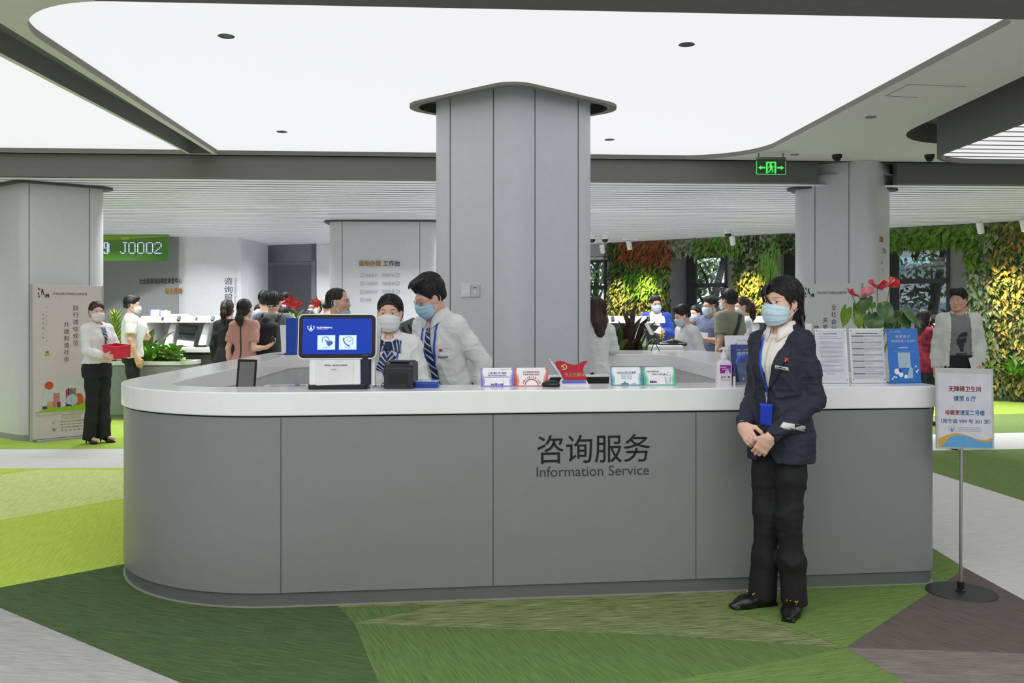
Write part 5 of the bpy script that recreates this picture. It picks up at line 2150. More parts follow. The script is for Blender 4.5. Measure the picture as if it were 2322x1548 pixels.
def d_left(i, w, h):
    X = lambda u: (u - 0.5) * w
    Y = lambda v: (1 - v) * h
    head(i, w, h)
    for n_, ch in enumerate('践行诚信规范'):
        i.text(ch, X(0.605), Y(0.148 + 0.0455 * n_), h * 0.034, w * 0.078, 1)
    for n_, ch in enumerate('共建和谐社会'):
        i.text(ch, X(0.475), Y(0.256 + 0.0445 * n_), h * 0.034, w * 0.078, 1)
    for n_, ch in enumerate('徐汇区文明'):
        i.text(ch, X(0.20), Y(0.145 + 0.028 * n_), h * 0.0085, w * 0.022, 9)
    for n_, ch in enumerate('办公室'):
        i.text(ch, X(0.20), Y(0.30 + 0.03 * n_), h * 0.0085, w * 0.022, 9)
    for n_, ch in enumerate('政务服务'):
        i.text(ch, X(0.15), Y(0.19 + 0.028 * n_), h * 0.0095, w * 0.026, 1)
    for n_, ch in enumerate('中心宣'):
        i.text(ch, X(0.15), Y(0.285 + 0.026 * n_), h * 0.0095, w * 0.026, 1)
    lotus(i, X(0.205), Y(0.452), w * 0.055)
    i.bar(X(0.72), Y(0.487), X(0.79), Y(0.443), 3)
    i.text('诚', X(0.74), Y(0.465), h * 0.03, w * 0.04, 0, up=0.0005)
    i.text('信', X(0.775), Y(0.465), h * 0.026, w * 0.03, 0, up=0.0005)
    # townscape
    i.disc(X(0.55), Y(0.74), w * 0.42, 7, 0, h * 0.145, 28)
    i.disc(X(0.23), Y(0.645), w * 0.062, 4, 0.0004, w * 0.062)
    i.disc(X(0.185), Y(0.672), w * 0.03, 7, 0.0006, w * 0.02)
    U = 0.0005
    i.bar(X(0.14), Y(0.795), X(0.21), Y(0.776), 8, U)
    for q in range(5):
        i.bar(X(0.20 + 0.022 * q), Y(0.795), X(0.217 + 0.022 * q), Y(0.752 - 0.006 * (q % 2)), 11, U)
    i.bar(X(0.29), Y(0.785), X(0.38), Y(0.695), 9, U)
    i.bar(X(0.345), Y(0.79), X(0.39), Y(0.752), 12, 2 * U)
    for q, (mi, tp) in enumerate(((3, 0.675), (8, 0.668), (3, 0.672), (10, 0.665), (10, 0.672), (15, 0.668))):
        i.bar(X(0.465 + 0.024 * q), Y(0.78), X(0.487 + 0.024 * q), Y(tp), mi, U)
    i.disc(X(0.55), Y(0.745), w * 0.085, 13, 2 * U)
    i.disc(X(0.65), Y(0.745), w * 0.07, 15, U, h * 0.04)
    i.shape([(X(0.56), Y(0.785)), (X(0.72), Y(0.77)), (X(0.70), Y(0.735)), (X(0.60), Y(0.76))], 15, 1.5 * U)
    i.shape([(X(0.45), Y(0.785)), (X(0.55), Y(0.785)), (X(0.54), Y(0.775)), (X(0.47), Y(0.772))], 8, 3 * U)
    i.bar(X(0.72), Y(0.782), X(0.82), Y(0.742), 14, U)
    i.bar(X(0.85), Y(0.782), X(0.93), Y(0.70), 14, U)
    i.shape([(X(0.03), Y(0.812)), (X(0.98), Y(0.812)), (X(0.98), Y(0.786)), (X(0.75), Y(0.772)), (X(0.5), Y(0.788)), (X(0.25), Y(0.788))], 5, 4 * U)
    i.shape([(X(0.06), Y(0.838)), (X(0.97), Y(0.838)), (X(0.98), Y(0.812)), (X(0.05), Y(0.812))], 6, U)
    i.bar(X(0.4), Y(0.868), X(0.68), Y(0.836), 6, U)
    for a, b_, v in ((0.1, 0.28, 0.824), (0.15, 0.36, 0.848), (0.42, 0.52, 0.83), (0.6, 0.8, 0.822), (0.72, 0.95, 0.842), (0.3, 0.45, 0.862)):
        i.bar(X(a), Y(v + 0.004), X(b_), Y(v - 0.004), 0 if a < 0.5 else 6, 2 * U)
    i.text('汇', X(0.30), Y(0.885), h * 0.014, w * 0.05, 3)
    logo(i, X(0.30), Y(0.925), w * 0.035, 8)
    for n_, tx_ in enumerate(('徐汇区精神文明建设委员会', '徐 汇 区 行 政 服 务 中 心', '徐汇区城市网格化综合管理', '徐 汇 区 志 愿 服 务 站')):
        i.text(tx_, X(0.62), Y(0.882 + 0.019 * n_), h * 0.0085, w * 0.46, 1)


def d_right(i, w, h):
    X = lambda u: (u - 0.5) * w
    Y = lambda v: (1 - v) * h
    head(i, w, h)
    lotus(i, X(0.86), Y(0.056), w * 0.05)
    for n_, ch in enumerate('全社会行动'):
        i.text(ch, X(0.56), Y(0.145 + 0.0445 * n_), h * 0.034, w * 0.085, 2 if n_ else 1)
    for n_, ch in enumerate('关爱未成年'):
        i.text(ch, X(0.42), Y(0.225 + 0.0445 * n_), h * 0.034, w * 0.085, 2)
    for n_, ch in enumerate('健康成长'):
        i.text(ch, X(0.27), Y(0.275 + 0.0445 * n_), h * 0.034, w * 0.085, 2)


board('poster_board', (-5.457, 10.03, 0), (-4.91, 10.58, 0), 1.80, M_BOARD, 'tall pink poster board with a townscape leaning at the left column', d_left)
board('poster_board', (3.27, 10.0, 0), (3.78, 9.55, 0), 1.80, mat('poster_grey', (206, 210, 208), rough=0.55, var=0.02), 'pale grey poster board with vertical lettering in front of the right column', d_right)

# ------------------------------------------------------------------ free-standing sign at the right
S = 4.66
sg = empty('sign_stand', (P(2180, 1345, 4.65).x, 4.65, 0), R(-3), 'floor sign on a thin pole with red and blue lettering right of the counter', 'sign')
mb = MB()
mb.lathe([(0.172, 0.0), (0.175, 0.004), (0.172, 0.010), (0.05, 0.013)], n=40)
mb.build('base', [M_DARK], sg)
mb = MB()
mb.lathe([(0.026, 0.012), (0.026, 0.018), (0.017, 0.022), (0.017, 0.062)], c=(-0.004, 0, 0), n=16)
mb.build('socket', [M_BLACK], sg)
mb = MB()
mb.tube([(-0.004, 0, 0.06), (0.0, 0, 0.78)], 0.0085, 12)
mb.build('pole', [M_STEEL], sg)
k = S / FPX
hs_, ws_ = 0.425, 0.298
zb = EYE - (1017 - CY) * k
rot = Matrix.Rotation(R(-4), 3, 'X')
mb = MB()
mb.box(Vector((0.022, 0.0, zb)) + rot @ Vector((0, 0, hs_ / 2)), (ws_, 0.012, hs_), rot @ Matrix.Rotation(R(1), 3, 'Y'))
pn = mb.build('panel', [mat('sign_frame', (186, 188, 184), rough=0.4)], sg, bevel=0.002)
ink = Ink(Vector((0.022, -0.006, zb)) + rot @ Vector((0, 0, hs_ / 2)), (1, 0, -0.017), rot @ Vector((0.017, 0, 1)), 0.001)
w, h = 0.276, 0.39
ink.bar(-w / 2, -h / 2 - 0.008, w / 2, h / 2 - 0.01, 0, -0.0004)
ink.text('无障碍卫生间', 0.0, h * 0.265, 0.028, w * 0.60, 1, 0.02)
ink.text('请至 B 厅', 0.0, h * 0.135, 0.027, w * 0.42, 2, 0.02)
ink.text('母婴室', -w * 0.235, -h * 0.055, 0.026, w * 0.27, 1, 0.02)
ink.text('请至二号楼', w * 0.135, -h * 0.055, 0.026, w * 0.46, 2, 0.02)
ink.text('（南宁路 999 号 301 室）', 0.003, -h * 0.17, 0.024, w * 0.92, 2, 0.012)
logo(ink, -w * 0.25, -h * 0.275, 0.015, 3)
ink.lines(-w * 0.13, w * 0.30, -h * 0.245, -h * 0.315, 3, 0.004, 4, 1, 3)
n = 24
lo_, up_, up2 = [], [], []
for i in range(n + 1):
    t = i / n
    x = -w / 2 + w * t
    y1 = -h * 0.41 + h * (0.055 * math.sin(t * 2 * PI * 0.9 - 0.35) + 0.055 * t ** 4) + h * 0.02
    y2 = y1 - h * (0.022 + 0.012 * math.sin(t * 8)) - (h * 0.13 * max(0, 0.22 - t) / 0.22) ** 1.0
    lo_.append((x, -h / 2 - 0.008))
    up_.append((x, y1))
    up2.append((x, max(y2, -h / 2 - 0.008)))
for i in range(n):
    ink.shape([lo_[i], lo_[i + 1], up_[i + 1], up_[i]], 5, 0)
    ink.shape([lo_[i], lo_[i + 1], up2[i + 1], up2[i]], 6, 0.0004)
ink.build('print', [mat('sign_paper', (206, 207, 214), rough=0.5), mat('sign_red', (160, 40, 52), rough=0.5), mat('sign_blue', (52, 124, 188), rough=0.5), mat('sign_navy', (50, 76, 160), rough=0.5),
                    mat('sign_grey', (160, 164, 172), rough=0.5), mat('sign_gold', (206, 160, 60), rough=0.5), mat('sign_sky', (90, 160, 208), rough=0.5)], pn)


# ------------------------------------------------------------------ self-service desks, planters
def desk_kiosk(loc, rz, label):
    e = empty('self_service_desk', loc, rz, label, 'kiosk', 'white self-service desks')
    mb = MB()
    mb.prism(round_poly([(-0.50, -0.30), (0.62, -0.30), (0.62, 0.42), (-0.50, 0.42)], 0.12, 6), 0.0, 0.86)
    smooth_angle(mb.build('body', [mat('kiosk_grey', (140, 144, 146), rough=0.35)], e), 30)
    mb = MB()
    mb.prism(round_poly([(-0.60, -0.46), (0.70, -0.46), (0.74, 0.44), (-0.60, 0.44)], 0.06, 5), 0.86, 0.90)
    mb.build('dark_edge', [M_BLACK], e)
    mb = MB()
    mb.prism(round_poly([(-0.64, -0.52), (0.74, -0.52), (0.78, 0.46), (-0.64, 0.46)], 0.06, 5), 0.90, 0.97)
    mb.build('worktop', [M_WHITE], e, bevel=0.01)
    for nm, prof in (('side_panel', [(-0.62, 0.97), (-0.54, 0.97), (-0.60, 1.36), (-0.70, 1.36)]),):
        mb = MB()
        n_ = len(prof)
        for xx in (0,):
            mb.add([(a, -0.30, b) for a, b in prof] + [(a, 0.40, b) for a, b in prof], [tuple(range(n_)), tuple(range(2 * n_ - 1, n_ - 1, -1))] + [((i + 1) % n_, i, n_ + i, n_ + (i + 1) % n_) for i in range(n_)])
        mb.build(nm, [M_WHITE], e, bevel=0.01)
    mb = MB()
    mb.box((0.0, 0.38, 1.15), (1.30, 0.06, 0.40))
    mb.build('back_panel', [M_WHITEP], e)
    mb = MB()
    prof = [(-0.20, 1.33), (0.42, 1.33), (0.42, 1.43), (-0.12, 1.43)]
    n_ = 4
    mb.add([(-0.72, a, b) for a, b in prof] + [(0.66, a, b) for a, b in prof], [(3, 2, 1, 0), (4, 5, 6, 7)] + [(i, (i + 1) % n_, n_ + (i + 1) % n_, n_ + i) for i in range(n_)])
    mb.build('canopy', [M_WHITE], e, bevel=0.012)
    for xx in (-0.26, 0.26):
        mb = MB()
        prof = [(-0.26, 0.97), (0.36, 0.97), (0.36, 1.33), (0.02, 1.33), (-0.04, 1.30)]
        n_ = len(prof)
        mb.add([(xx - 0.055, a, b) for a, b in prof] + [(xx + 0.055, a, b) for a, b in prof], [tuple(range(n_ - 1, -1, -1)), tuple(range(n_, 2 * n_))] + [(i, (i + 1) % n_, n_ + (i + 1) % n_, n_ + i) for i in range(n_)])
        mb.build('divider', [M_WHITE], e, bevel=0.03)
        m_ = Matrix.Rotation(R(-24), 3, 'X') @ Matrix.Rotation(R(14), 3, 'Z')
        mb = MB()
        mb.box(Vector((xx + 0.25, -0.12, 1.13)), (0.27, 0.02, 0.36), m_)
        s_ = mb.build('screen', [M_BLACK], e, bevel=0.004)
        ink = Ink(Vector((xx + 0.25, -0.12, 1.13)) + m_ @ Vector((0, -0.0105, 0)), m_ @ Vector((1, 0, 0)), m_ @ Vector((0, 0, 1)), 0.001)
        ink.bar(-0.12, -0.165, 0.12, 0.165, 0)
        ink.build('glass', [mat('dark_glass', (30, 34, 38), rough=0.04, spec=0.8)], s_)
        mb = MB()
        mb.box((xx + 0.02, -0.30, 0.985), (0.13, 0.12, 0.03))
        mb.build('card_slot', [M_BLACK], e, bevel=0.004)
        mb = MB()
        mb.box((xx - 0.1, -0.165, 1.385), (0.02, 0.05, 0.05), Matrix.Rotation(R(-38), 3, 'X'))
        mb.build('sensor', [M_DARK], e)
        mb = MB()
        mb.box((xx + 0.15, -0.165, 1.385), (0.045, 0.05, 0.07), Matrix.Rotation(R(-38), 3, 'X'))
        mb.build('sensor', [M_DARK], e)
    return e


desk_kiosk((-4.86, 13.35, 0), R(-4), 'white self-service desk with dark screens beside the left planter')
desk_kiosk((1.55, 12.9, 0), R(4), 'white self-service desk behind the dark-leaved plants right of the column')
desk_kiosk((3.95, 13.3, 0), R(-16), 'white self-service desk beside the woman in the navy suit')
# small cards and box on top of the left desk
mb = MB()
for sgn in (1, -1):
    mb.grid([[(-0.09, -sgn * 0.03, 0), (0.09, -sgn * 0.03, 0)], [(-0.09, 0, 0.10), (0.09, 0, 0.10)]])
o = mb.build('tent_card', [CB['v'][1]], None, loc=(P(350, 0, 13.4).x, 13.45, 1.43), solid=0.002)
tag(o, 'small violet tent card on the canopy of the left self-service desk', 'card')
ink = Ink((0, -0.015, 0.05), (1, 0, 0), (0, 0.28, 0.96), 0.003)
ink.bar(-0.065, -0.045, 0.065, 0.045, 0)
ink.lines(-0.05, 0.05, 0.03, -0.03, 3, 0.008, 1, 1, 2, 0.0005)
ink.build('print', [M_SWHITEINK, CB['v'][0]], o)
mb = MB()
for q, (a, hh) in enumerate(((-0.05, 0.08), (0.0, 0.09), (0.045, 0.075))):
    mb.box((a, 0, hh / 2), (0.044, 0.05, hh))
o = mb.build('leaflet_box', [M_WHITEP], None, loc=(P(373, 0, 13.4).x, 13.45, 1.43), bevel=0.003)
tag(o, 'small white leaflet box beside the violet tent card', 'box')
mb = MB()
mb.box((0, 0, 0.015), (0.34, 0.2, 0.03))
o = mb.build('paper_pile', [M_WHITEP], None, loc=(P(398, 0, 13.45).x, 13.45, 1.43), bevel=0.006)
tag(o, 'flat white paper pile on the left self-service desk canopy', 'papers')

M_POT = mat('planter_grey', (132, 137, 136), rough=0.4)
M_RIM = mat('planter_rim', (214, 216, 208), rough=0.4)
M_SOIL = mat('soil', (52, 44, 36), rough=0.95, bump=0.4)


def planter(loc, rz, poly, h, label, rim=0.05, m=None):
    e = empty('planter', loc, rz, label, 'planter')
    mb = MB()
    mb.prism(poly, 0.06, h - rim)
    mb.prism(inset(poly, 0.02), 0.0, 0.06)
    smooth_angle(mb.build('trough', [m or M_POT], e), 30)
    mb = MB()
    big = inset(poly, -0.012)
    mb.ring(big, inset(poly, 0.05), h - rim, h)
    smooth_angle(mb.build('rim', [M_RIM], e), 30)
    mb = MB()
    mb.poly([(p[0], p[1], h - 0.03) for p in inset(poly, 0.04)])
    mb.build('soil', [M_SOIL], e)
    return e


planter((-5.30, 12.35, 0), 0, round_poly([(-0.9, -0.1), (0.80, -0.08), (0.80, 0.46), (-0.9, 0.5)], [0.1, 0.3, 0.1, 0.1], 8), 0.80, 'long grey planter with a pale rim behind the two people on the left')


def plant(name, loc, label, fn, cat='plant', group=None, seed=3):
    e = empty(name, loc, 0, label, cat, group)
    lv = Leaves(seed)
    fn(lv)
    lv.build('leaves', LG, e)
    return e


def rosette(n_, L, w, mi, up=(0.6, 1.4), curve=0.9, spread=0.02, mi2=None):
    def f(lv):
        for i in range(n_):
            lv.blade((lv.r.uniform(-spread, spread), lv.r.uniform(-spread, spread), 0), lv.r.uniform(0, 2 * PI), lv.r.uniform(*up), L * lv.r.uniform(0.7, 1.1), w * lv.r.uniform(0.8, 1.2), mi if mi2 is None or i % 3 else mi2, curve)
    return f


for i, (px, py, mi, L, n_, mi2, lab) in enumerate((
        (252, 822, 7, 0.32, 26, 2, 'green fern at the left end of the left planter, behind the red box'),
        (345, 818, 2, 0.30, 24, 7, 'bright green fern in the left planter beside the standing man'),
        (368, 816, 7, 0.36, 16, 2, 'upright strap-leaved plant in the middle of the left planter'),
        (398, 817, 2, 0.32, 24, 4, 'pale variegated plant at the right end of the left planter'),
        (382, 820, 7, 0.24, 18, 2, 'low light green plant in the front of the left planter'))):
    q = P(px, py, 12.45 + 0.06 * (i % 3))
    plant('fern', (q.x, q.y, 0.775), lab, rosette(n_, L, 0.075, mi, (0.5, 1.45), 0.95, 0.05, mi2), seed=30 + i)


def conifer(lv):
    for i in range(160):
        t = i / 160
        a = i * 2.4
        rr = 0.03 + 0.10 * (1 - t)
        lv.leaf((0.6 * rr * math.cos(a), 0.6 * rr * math.sin(a), 0.05 + 0.62 * t), (math.cos(a), math.sin(a), 0.9), (0, 0, 1), 0.13, 0.03, 2 if i % 3 else 5, 0.2, -0.2)


q = P(262, 800, 12.75)
plant('slender_plant', (q.x, q.y, 0.775), 'slender pale green pointed plant between the two people on the left', conifer, seed=41)
q = P(330, 800, 12.75)
plant('dark_leaved_plant', (q.x, q.y, 0.775), 'dark leaved plant standing beside the left self-service desk', rosette(14, 0.55, 0.09, 0, (1.0, 1.5), 0.5, 0.05, 1), seed=42)
for px, d, lab in ((432, 14.6, 'broad-leaved plant rising behind the left self-service desk'), (498, 14.3, 'green leafy plant behind the desk beside the ponytailed woman')):
    q = P(px, 740, d)

    def tall(lv):
        for i in range(46):
            z = lv.r.uniform(0.4, 1.42)
            a = lv.r.uniform(0, 2 * PI)
            rr = lv.r.uniform(0.02, 0.22)
            lv.leaf((rr * math.cos(a), rr * math.sin(a), z), (math.cos(a), math.sin(a), lv.r.uniform(0.2, 0.9)), (0, 0, 1), 0.2, 0.09, lv.r.choice((0, 1, 7)), 0.2, 0.3, 3)
        for i in range(6):
            a = i * 1.05
            lv.mb.tube([(0, 0, 0.02), (0.1 * math.cos(a), 0.1 * math.sin(a), 0.8), (0.18 * math.cos(a), 0.18 * math.sin(a), 1.3)], 0.008, 5, 0)
    e = plant('potted_plant', (q.x, q.y, 0.0), lab, tall, seed=int(px))
    mb = MB()
    mb.lathe([(0.13, 0), (0.17, 0.30), (0.18, 0.32), (0.15, 0.32)], n=20)
    mb.build('pot', [M_POT], e)
# planting behind the back of the counter, right of the column
planter((1.40, 10.4, 0), R(3), [(-0.75, -0.22), (0.44, -0.22), (0.44, 0.25), (-0.75, 0.25)], 0.93, 'planter with dark-leaved plants behind the counter, right of the column', 0.04, M_PORTAL)
M_LCORD = leafmat('leaf_cordyline', (44, 26, 28), (74, 40, 40))
LG.append(M_LCORD)
for i, (px, mi, L, n_, lab, up) in enumerate(((1362, 9, 0.55, 11, 'dark purple strap-leaved plant next to the big column', (1.0, 1.5)), (1400, 0, 0.46, 20, 'dark green plant between the purple-leaved ones', (0.7, 1.5)),
                                             (1432, 9, 0.62, 9, 'tallest dark purple strap-leaved plant behind the counter', (1.15, 1.52)), (1462, 1, 0.34, 30, 'green bushy plant left of the yellow flower', (0.5, 1.4)))):
    q = P(px, 760, 10.35)
    plant('strap_leaved_plant', (q.x, q.y, 0.90), lab, rosette(n_, L, 0.085, mi, up, 0.35, 0.05, 0 if mi == 9 else 1), seed=60 + i)


def yel(lv):
    for i in range(14):
        lv.blade((0, 0, 0), lv.r.uniform(0, 6.28), lv.r.uniform(0.8, 1.4), 0.28, 0.05, 1, 0.7)
    lv.mb.tube([(0, 0, 0), (0.03, 0, 0.3)], 0.005, 6, 1)
    for i in range(24):
        a = i * 2.4
        lv.leaf((0.03, 0, 0.26 + 0.004 * i), (math.cos(a), math.sin(a), 0.5), (0, 0, 1), 0.05, 0.035, 10, 0.2, 0.1)


LG.append(mat('flower_yellow', (236, 206, 40), rough=0.5))
q = P(1495, 780, 10.4)
plant('yellow_flower', (q.x, q.y, 0.90), 'yellow flowering plant behind the counter beside the seated man', yel, seed=71)
# box, bag and lectern stand behind the counter
mb = MB()
mb.box((0, 0, 0.13), (0.36, 0.3, 0.26))
q = P(1517, 0, 9.62)
o = mb.build('document_tray', [M_WHITEP], None, loc=(1.70, 9.75, 0.80), bevel=0.02)
o.location.z = 0.86
tag(o, 'white rounded tray box behind the back of the counter', 'box')
mb = MB()
mb.box((0, 0, 0.43), (0.34, 0.28, 0.86))
o = mb.build('side_table', [M_POT], None, loc=(1.70, 9.75, 0.0))
tag(o, 'low grey stand under the white tray box behind the counter', 'table')
sd_ = SDF(0.012)
sd_.chain([(-0.20, 0, 0.05), (0.0, 0, 0.08), (0.22, 0.02, 0.04)], [0.05, 0.085, 0.05], 0.05)
sd_.box((0, 0, 0.03), (0.24, 0.11, 0.03), 0.02, 0.04)
o, _, _ = sdf_obj('bag', sd_, mat('black_leather', (30, 31, 33), rough=0.35, bump=0.2, bscale=60))
o.location = (1.78, 9.78, 1.113)
o.scale = (0.62, 0.62, 0.42)
tag(o, 'black bag lying on the white tray box behind the counter', 'bag')
mb = MB()
mb.tube([(0.10, 0, 0.0), (0.0, 0, 0.18), (0.0, 0, 0.30)], 0.008, 8)
mb.tube([(-0.06, 0.02, 0.0), (0.0, 0, 0.18)], 0.008, 8)
mb.tube([(0, 0, 0.30), (-0.05, 0, 0.40), (-0.09, 0, 0.47)], 0.01, 8)
o = mb.build('tablet_stand', [M_BLACK], None, loc=(P(1484, 0, 9.1).x, 9.1, CT))
o.scale = (0.55, 0.55, 0.55)
mb = MB()
mb.box((-0.10, 0, 0.42), (0.05, 0.2, 0.24), Matrix.Rotation(R(-28), 3, 'Y'))
mb.build('tablet', [M_WHITEP], o, bevel=0.008)
tag(o, 'tablet on a thin black stand on the rear counter', 'tablet')
# planter at the right edge
e = planter((8.95, 14.55, 0), R(-36), [(-0.9, -0.25), (1.6, -0.25), (1.6, 0.25), (-0.9, 0.25)], 0.48, 'low pale green-grey planter at the right edge', 0.03, mat('planter_sage', (158, 166, 152), rough=0.5))
plant('fern', (P(2300, 850, 14.5).x, 14.45, 0.455), 'fern in the low planter at the right edge', rosette(26, 0.4, 0.07, 7, (0.5, 1.45), 0.9, 0.1, 2), seed=81)
plant('fern', (9.35, 14.2, 0.455), 'second fern in the low planter, cut by the right edge', rosette(22, 0.4, 0.07, 1, (0.5, 1.45), 0.9, 0.1, 2), seed=82)

# ------------------------------------------------------------------ anthurium on the counter
AD = 5.36
ak = AD / FPX
ax0 = P(1985, 0, AD).x
an = empty('anthurium_plant', (ax0, AD, CT), 0, 'potted anthurium with four red and pink flowers behind the notice boards', 'plant')
mb = MB()
mb.lathe([(0.075, 0), (0.10, 0.11), (0.105, 0.13), (0.085, 0.13), (0.08, 0.10)], n=24)
smooth_angle(mb.build('pot', [M_WHITEP], an), 40)


def apt(px, py, dy=0.0):
    return Vector(((px - 1985) * ak * (AD + dy) / AD + 0, dy, EYE - (py - CY) * ak - CT))


AL = [leafmat('anthurium_leaf', (64, 98, 52), (86, 118, 70), 0.25), leafmat('anthurium_leaf_light', (104, 144, 36), (130, 166, 60), 0.25), leafmat('anthurium_stem', (110, 140, 60), (130, 156, 80), 0.4),
      mat('spathe_red', (200, 34, 60), rough=0.22), mat('spathe_pink', (226, 128, 150), rough=0.25), mat('spadix', (224, 196, 130), rough=0.5)]


def heart(mb, c, tip, nrm, w, mi, cup=0.12):
    """Heart-shaped blade from its notch c to its tip."""
    c, tip = Vector(c), Vector(tip)
    d = tip - c
    L = d.length
    d.normalize()
    nrm = Vector(nrm)
    sd2 = d.cross(nrm).normalized()
    nrm = sd2.cross(d)
    rows = []
    for t, q, back in ((-0.0, 0.16, 0.16), (0.06, 0.34, 0.20), (0.2, 0.47, 0.10), (0.4, 0.48, 0.0), (0.6, 0.40, 0), (0.8, 0.24, 0), (0.93, 0.09, 0), (1.0, 0.005, 0)):
        row = []
        for u in (-1, -0.5, 0, 0.5, 1):
            tt = t - back * (abs(u) ** 1.5)
            row.append(c + d * (L * tt) + sd2 * (w * q * u) + nrm * (cup * w * (u * u - 0.3 * math.sin(tt * 3)) ))
        rows.append(row)
    mb.grid(rows, mi)


for (cx, cy, tx2, ty2, w, mi, dy, nx) in ((1922, 700, 1908, 741, 0.085, 1, 0.02, 0.5), (1963, 676, 1944, 712, 0.08, 0, -0.02, -0.4), (1944, 690, 1940, 728, 0.07, 1, 0.03, 0.7), (1950, 710, 1945, 745, 0.09, 1, 0.0, -0.8),
                                         (1966, 722, 1962, 752, 0.13, 0, -0.08, 0.0), (1972, 712, 1974, 735, 0.08, 0, -0.03, 0.2), (1995, 694, 1999, 735, 0.115, 0, -0.05, 0.1), (2004, 690, 2016, 722, 0.08, 1, 0.02, 0.6),
                                         (2014, 688, 2026, 712, 0.07, 1, 0.05, 0.5), (2027, 712, 2036, 745, 0.085, 0, 0.0, -0.6), (2040, 714, 2052, 748, 0.10, 0, -0.02, 0.2), (2045, 702, 2076, 745, 0.075, 0, -0.04, 0.5),
                                         (2012, 734, 2016, 752, 0.09, 0, 0.0, 0.2), (1984, 686, 1976, 702, 0.05, 1, 0.04, 0.1)):
    c, tp_ = apt(cx, cy, dy), apt(tx2, ty2, dy - 0.03)
    mb = MB()
    heart(mb, c, tp_, (nx, -1, 0.35), w, mi)
    base = Vector((random.uniform(-0.03, 0.03), random.uniform(-0.02, 0.02), 0.10))
    mid = (base * 0.5 + c * 0.5) + Vector((0, 0.01, 0.03))
    mb.tube([base, mid, c], [0.004, 0.0035, 0.003], 6, 2)
    lo2 = mb.build('leaf', AL, an, smooth=True)
for (cx, cy, tx2, ty2, w, mi, up, sx, sy) in ((1932, 668, 1917, 664, 0.075, 3, (0.35, -0.5, 0.8), 1929, 660), (1962, 668, 1974, 662, 0.085, 4, (-0.1, -0.75, 0.6), 1962, 653), (1989, 648, 1990, 657, 0.105, 3, (0.05, -0.9, 0.4), 1997, 634), (2019, 643, 2031, 653, 0.075, 3, (-0.3, -0.55, 0.75), 2026, 634)):
    mb = MB()
    c, tp_ = apt(cx, cy), apt(tx2, ty2, -0.06)
    d_ = (tp_ - c)
    heart(mb, c - d_.normalized() * 0.012, c + d_.normalized() * max(d_.length, 0.075), up, w * 1.25, mi, 0.22)
    f_ = mb.build('flower', AL, an, smooth=True)
    mb = MB()
    mb.tube([c, apt(sx, sy, -0.02)], [0.006, 0.0045], 8, 5)
    mb.build('spadix', AL, f_, smooth=True)
    mb = MB()
    base = Vector((random.uniform(-0.03, 0.03), 0, 0.10))
    mb.tube([base, (base + c) * 0.5 + Vector((0.01, 0, 0.02)), c], 0.0028, 6, 2)
    mb.build('stem', AL, f_, smooth=True)

# ------------------------------------------------------------------ outside the windows
mb = MB()
mb.poly([(-8, 19.5, -0.05), (14, 9, -0.05), (34, 40, -0.05), (-8, 46, -0.05)])
st(mb.build('ground', [mat('outside_paving', (150, 152, 150), rough=0.9)]))


def strip_leaves(name, s0, s1, t0, t1, z0, z1, n_, cols, L, label, cat):
    lv = Leaves(int(s0 * 7) + 5)
    r = lv.r
    for i in range(n_):
        p = Wp(r.uniform(s0, s1), r.uniform(t0, t1), r.uniform(z0, z1))
        lv.leaf(p, (r.uniform(-1, 1), r.uniform(-1, 1), r.uniform(-0.5, 1)), (r.uniform(-1, 1), r.uniform(-1, 0), 1), L * r.uniform(0.7, 1.3), L * 0.5, r.choice(cols), 0.2, 0.2)
    o = lv.build(name, LG)
    return tag(o, label, cat, None, 'stuff')


strip_leaves('hedge', -3.5, 10.5, 2.6, 3.3, 0, 1.18, 5200, (1, 1, 4, 0, 7), 0.15, 'clipped hedge outside the windows', 'hedge')


def tree(s, t, h, trunk_r, lean, crown, label, seed, n_=900):
    base = Wp(s, t, 0)
    e = empty('tree', base, 0, label, 'tree', 'trees outside the windows')
    r = random.Random(seed)
    mb = MB()
    top = Vector((lean[0], lean[1], h))
    mb.tube([(0, 0, -0.05), top * 0.45 + Vector((0.05, 0, 0)), top], [trunk_r, trunk_r * 0.8, trunk_r * 0.35], 10)
    tips = []
    for i in range(9):
        a = r.uniform(0, 2 * PI)
        q0_ = top * r.uniform(0.4, 0.95)
        q1 = q0_ + Vector((math.cos(a) * r.uniform(0.5, crown), math.sin(a) * r.uniform(0.5, crown), r.uniform(-0.1, 0.9)))
        mb.tube([q0_, (q0_ + q1) / 2 + Vector((0, 0, 0.1)), q1], [trunk_r * 0.3, trunk_r * 0.2, trunk_r * 0.08], 6)
        tips += [q1, (q0_ + q1) / 2, q0_ * 0.3 + q1 * 0.7]
    mb.build('trunk', [mat('bark', (70, 66, 60), rough=0.9, bump=0.5, bscale=30)], e)
    lv = Leaves(seed)
    for i in range(n_):
        c = r.choice(tips)
        p = c + Vector((r.gauss(0, 0.28), r.gauss(0, 0.28), r.gauss(-0.05, 0.22)))
        if p.z < 0.6:
            continue
        lv.leaf(p, (r.uniform(-1, 1), r.uniform(-1, 1), r.uniform(-0.9, 0.3)), (r.uniform(-0.5, 0.5), -0.4, 1), 0.17 * r.uniform(0.6, 1.2), 0.085, r.choice((7, 1, 1, 0)), 0.2, 0.3)
    lv.build('foliage', LG, e)


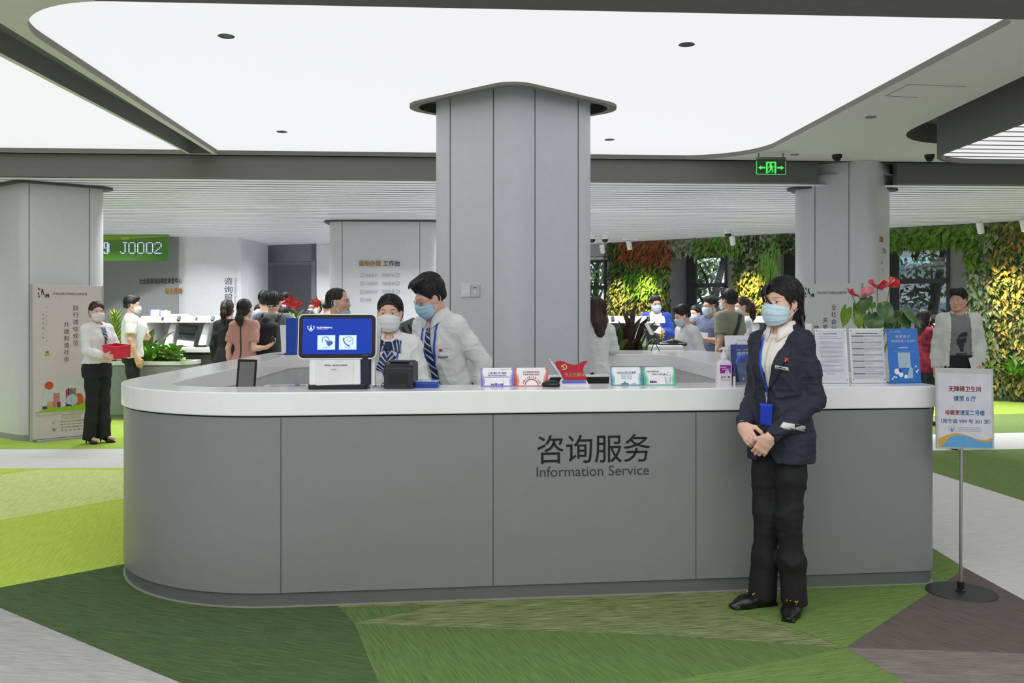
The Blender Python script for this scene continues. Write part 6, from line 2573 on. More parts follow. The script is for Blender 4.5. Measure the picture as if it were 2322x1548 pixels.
tree(0.35, 4.6, 3.6, 0.15, (1.0, 0.2, 0), 1.3, 'slanting dark-trunked tree outside the window behind the grey T-shirt group', 5, 360)
tree(5.9, 3.8, 3.2, 0.14, (0.7, 0.1, 0), 1.2, 'leafy tree outside the right window, dark foliage at its left', 9, 560)
tree(-3.1, 5.0, 3.4, 0.13, (0.3, 0.0, 0), 1.2, 'tree outside the window next to the big column', 13, 1100)
tree(3.0, 5.5, 3.6, 0.13, (0.2, 0.1, 0), 1.4, 'tree outside the window left of the right column', 17, 1000)
tree(-1.4, 7.2, 3.4, 0.14, (0.4, 0.1, 0), 1.5, 'paler tree farther out, seen low in the middle window', 21, 1000)
# printed site hoarding with blue hills
a_, b_ = Wp(-6, 8.2, 0), Wp(13, 8.2, 0)
hd = empty('hoarding', (a_ + b_) / 2, WA, 'pale site hoarding printed with blue hills beyond the hedge', 'hoarding')
mb = MB()
mb.box((0, 0, 0.87), (19, 0.08, 1.74))
mb.build('panel', [mat('hoarding_pale', (200, 214, 236), rough=0.6)], hd)
ink = Ink((0, -0.045, 0), (1, 0, 0), (0, 0, 1), 0.005)
for x in range(-9, 10, 3):
    pts = [(x - 2.0, 0.6)] + [(x - 2.0 + 4.0 * i / 14, 0.6 + 0.85 * math.sin(PI * i / 14) ** 1.3) for i in range(15)] + [(x + 2.0, 0.6)]
    ink.shape(pts[::-1], 0, 0.001 * (x % 2))
ink.build('print', [mat('hoarding_blue', (96, 158, 210), rough=0.6)], hd)
bu = empty('distant_building', Wp(5, 14, 0), WA, 'pale building with a teal roof canopy far outside the windows', 'building')
mb = MB()
mb.box((0, 0, 1.7), (9, 0.6, 3.4))
mb.build('wall', [mat('far_wall', (216, 218, 218), rough=0.8)], bu)
mb = MB()
mb.add([(-4.8, -1.6, 2.9), (4.8, -1.6, 2.9), (4.8, 0, 3.5), (-4.8, 0, 3.5), (-4.8, -1.6, 3.0), (4.8, -1.6, 3.0), (4.8, 0, 3.6), (-4.8, 0, 3.6)],
       [(0, 3, 2, 1), (4, 5, 6, 7), (0, 1, 5, 4), (1, 2, 6, 5), (2, 3, 7, 6), (3, 0, 4, 7)])
mb.build('roof', [mat('teal_roof', (110, 160, 168), rough=0.5)], bu)


# ------------------------------------------------------------------ people
M_SKIN = mat('skin', (230, 186, 164), rough=0.5, spec=0.35, var=0.04, nscale=30)
M_SKIN2 = mat('skin_tan', (216, 172, 146), rough=0.5, spec=0.35, var=0.04, nscale=30)
M_HAIR = mat('black_hair', (30, 27, 27), rough=0.5, spec=0.5, var=0.5, nscale=6, stretch=(70, 70, 8))
M_HAIRB = mat('dark_brown_hair', (58, 42, 36), rough=0.5, spec=0.5, var=0.45, nscale=6, stretch=(70, 70, 8))
M_SCL = mat('eye_white', (226, 220, 216), rough=0.25)
M_IRIS = mat('eye_dark', (38, 26, 22), rough=0.15)
M_BROW = mat('eyebrow', (66, 50, 44), rough=0.8)
M_LASH = mat('eyelash', (40, 30, 28), rough=0.7)
M_LIP = M_LIPS = mat('lips', (176, 104, 96), rough=0.4)
M_MBLUE = mat('mask_blue', (200, 226, 238), rough=0.75, var=0.03, bump=0.25, bscale=60)
M_MWHITE = mat('mask_white', (234, 236, 236), rough=0.75, var=0.02, bump=0.25, bscale=60)
M_LOOP = mat('mask_loop', (236, 238, 238), rough=0.7)
M_SHIRT = mat('white_shirt', (236, 237, 236), rough=0.75, var=0.02, bump=0.15, bscale=90)
M_TROUSER = mat('black_trousers', (26, 27, 30), rough=0.8, var=0.15, bump=0.2, bscale=200)
M_SHOE = mat('black_shoe', (20, 20, 21), rough=0.35)
M_LANYARD = mat('lanyard_blue', (36, 82, 214), rough=0.5)
M_GOLD = mat('gold_metal', (222, 160, 62), rough=0.25, metal=0.9)
M_NAVY = mat('navy_suit', (36, 40, 56), rough=0.75, var=0.1, bump=0.2, bscale=260)
M_TAG = mat('name_tag', (206, 210, 206), rough=0.3)


class Person:
    def __init__(s, label, x, y, H, rz, fem=False, lean=(0, 0, 0), head=(0, 0, 0), detail=2, skin=None, z=0.0, name='person', slim=1.0):
        s.fem, s.det, s.slim = fem, detail, slim
        s.h = (0.0085, 0.011, 0.015)[detail]
        s.fh = (0.0042, 0.006, 0.008)[detail]
        s.skin = skin or M_SKIN
        s.root = empty(name, (x, y, z), R(rz), label, 'person')
        k = H / 1.70
        s.root.scale = (k, k, k)
        piv = Vector((0, 0.0, 0.95))
        s.U = Matrix.Translation(piv) @ Matrix.Rotation(R(lean[2]), 4, 'Z') @ Matrix.Rotation(R(lean[1]), 4, 'Y') @ Matrix.Rotation(R(lean[0]), 4, 'X') @ Matrix.Translation(-piv)
        s.N = Vector((0, 0.015, 1.435))
        s.Hm = s.U @ Matrix.Translation(s.N) @ Matrix.Rotation(R(head[0]), 4, 'Z') @ Matrix.Rotation(R(head[2]), 4, 'Y') @ Matrix.Rotation(R(head[1]), 4, 'X') @ Matrix.Translation(Vector((0, -0.012, 0.145)))
        s.sx = (0.148 if fem else 0.172) * slim
        s.arm = {}
        s.hand = {}
        for sg in (-1, 1):
            s.arms(sg)
        s.leg = {sg: (Vector((sg * 0.085, 0, 0.90)), Vector((sg * 0.088, -0.012, 0.49)), Vector((sg * 0.09, 0.02, 0.085)), Vector((0, -1, 0))) for sg in (-1, 1)}
        s.bv = {}

    # pose -------------------------------------------------------------
    def arms(s, sg, elbow=None, wrist=None, fdir=None, palm=None, curl=0.35):
        sh = s.U @ Vector((sg * s.sx, 0.01, 1.375))
        e = s.U @ Vector(elbow if elbow else (sg * (s.sx + 0.045), 0.045, 1.10))
        w = s.U @ Vector(wrist if wrist else (sg * (s.sx + 0.055), -0.01, 0.865))
        ur = s.U.to_3x3()
        f = ur @ Vector(fdir) if fdir else (w - e)
        p = ur @ Vector(palm) if palm else ur @ Vector((-sg, 0.1, 0))
        f = f.normalized()
        p = (p - f * p.dot(f)).normalized()
        s.arm[sg] = (sh, e, w)
        s.hand[sg] = (f, p, curl)
        return s

    def legs(s, sg, hip=None, knee=None, ankle=None, toe=None):
        o = s.leg[sg]
        s.leg[sg] = (Vector(hip) if hip else o[0], Vector(knee) if knee else o[1], Vector(ankle) if ankle else o[2], Vector(toe) if toe else o[3])
        return s

    def torso(s, g=0.0, z0=0.80, z1=1.45, hem=0.0, waist=1.0):
        if s.fem:
            T = [(0.78, 0, 0.008, 0.165, 0.110), (0.90, 0, 0.012, 0.170, 0.118), (0.98, 0, 0.008, 0.155, 0.105), (1.08, 0, 0, 0.126, 0.090), (1.17, 0, -0.006, 0.134, 0.100), (1.26, 0, -0.014, 0.146, 0.112),
                 (1.33, 0, -0.004, 0.142, 0.098), (1.385, 0, 0.006, 0.125, 0.076), (1.42, 0, 0.012, 0.085, 0.062), (1.45, 0, 0.015, 0.055, 0.052)]
        else:
            T = [(0.78, 0, 0.005, 0.160, 0.105), (0.90, 0, 0.008, 0.165, 0.112), (0.98, 0, 0.004, 0.158, 0.106), (1.08, 0, 0, 0.148, 0.100), (1.17, 0, -0.002, 0.158, 0.106), (1.28, 0, -0.004, 0.172, 0.114),
                 (1.35, 0, 0.004, 0.168, 0.100), (1.40, 0, 0.01, 0.135, 0.078), (1.43, 0, 0.014, 0.09, 0.064), (1.455, 0, 0.016, 0.06, 0.056)]
        A = np.array(T)
        out = []
        for z in sorted(set([z0, z1] + [t[0] for t in T if z0 < t[0] < z1])):
            v = [float(np.interp(z, A[:, 0], A[:, i])) for i in range(1, 5)]
            fl = max(0.0, (1.08 - z)) * hem
            ww = 1.0 + (waist - 1.0) * max(0, 1 - abs(z - 1.08) / 0.25)
            out.append((z, v[0], v[1], v[2] * ww * s.slim + g + fl, v[3] * ww * s.slim + g + fl * 0.7))
        return out

    # body ---------------------------------------------------------------
    def body(s, feet=True):
        sd = SDF(s.h)
        U, Hm = s.U, s.Hm
        M = Hm
        sd.ball((0, 0.014, 0.034), (0.073, 0.091, 0.086), 0.02, M=M)
        sd.ball((0, -0.026, -0.030), (0.0605, 0.062, 0.078), 0.03, M=M)
        sd.ball((0, -0.062, -0.092), (0.026, 0.024, 0.020), 0.04, M=M)
        for q in (-1, 1):
            sd.cone((q * 0.050, -0.004, -0.055), (q * 0.016, -0.062, -0.092), 0.018, 0.016, 0.035, M=M)
            sd.ball((q * 0.040, -0.058, -0.024), 0.026, 0.025, M=M)
            sd.cone((q * 0.014, -0.083, 0.022), (q * 0.046, -0.066, 0.020), 0.010, 0.010, 0.016, M=M)
            sd.ball((q * 0.031, -0.092, 0.001), (0.017, 0.010, 0.0095), 0.012, 's', M=M)
            sd.ball((q * 0.0315, -0.0735, -0.001), (0.0155, 0.0135, 0.0135), 0.006, M=M)
            sd.ball((q * 0.074, 0.016, -0.008), (0.009, 0.020, 0.031), 0.008, M=M @ Matrix.Rotation(R(q * -14), 4, 'Z'))
            sd.ball((q * 0.0825, 0.011, -0.004), (0.006, 0.010, 0.016), 0.006, 's', M=M @ Matrix.Rotation(R(q * -14), 4, 'Z'))
        sd.cone((0, -0.078, 0.010), (0, -0.096, -0.030), 0.0085, 0.0125, 0.014, M=M)
        for q in (-1, 1):
            sd.ball((q * 0.012, -0.086, -0.034), 0.0088, 0.008, M=M)
        sd.ball((0, -0.080, -0.060), (0.022, 0.010, 0.007), 0.008, M=M)
        sd.ball((0, -0.078, -0.070), (0.018, 0.009, 0.007), 0.006, M=M)
        nk = Hm @ Vector((0, 0.022, -0.06))
        nb = U @ Vector((0, 0.022, 1.40))
        nr = 0.047 if s.fem else 0.056
        sd.cone(nb, nk, nr + 0.006, nr - 0.002, 0.03)
        tz = s.torso(-0.004)
        sd.loft(tz, 0.03, M=U)
        for sg in (-1, 1):
            sh, e, w = s.arm[sg]
            sd.cone(U @ Vector((sg * 0.05, 0.015, 1.405)), sh, 0.040, 0.044, 0.04)
            f = 0.86 if s.fem else 1.0
            sd.chain([sh, sh * 0.45 + e * 0.55, e, e * 0.6 + w * 0.4, w], [0.048 * f, 0.044 * f, 0.036 * f, 0.037 * f, 0.025 * f], 0.02)
            s.hand_ops(sd, sg, 0.92 if s.fem else 1.0)
            h_, k_, a_, t_ = s.leg[sg]
            sd.chain([h_, h_ * 0.5 + k_ * 0.5, k_, k_ * 0.65 + a_ * 0.35, a_], [0.072, 0.060, 0.043, 0.043, 0.030], 0.03)
            if feet:
                t = t_.normalized()
                sd.cone(a_ + Vector((0, 0, -0.045)) - t * 0.03, a_ + t * 0.14 + Vector((0, 0, -0.062)), 0.03, 0.02, 0.03)
        c = Hm @ Vector((0, -0.02, 0))
        sd.fine.append((np.array(c) - 0.125, np.array(c) + 0.135, s.fh))
        if s.det < 2 or True:
            for sg in (-1, 1):
                w = s.arm[sg][2] + s.hand[sg][0] * 0.09
                sd.fine.append((np.array(w) - 0.085, np.array(w) + 0.085, min(s.fh, 0.0065)))
        V, Q = sd.mesh()
        V = relax(V, Q, 1, 0.35)
        s.bvh = bvh_of(V, Q)
        o = fast_mesh('body', V, Q, s.skin, s.root)
        s.body_o = o
        return s

    def hand_ops(s, sd, sg, sc=1.0):
        w = s.arm[sg][2]
        f, p, c = s.hand[sg]
        t = f.cross(p) * (1 if sg < 0 else -1)
        B = Matrix((t, p, f)).transposed().to_4x4()
        B.translation = w
        sd.box((0.001, 0.002, 0.050 * sc), (0.039 * sc, 0.0135 * sc, 0.046 * sc), 0.012, 0.012, M=B)
        sd.cone((0, 0, -0.01), (0.0, 0, 0.03), 0.024 * sc, 0.026 * sc, 0.02, M=B, flat=((0, 1, 0), 0.75))
        for i in range(4):
            r0 = Vector(((0.030 - 0.0203 * i) * sc, 0.0, (0.088, 0.093, 0.089, 0.080)[i] * sc))
            L = (0.070, 0.078, 0.072, 0.056)[i] * sc
            pts = [r0]
            a = 0
            for j, (fr, da) in enumerate(((0.45, 0.95), (0.31, 1.15), (0.24, 0.75))):
                a += da * c * (1 + 0.06 * i)
                pts.append(pts[-1] + Vector((0.02 * (1.5 - i) * (1 - c) * fr, math.sin(a), math.cos(a))) * (L * fr))
            sd.chain(pts, [0.0092 * sc, 0.0086 * sc, 0.0080 * sc, 0.0070 * sc], 0.004, M=B)
        q0 = Vector((0.026, 0.006, 0.022)) * sc
        q1 = q0 + Vector((0.028, 0.012, 0.030)) * sc
        q2 = q1 + Vector((0.006, 0.010 + 0.012 * c, 0.034)) * sc
        q3 = q2 + Vector((-0.006 * c, 0.006 + 0.012 * c, 0.024)) * sc
        sd.chain([q0, q1, q2, q3], [0.016 * sc, 0.0120 * sc, 0.0100 * sc, 0.0080 * sc], 0.008, M=B)

    # projection of thin pieces on a surface -------------------------------
    def strip(s, name, m, A, B, bvh, fr=None, off=0.002, nn=8, mm=3, thick=0.0015, parent=None, back=False, dist=0.6, lift=None, ytol=0.09):
        """Ribbon between two polylines (x, z) projected front-on (or from behind) onto a surface."""
        fr = fr if fr is not None else s.U

        def res(L, n):
            P_ = [Vector(p) for p in L]
            ds = [0]
            for i in range(1, len(P_)):
                ds.append(ds[-1] + (P_[i] - P_[i - 1]).length)
            out = []
            for k in range(n + 1):
                d = ds[-1] * k / n
                i = 1
                while i < len(ds) - 1 and ds[i] < d:
                    i += 1
                t = 0 if ds[i] == ds[i - 1] else (d - ds[i - 1]) / (ds[i] - ds[i - 1])
                out.append(P_[i - 1].lerp(P_[i], t))
            return out
        a, b = res(A, nn), res(B, nn)
        r3 = fr.to_3x3()
        dy = Vector((0, -1, 0)) if back else Vector((0, 1, 0))
        dr = (r3 @ dy).normalized()
        rows, last = [], None
        for i in range(nn + 1):
            row = []
            for j in range(mm + 1):
                q = a[i].lerp(b[i], j / mm)
                o0 = fr @ (Vector((q.x, 0, q.y)) - dy * dist)
                ds_ = [q_[3] for q_ in (bb_.ray_cast(o0, dr, dist * 2) for bb_ in (bvh if isinstance(bvh, (list, tuple)) else [bvh])) if q_[0] is not None]
                d = min(ds_) if ds_ else None
                if d is None or (last is not None and abs(d - last) > ytol):
                    d = last if last is not None else dist - 0.1
                last = d
                ex = lift(i / nn, j / mm) if lift else 0.0
                row.append(o0 + dr * (d - off - ex))
            rows.append(row)
        mb = MB()
        mb.grid(rows)
        o = mb.build(name, [m], parent or s.root, smooth=True)
        if thick:
            md = o.modifiers.new('solid', 'SOLIDIFY')
            md.thickness = thick
            md.offset = 0
        return o

    def face(s, gaze=0.0, brow=0.0, mouth=False, closed=0.0):
        hh = s.Hm
        mb_parts = []
        for q in (-1, 1):
            c = q * 0.0315
            up = [(c - 0.0150, -0.0012), (c - 0.008, 0.0040 - closed * 0.003), (c, 0.0052 - closed * 0.004), (c + 0.008, 0.0042 - closed * 0.003), (c + 0.0150, 0.0002)]
            lo = [(c - 0.0150, -0.0014), (c - 0.008, -0.0042), (c, -0.0050), (c + 0.008, -0.0042), (c + 0.0150, 0.0)]
            e = s.strip('eye', M_SCL, up, lo, s.bvh, hh, 0.0008, 8, 2, 0.0)
            g = c + gaze * 0.007
            ur = [(g - 0.0055, 0.0030), (g, 0.0048 - closed * 0.004), (g + 0.0055, 0.0030)]
            lr = [(g - 0.0055, -0.0022), (g, -0.0046), (g + 0.0055, -0.0022)]
            s.strip('iris', M_IRIS, ur, lr, s.bvh, hh, 0.0013, 4, 2, 0.0, e)
            s.strip('eyelash', M_LASH, [(c - 0.0158, -0.0005), (c - 0.008, 0.0058 - closed * 0.003), (c, 0.0070 - closed * 0.004), (c + 0.008, 0.0060 - closed * 0.003), (c + 0.0165, 0.0016)],
                    [(c - 0.0158, -0.0012), (c - 0.008, 0.0040 - closed * 0.003), (c, 0.0050 - closed * 0.004), (c + 0.008, 0.0040 - closed * 0.003), (c + 0.0165, 0.0004)], s.bvh, hh, 0.0016, 8, 1, 0.0, e)
            bz = 0.0235 + brow
            s.strip('eyebrow', M_BROW, [(c - q * 0.016, bz - 0.0005), (c - q * 0.004, bz + 0.0030), (c + q * 0.010, bz + 0.0040), (c + q * 0.022, bz - 0.0005)],
                    [(c - q * 0.016, bz - 0.0030), (c - q * 0.004, bz - 0.0006), (c + q * 0.010, bz + 0.0014), (c + q * 0.022, bz - 0.0015)], s.bvh, hh, 0.001, 8, 1, 0.0)
        if mouth:
            s.strip('mouth', M_LIPS, [(-0.024, -0.0655), (-0.01, -0.0595), (0, -0.061), (0.01, -0.0595), (0.024, -0.0655)], [(-0.024, -0.0665), (-0.01, -0.074), (0, -0.0755), (0.01, -0.074), (0.024, -0.0665)], s.bvh, hh, 0.001, 8, 3, 0.0)
        return s

    def mask(s, m=None, chin=False, top=-0.010, bot=-0.122, full=1.0):
        """Pleated face mask stretched over nose and chin, with its ear loops."""
        m = m or M_MBLUE
        hh, r3 = s.Hm, s.Hm.to_3x3()
        pm = R(72)
        nI, nJ = 26, 20
        rows = []
        if chin:
            top, bot = -0.075, -0.122
        for i in range(nI + 1):
            v = i / nI
            row = []
            for j in range(nJ + 1):
                a = (j / nJ * 2 - 1)
                ph = a * pm
                zt = top - 0.018 * a * a + (0.004 * math.cos(a * 6) if not chin else 0)
                zb = bot + 0.034 * a * a
                z = zt + (zb - zt) * v
                dirv = Vector((math.sin(ph), -math.cos(ph), 0))
                o0 = hh @ (Vector((0, -0.008, z)) + dirv * 0.25)
                hit = s.bvh.ray_cast(o0, r3 @ (-dirv), 0.30)
                rs = 0.25 - hit[3] if hit[0] is not None else 0.0
                fz = float(np.interp(z, [-0.13, -0.118, -0.10, -0.08, -0.06, -0.045, -0.03, -0.018, -0.008], [0.066, 0.078, 0.092, 0.102, 0.107, 0.109, 0.107, 0.098, 0.088]))
                tent = fz * (1 - 0.34 * a * a)
                if chin:
                    tent = 0.085 * (1 - 0.2 * a * a)
                ple = 0.0042 * (((v * 3.2 + 0.3) % 1.0) - 0.5) * (1 - abs(a) ** 4) * (0 < i < nI)
                row.append(hh @ (Vector((0, -0.008, z)) + dirv * (max(rs + 0.003, tent) + ple)))
            rows.append(row)
        mb = MB()
        mb.grid(rows)
        o = mb.build('face_mask', [m], s.root, smooth=True)
        md = o.modifiers.new('solid', 'SOLIDIFY')
        md.thickness = 0.0016
        for q, j in ((-1, 0), (1, nJ)):
            mb = MB()
            ear_t = hh @ Vector((q * 0.080, 0.004, 0.020))
            ear_b = hh @ Vector((q * 0.078, 0.014, -0.036))
            ear_m = hh @ Vector((q * 0.079, 0.036, -0.006))
            mb.tube([rows[1][j], ear_t], 0.0018, 6)
            mb.tube([ear_t, hh @ Vector((q * 0.080, 0.03, 0.012)), ear_m, hh @ Vector((q * 0.079, 0.03, -0.028)), ear_b], 0.0015, 6)
            mb.tube([ear_b, rows[nI - 2][j]], 0.0018, 6)
            mb.build('ear_loop', [M_LOOP], o)
        return s

    def glasses(s, m=None, dark=False):
        hh = s.Hm
        m = m or mat('spectacle_metal', (150, 152, 156), rough=0.25, metal=0.8)
        mb = MB()
        for q in (-1, 1):
            pts = [(q * 0.032 + 0.0205 * math.copysign(abs(math.cos(a)) ** 0.6, math.cos(a)), -0.100 + 0.010 * abs(math.cos(a)) * (1 if math.cos(a) * q > 0 else 0), -0.003 + 0.0125 * math.copysign(abs(math.sin(a)) ** 0.6, math.sin(a))) for a in [2 * PI * k / 16 for k in range(17)]]
            mb.tube([hh @ Vector(p) for p in pts], 0.0014 if not dark else 0.002, 6)
            mb.tube([hh @ Vector((q * 0.054, -0.090, 0.002)), hh @ Vector((q * 0.074, -0.055, 0.006)), hh @ Vector((q * 0.079, 0.004, 0.008)), hh @ Vector((q * 0.078, 0.03, -0.006))], 0.0016, 6)
        mb.tube([hh @ Vector((-0.010, -0.104, 0.0)), hh @ Vector((0, -0.107, 0.003)), hh @ Vector((0.010, -0.104, 0.0))], 0.0014, 6)
        o = mb.build('glasses', [m], s.root, smooth=True)
        for q in (-1, 1):
            mb = MB()
            mb.poly([hh @ Vector((q * 0.032 + 0.0195 * math.cos(2 * PI * k / 16), -0.0995, -0.003 + 0.0118 * math.sin(2 * PI * k / 16))) for k in range(16)])
            mb.build('lens', [glass('spectacle_lens', (240, 244, 246), 0.10)], o)
        return s

    # hair -----------------------------------------------------------------
    def hair(s, style='short', m=None, vol=0.0, seed=1):
        m = m or M_HAIR
        hh = s.Hm
        sd = SDF((0.006, 0.007, 0.009)[s.det])
        g = vol
        if style in ('short', 'crop'):
            sd.ball((0, 0.020, 0.046 + g * 0.5), (0.0805 + g * 0.4, 0.094 + g * 0.5, 0.085 + g), 0.02, M=hh)
            sd.ball((0, 0.055, -0.005), (0.070, 0.060, 0.060), 0.02, M=hh)
            if style == 'short':
                sd.ball((0, -0.045, 0.088 + g), (0.055, 0.038, 0.026 + g * 0.5), 0.03, M=hh)
            else:
                sd.ball((0, -0.100, 0.075), (0.062, 0.058, 0.050), 0.012, 's', M=hh)
            sd.ball((0, -0.108, -0.045), (0.118, 0.092, 0.112), 0.012, 's', M=hh)
            sd.box((0, -0.02, -0.085), (0.12, 0.16, 0.040), 0.01, 0.02, 's', M=hh)
        elif style in ('bun', 'pony', 'long', 'low_pony'):
            sd.ball((0, 0.018, 0.040), (0.080, 0.098, 0.090), 0.02, M=hh)
            sd.ball((0, 0.045, -0.020), (0.075, 0.066, 0.072), 0.03, M=hh)
            sd.ball((0, -0.112, -0.050), (0.112, 0.096, 0.118), 0.012, 's', M=hh)
            for q in (-1, 1):
                sd.ball((q * 0.085, -0.01, -0.035), (0.022, 0.034, 0.036), 0.01, 's', M=hh)
            if style == 'bun':
                sd.ball((0, 0.112, -0.018), (0.042, 0.034, 0.040), 0.012, M=hh)
            elif style == 'pony':
                sd.chain([(0, 0.10, 0.035), (0, 0.135, 0.030), (0, 0.150, -0.05), (0.005, 0.140, -0.14), (0.008, 0.125, -0.215)], [0.022, 0.028, 0.034, 0.030, 0.010], 0.02, M=hh)
            elif style == 'low_pony':
                sd.chain([(0, 0.095, -0.035), (0, 0.115, -0.060), (0.003, 0.120, -0.12), (0.0, 0.105, -0.185)], [0.028, 0.036, 0.050, 0.030], 0.02, M=hh, flat=((0, 1, 0), 0.75))
            elif style == 'long':
                sd.chain([(0, 0.05, -0.02), (0, 0.075, -0.12), (0, 0.075, -0.22)], [0.072, 0.075, 0.055], 0.03, M=hh, flat=((0, 1, 0), 0.6))
                for q in (-1, 1):
                    sd.chain([(q * 0.066, -0.012, 0.02), (q * 0.074, 0.004, -0.06), (q * 0.066, 0.0, -0.17)], [0.018, 0.020, 0.010], 0.02, M=hh)
        elif style == 'bob':
            sd.ball((0, 0.020, 0.042), (0.086, 0.105, 0.094), 0.02, M=hh)
            sd.ball((0, 0.050, -0.028), (0.080, 0.064, 0.090), 0.03, M=hh)
            sd.chain([(0.04, 0.075, -0.08), (0.055, 0.07, -0.135)], [0.040, 0.018], 0.02, M=hh)
            sd.chain([(-0.04, 0.075, -0.08), (-0.05, 0.07, -0.135)], [0.040, 0.018], 0.02, M=hh)
            sd.ball((0, -0.118, -0.045), (0.112, 0.098, 0.112), 0.012, 's', M=hh)
        V, Q = sd.mesh()
        V = relax(V, Q, 1, 0.5)
        N = vnormals(V, Q)
        Mi = np.array(hh.inverted())
        L = V @ Mi[:3, :3].T + Mi[:3, 3]
        ang = np.arctan2(L[:, 0], L[:, 1] - 0.02)
        u = np.stack((ang * 9 + L[:, 2] * 6, L[:, 2] * 9 + seed, L[:, 1] * 9), 1)
        u2 = np.stack((ang * 22 + L[:, 2] * 14, L[:, 2] * 14, L[:, 1] * 12 + seed), 1)
        V = V + N * (0.0026 * ridge(u.astype(np.float32)) + 0.0020 * ridge(u2.astype(np.float32)))[:, None]
        o = fast_mesh('hair', V.astype(np.float32), Q, m, s.root)
        s.hair_o = o
        s.hbvh = bvh_of(V, Q)
        if s.det > 0:
            if style in ('short', 'crop'):
                fl = lambda p, t: Vector((p.x * 0.9 + 0.01, (p.y - 0.03) * 0.9, -0.10 * max(0.0, (0.115 - p.z) / 0.06)))
            elif style in ('long', 'bob'):
                fl = lambda p, t: Vector((p.x * 0.5, (p.y - 0.03) * 0.5, -0.10))
            else:
                fl = lambda p, t: Vector((-p.x, 0.14 - p.y, (0.02 if style == 'pony' else -0.03) - p.z)) if p.y < 0.10 else Vector((0, 0.0, -1))
            st_ = ((0, -0.05, 0.12), (0, 0.09, 0.09)) if style in ('short', 'crop', 'long', 'bob') else ((0, -0.05, 0.11), (0, 0.16, -0.06 if style == 'pony' else 0.02))
            s.strands(120, st_, steps=10, step=0.013, r=0.0022 if style != 'crop' else 0.0014, spread=0.055, seed=seed, m=m, flow=fl, zmin=0.025 if style in ('short', 'crop') else -1)
        return s

    def strands(s, n, part, ctr=(0, 0.02, 0.03), steps=12, step=0.013, r=0.0032, spread=0.05, seed=1, m=None, flow=None, zmin=-1.0):
        """Hair strands that hug the hair surface, combed away from a parting line (two head-space points)."""
        rnd = random.Random(seed)
        hm, hi = s.Hm, s.Hm.inverted()
        r3 = hm.to_3x3()
        mb = MB()
        a, b = Vector(part[0]), Vector(part[1])
        for k in range(n):
            q = a.lerp(b, rnd.random()) + Vector((rnd.gauss(0, spread), rnd.gauss(0, spread), rnd.gauss(0, spread * 0.6)))
            hit = s.hbvh.find_nearest(hm @ q)
            if hit[0] is None:
                continue
            pts = []
            pos, nr = hit[0], hit[1]
            for i in range(steps + 1):
                pts.append(pos + nr * (0.0012 + 0.002 * math.sin(PI * i / steps)))
                lp = hi @ pos
                if lp.z < zmin or (zmin > 0 and lp.y < -0.05 and lp.z < 0.082):
                    break
                d = flow(lp, i / steps) if flow else Vector((lp.x * 1.2, (lp.y - ctr[1]) * 0.8, -0.06 - 0.6 * max(0, 0.09 - lp.z)))
                d = r3 @ d
                d = d - nr * d.dot(nr)
                if d.length < 1e-5:
                    break
                nx = s.hbvh.find_nearest(pos + d.normalized() * step)
                if nx[0] is None or (nx[0] - pos).length < step * 0.25:
                    break
                pos, nr = nx[0], nx[1]
            if len(pts) > 4:
                rr = r * rnd.uniform(0.6, 1.2)
                mb.tube(pts, [max(0.0005, rr * math.sin(PI * (0.12 + 0.86 * i / (len(pts) - 1)))) for i in range(len(pts))], 5)
        mb.build('hair_strand', [m or M_HAIR], s.hair_o, smooth=True)
        return s

    def locks(s, curves, m=None, n=7):
        """Free strands: list of (points in head space, radius)."""
        m = m or M_HAIR
        mb = MB()
        for pts, r in curves:
            P_ = [Vector(p) for p in pts]
            fine = []
            for i in range(len(P_) - 1):
                for k in range(4):
                    t = k / 4
                    p0, p1, p2, p3 = P_[max(0, i - 1)], P_[i], P_[i + 1], P_[min(len(P_) - 1, i + 2)]
                    fine.append(0.5 * ((2 * p1) + (p2 - p0) * t + (2 * p0 - 5 * p1 + 4 * p2 - p3) * t * t + (3 * p1 - p0 - 3 * p2 + p3) * t ** 3))
            fine.append(P_[-1])
            rad = [max(0.0006, r * (1 - (k / (len(fine) - 1)) ** 2 * 0.92)) for k in range(len(fine))]
            mb.tube([s.Hm @ p for p in fine], rad, n)
        mb.build('hair_strand', [m], s.hair_o, smooth=True)
        return s

    # clothes ----------------------------------------------------------------
    def top(s, m, g=0.014, sleeve='long', hem=0.80, flare=0.08, name='shirt', wr=0.004, waist=1.06, neck=0.0, cut=None, arm_g=0.014, collar_top=1.445, seed=0, h=None):
        sd = SDF(h or s.h)
        U = s.U
        for sg in (-1, 1):
            sh, e, w = s.arm[sg]
            f = 0.88 if s.fem else 1.0
            if sleeve == 'long':
                wl = e.lerp(w, 0.97)
                sd.chain([sh, sh.lerp(e, 0.5), e, e.lerp(wl, 0.5), wl], [0.050 * f + arm_g, 0.048 * f + arm_g, 0.042 * f + arm_g, 0.040 * f + arm_g, 0.028 * f + arm_g], 0.025)
                sd.box((0, 0, 0.06), (0.06, 0.06, 0.06), 0.005, 0.004, 's', M=Matrix.Translation(wl) @ (w - e).to_track_quat('Z', 'Y').to_matrix().to_4x4())
            elif sleeve == 'short':
                q = sh.lerp(e, 0.72)
                sd.chain([sh, sh.lerp(e, 0.4), q], [0.052 * f + arm_g, 0.052 * f + arm_g, 0.054 * f + arm_g], 0.025)
                sd.box((0, 0, 0.06), (0.09, 0.09, 0.06), 0.003, 0.004, 's', M=Matrix.Translation(q) @ (e - sh).to_track_quat('Z', 'Y').to_matrix().to_4x4())
        sd.loft(s.torso(g, hem, collar_top, flare, waist), 0.03, M=U)
        for sg in (-1, 1):
            sd.cone(U @ Vector((sg * 0.055, 0.015, 1.400)), s.arm[sg][0], 0.040 + g, 0.046 * (0.88 if s.fem else 1.0) + arm_g, 0.045)
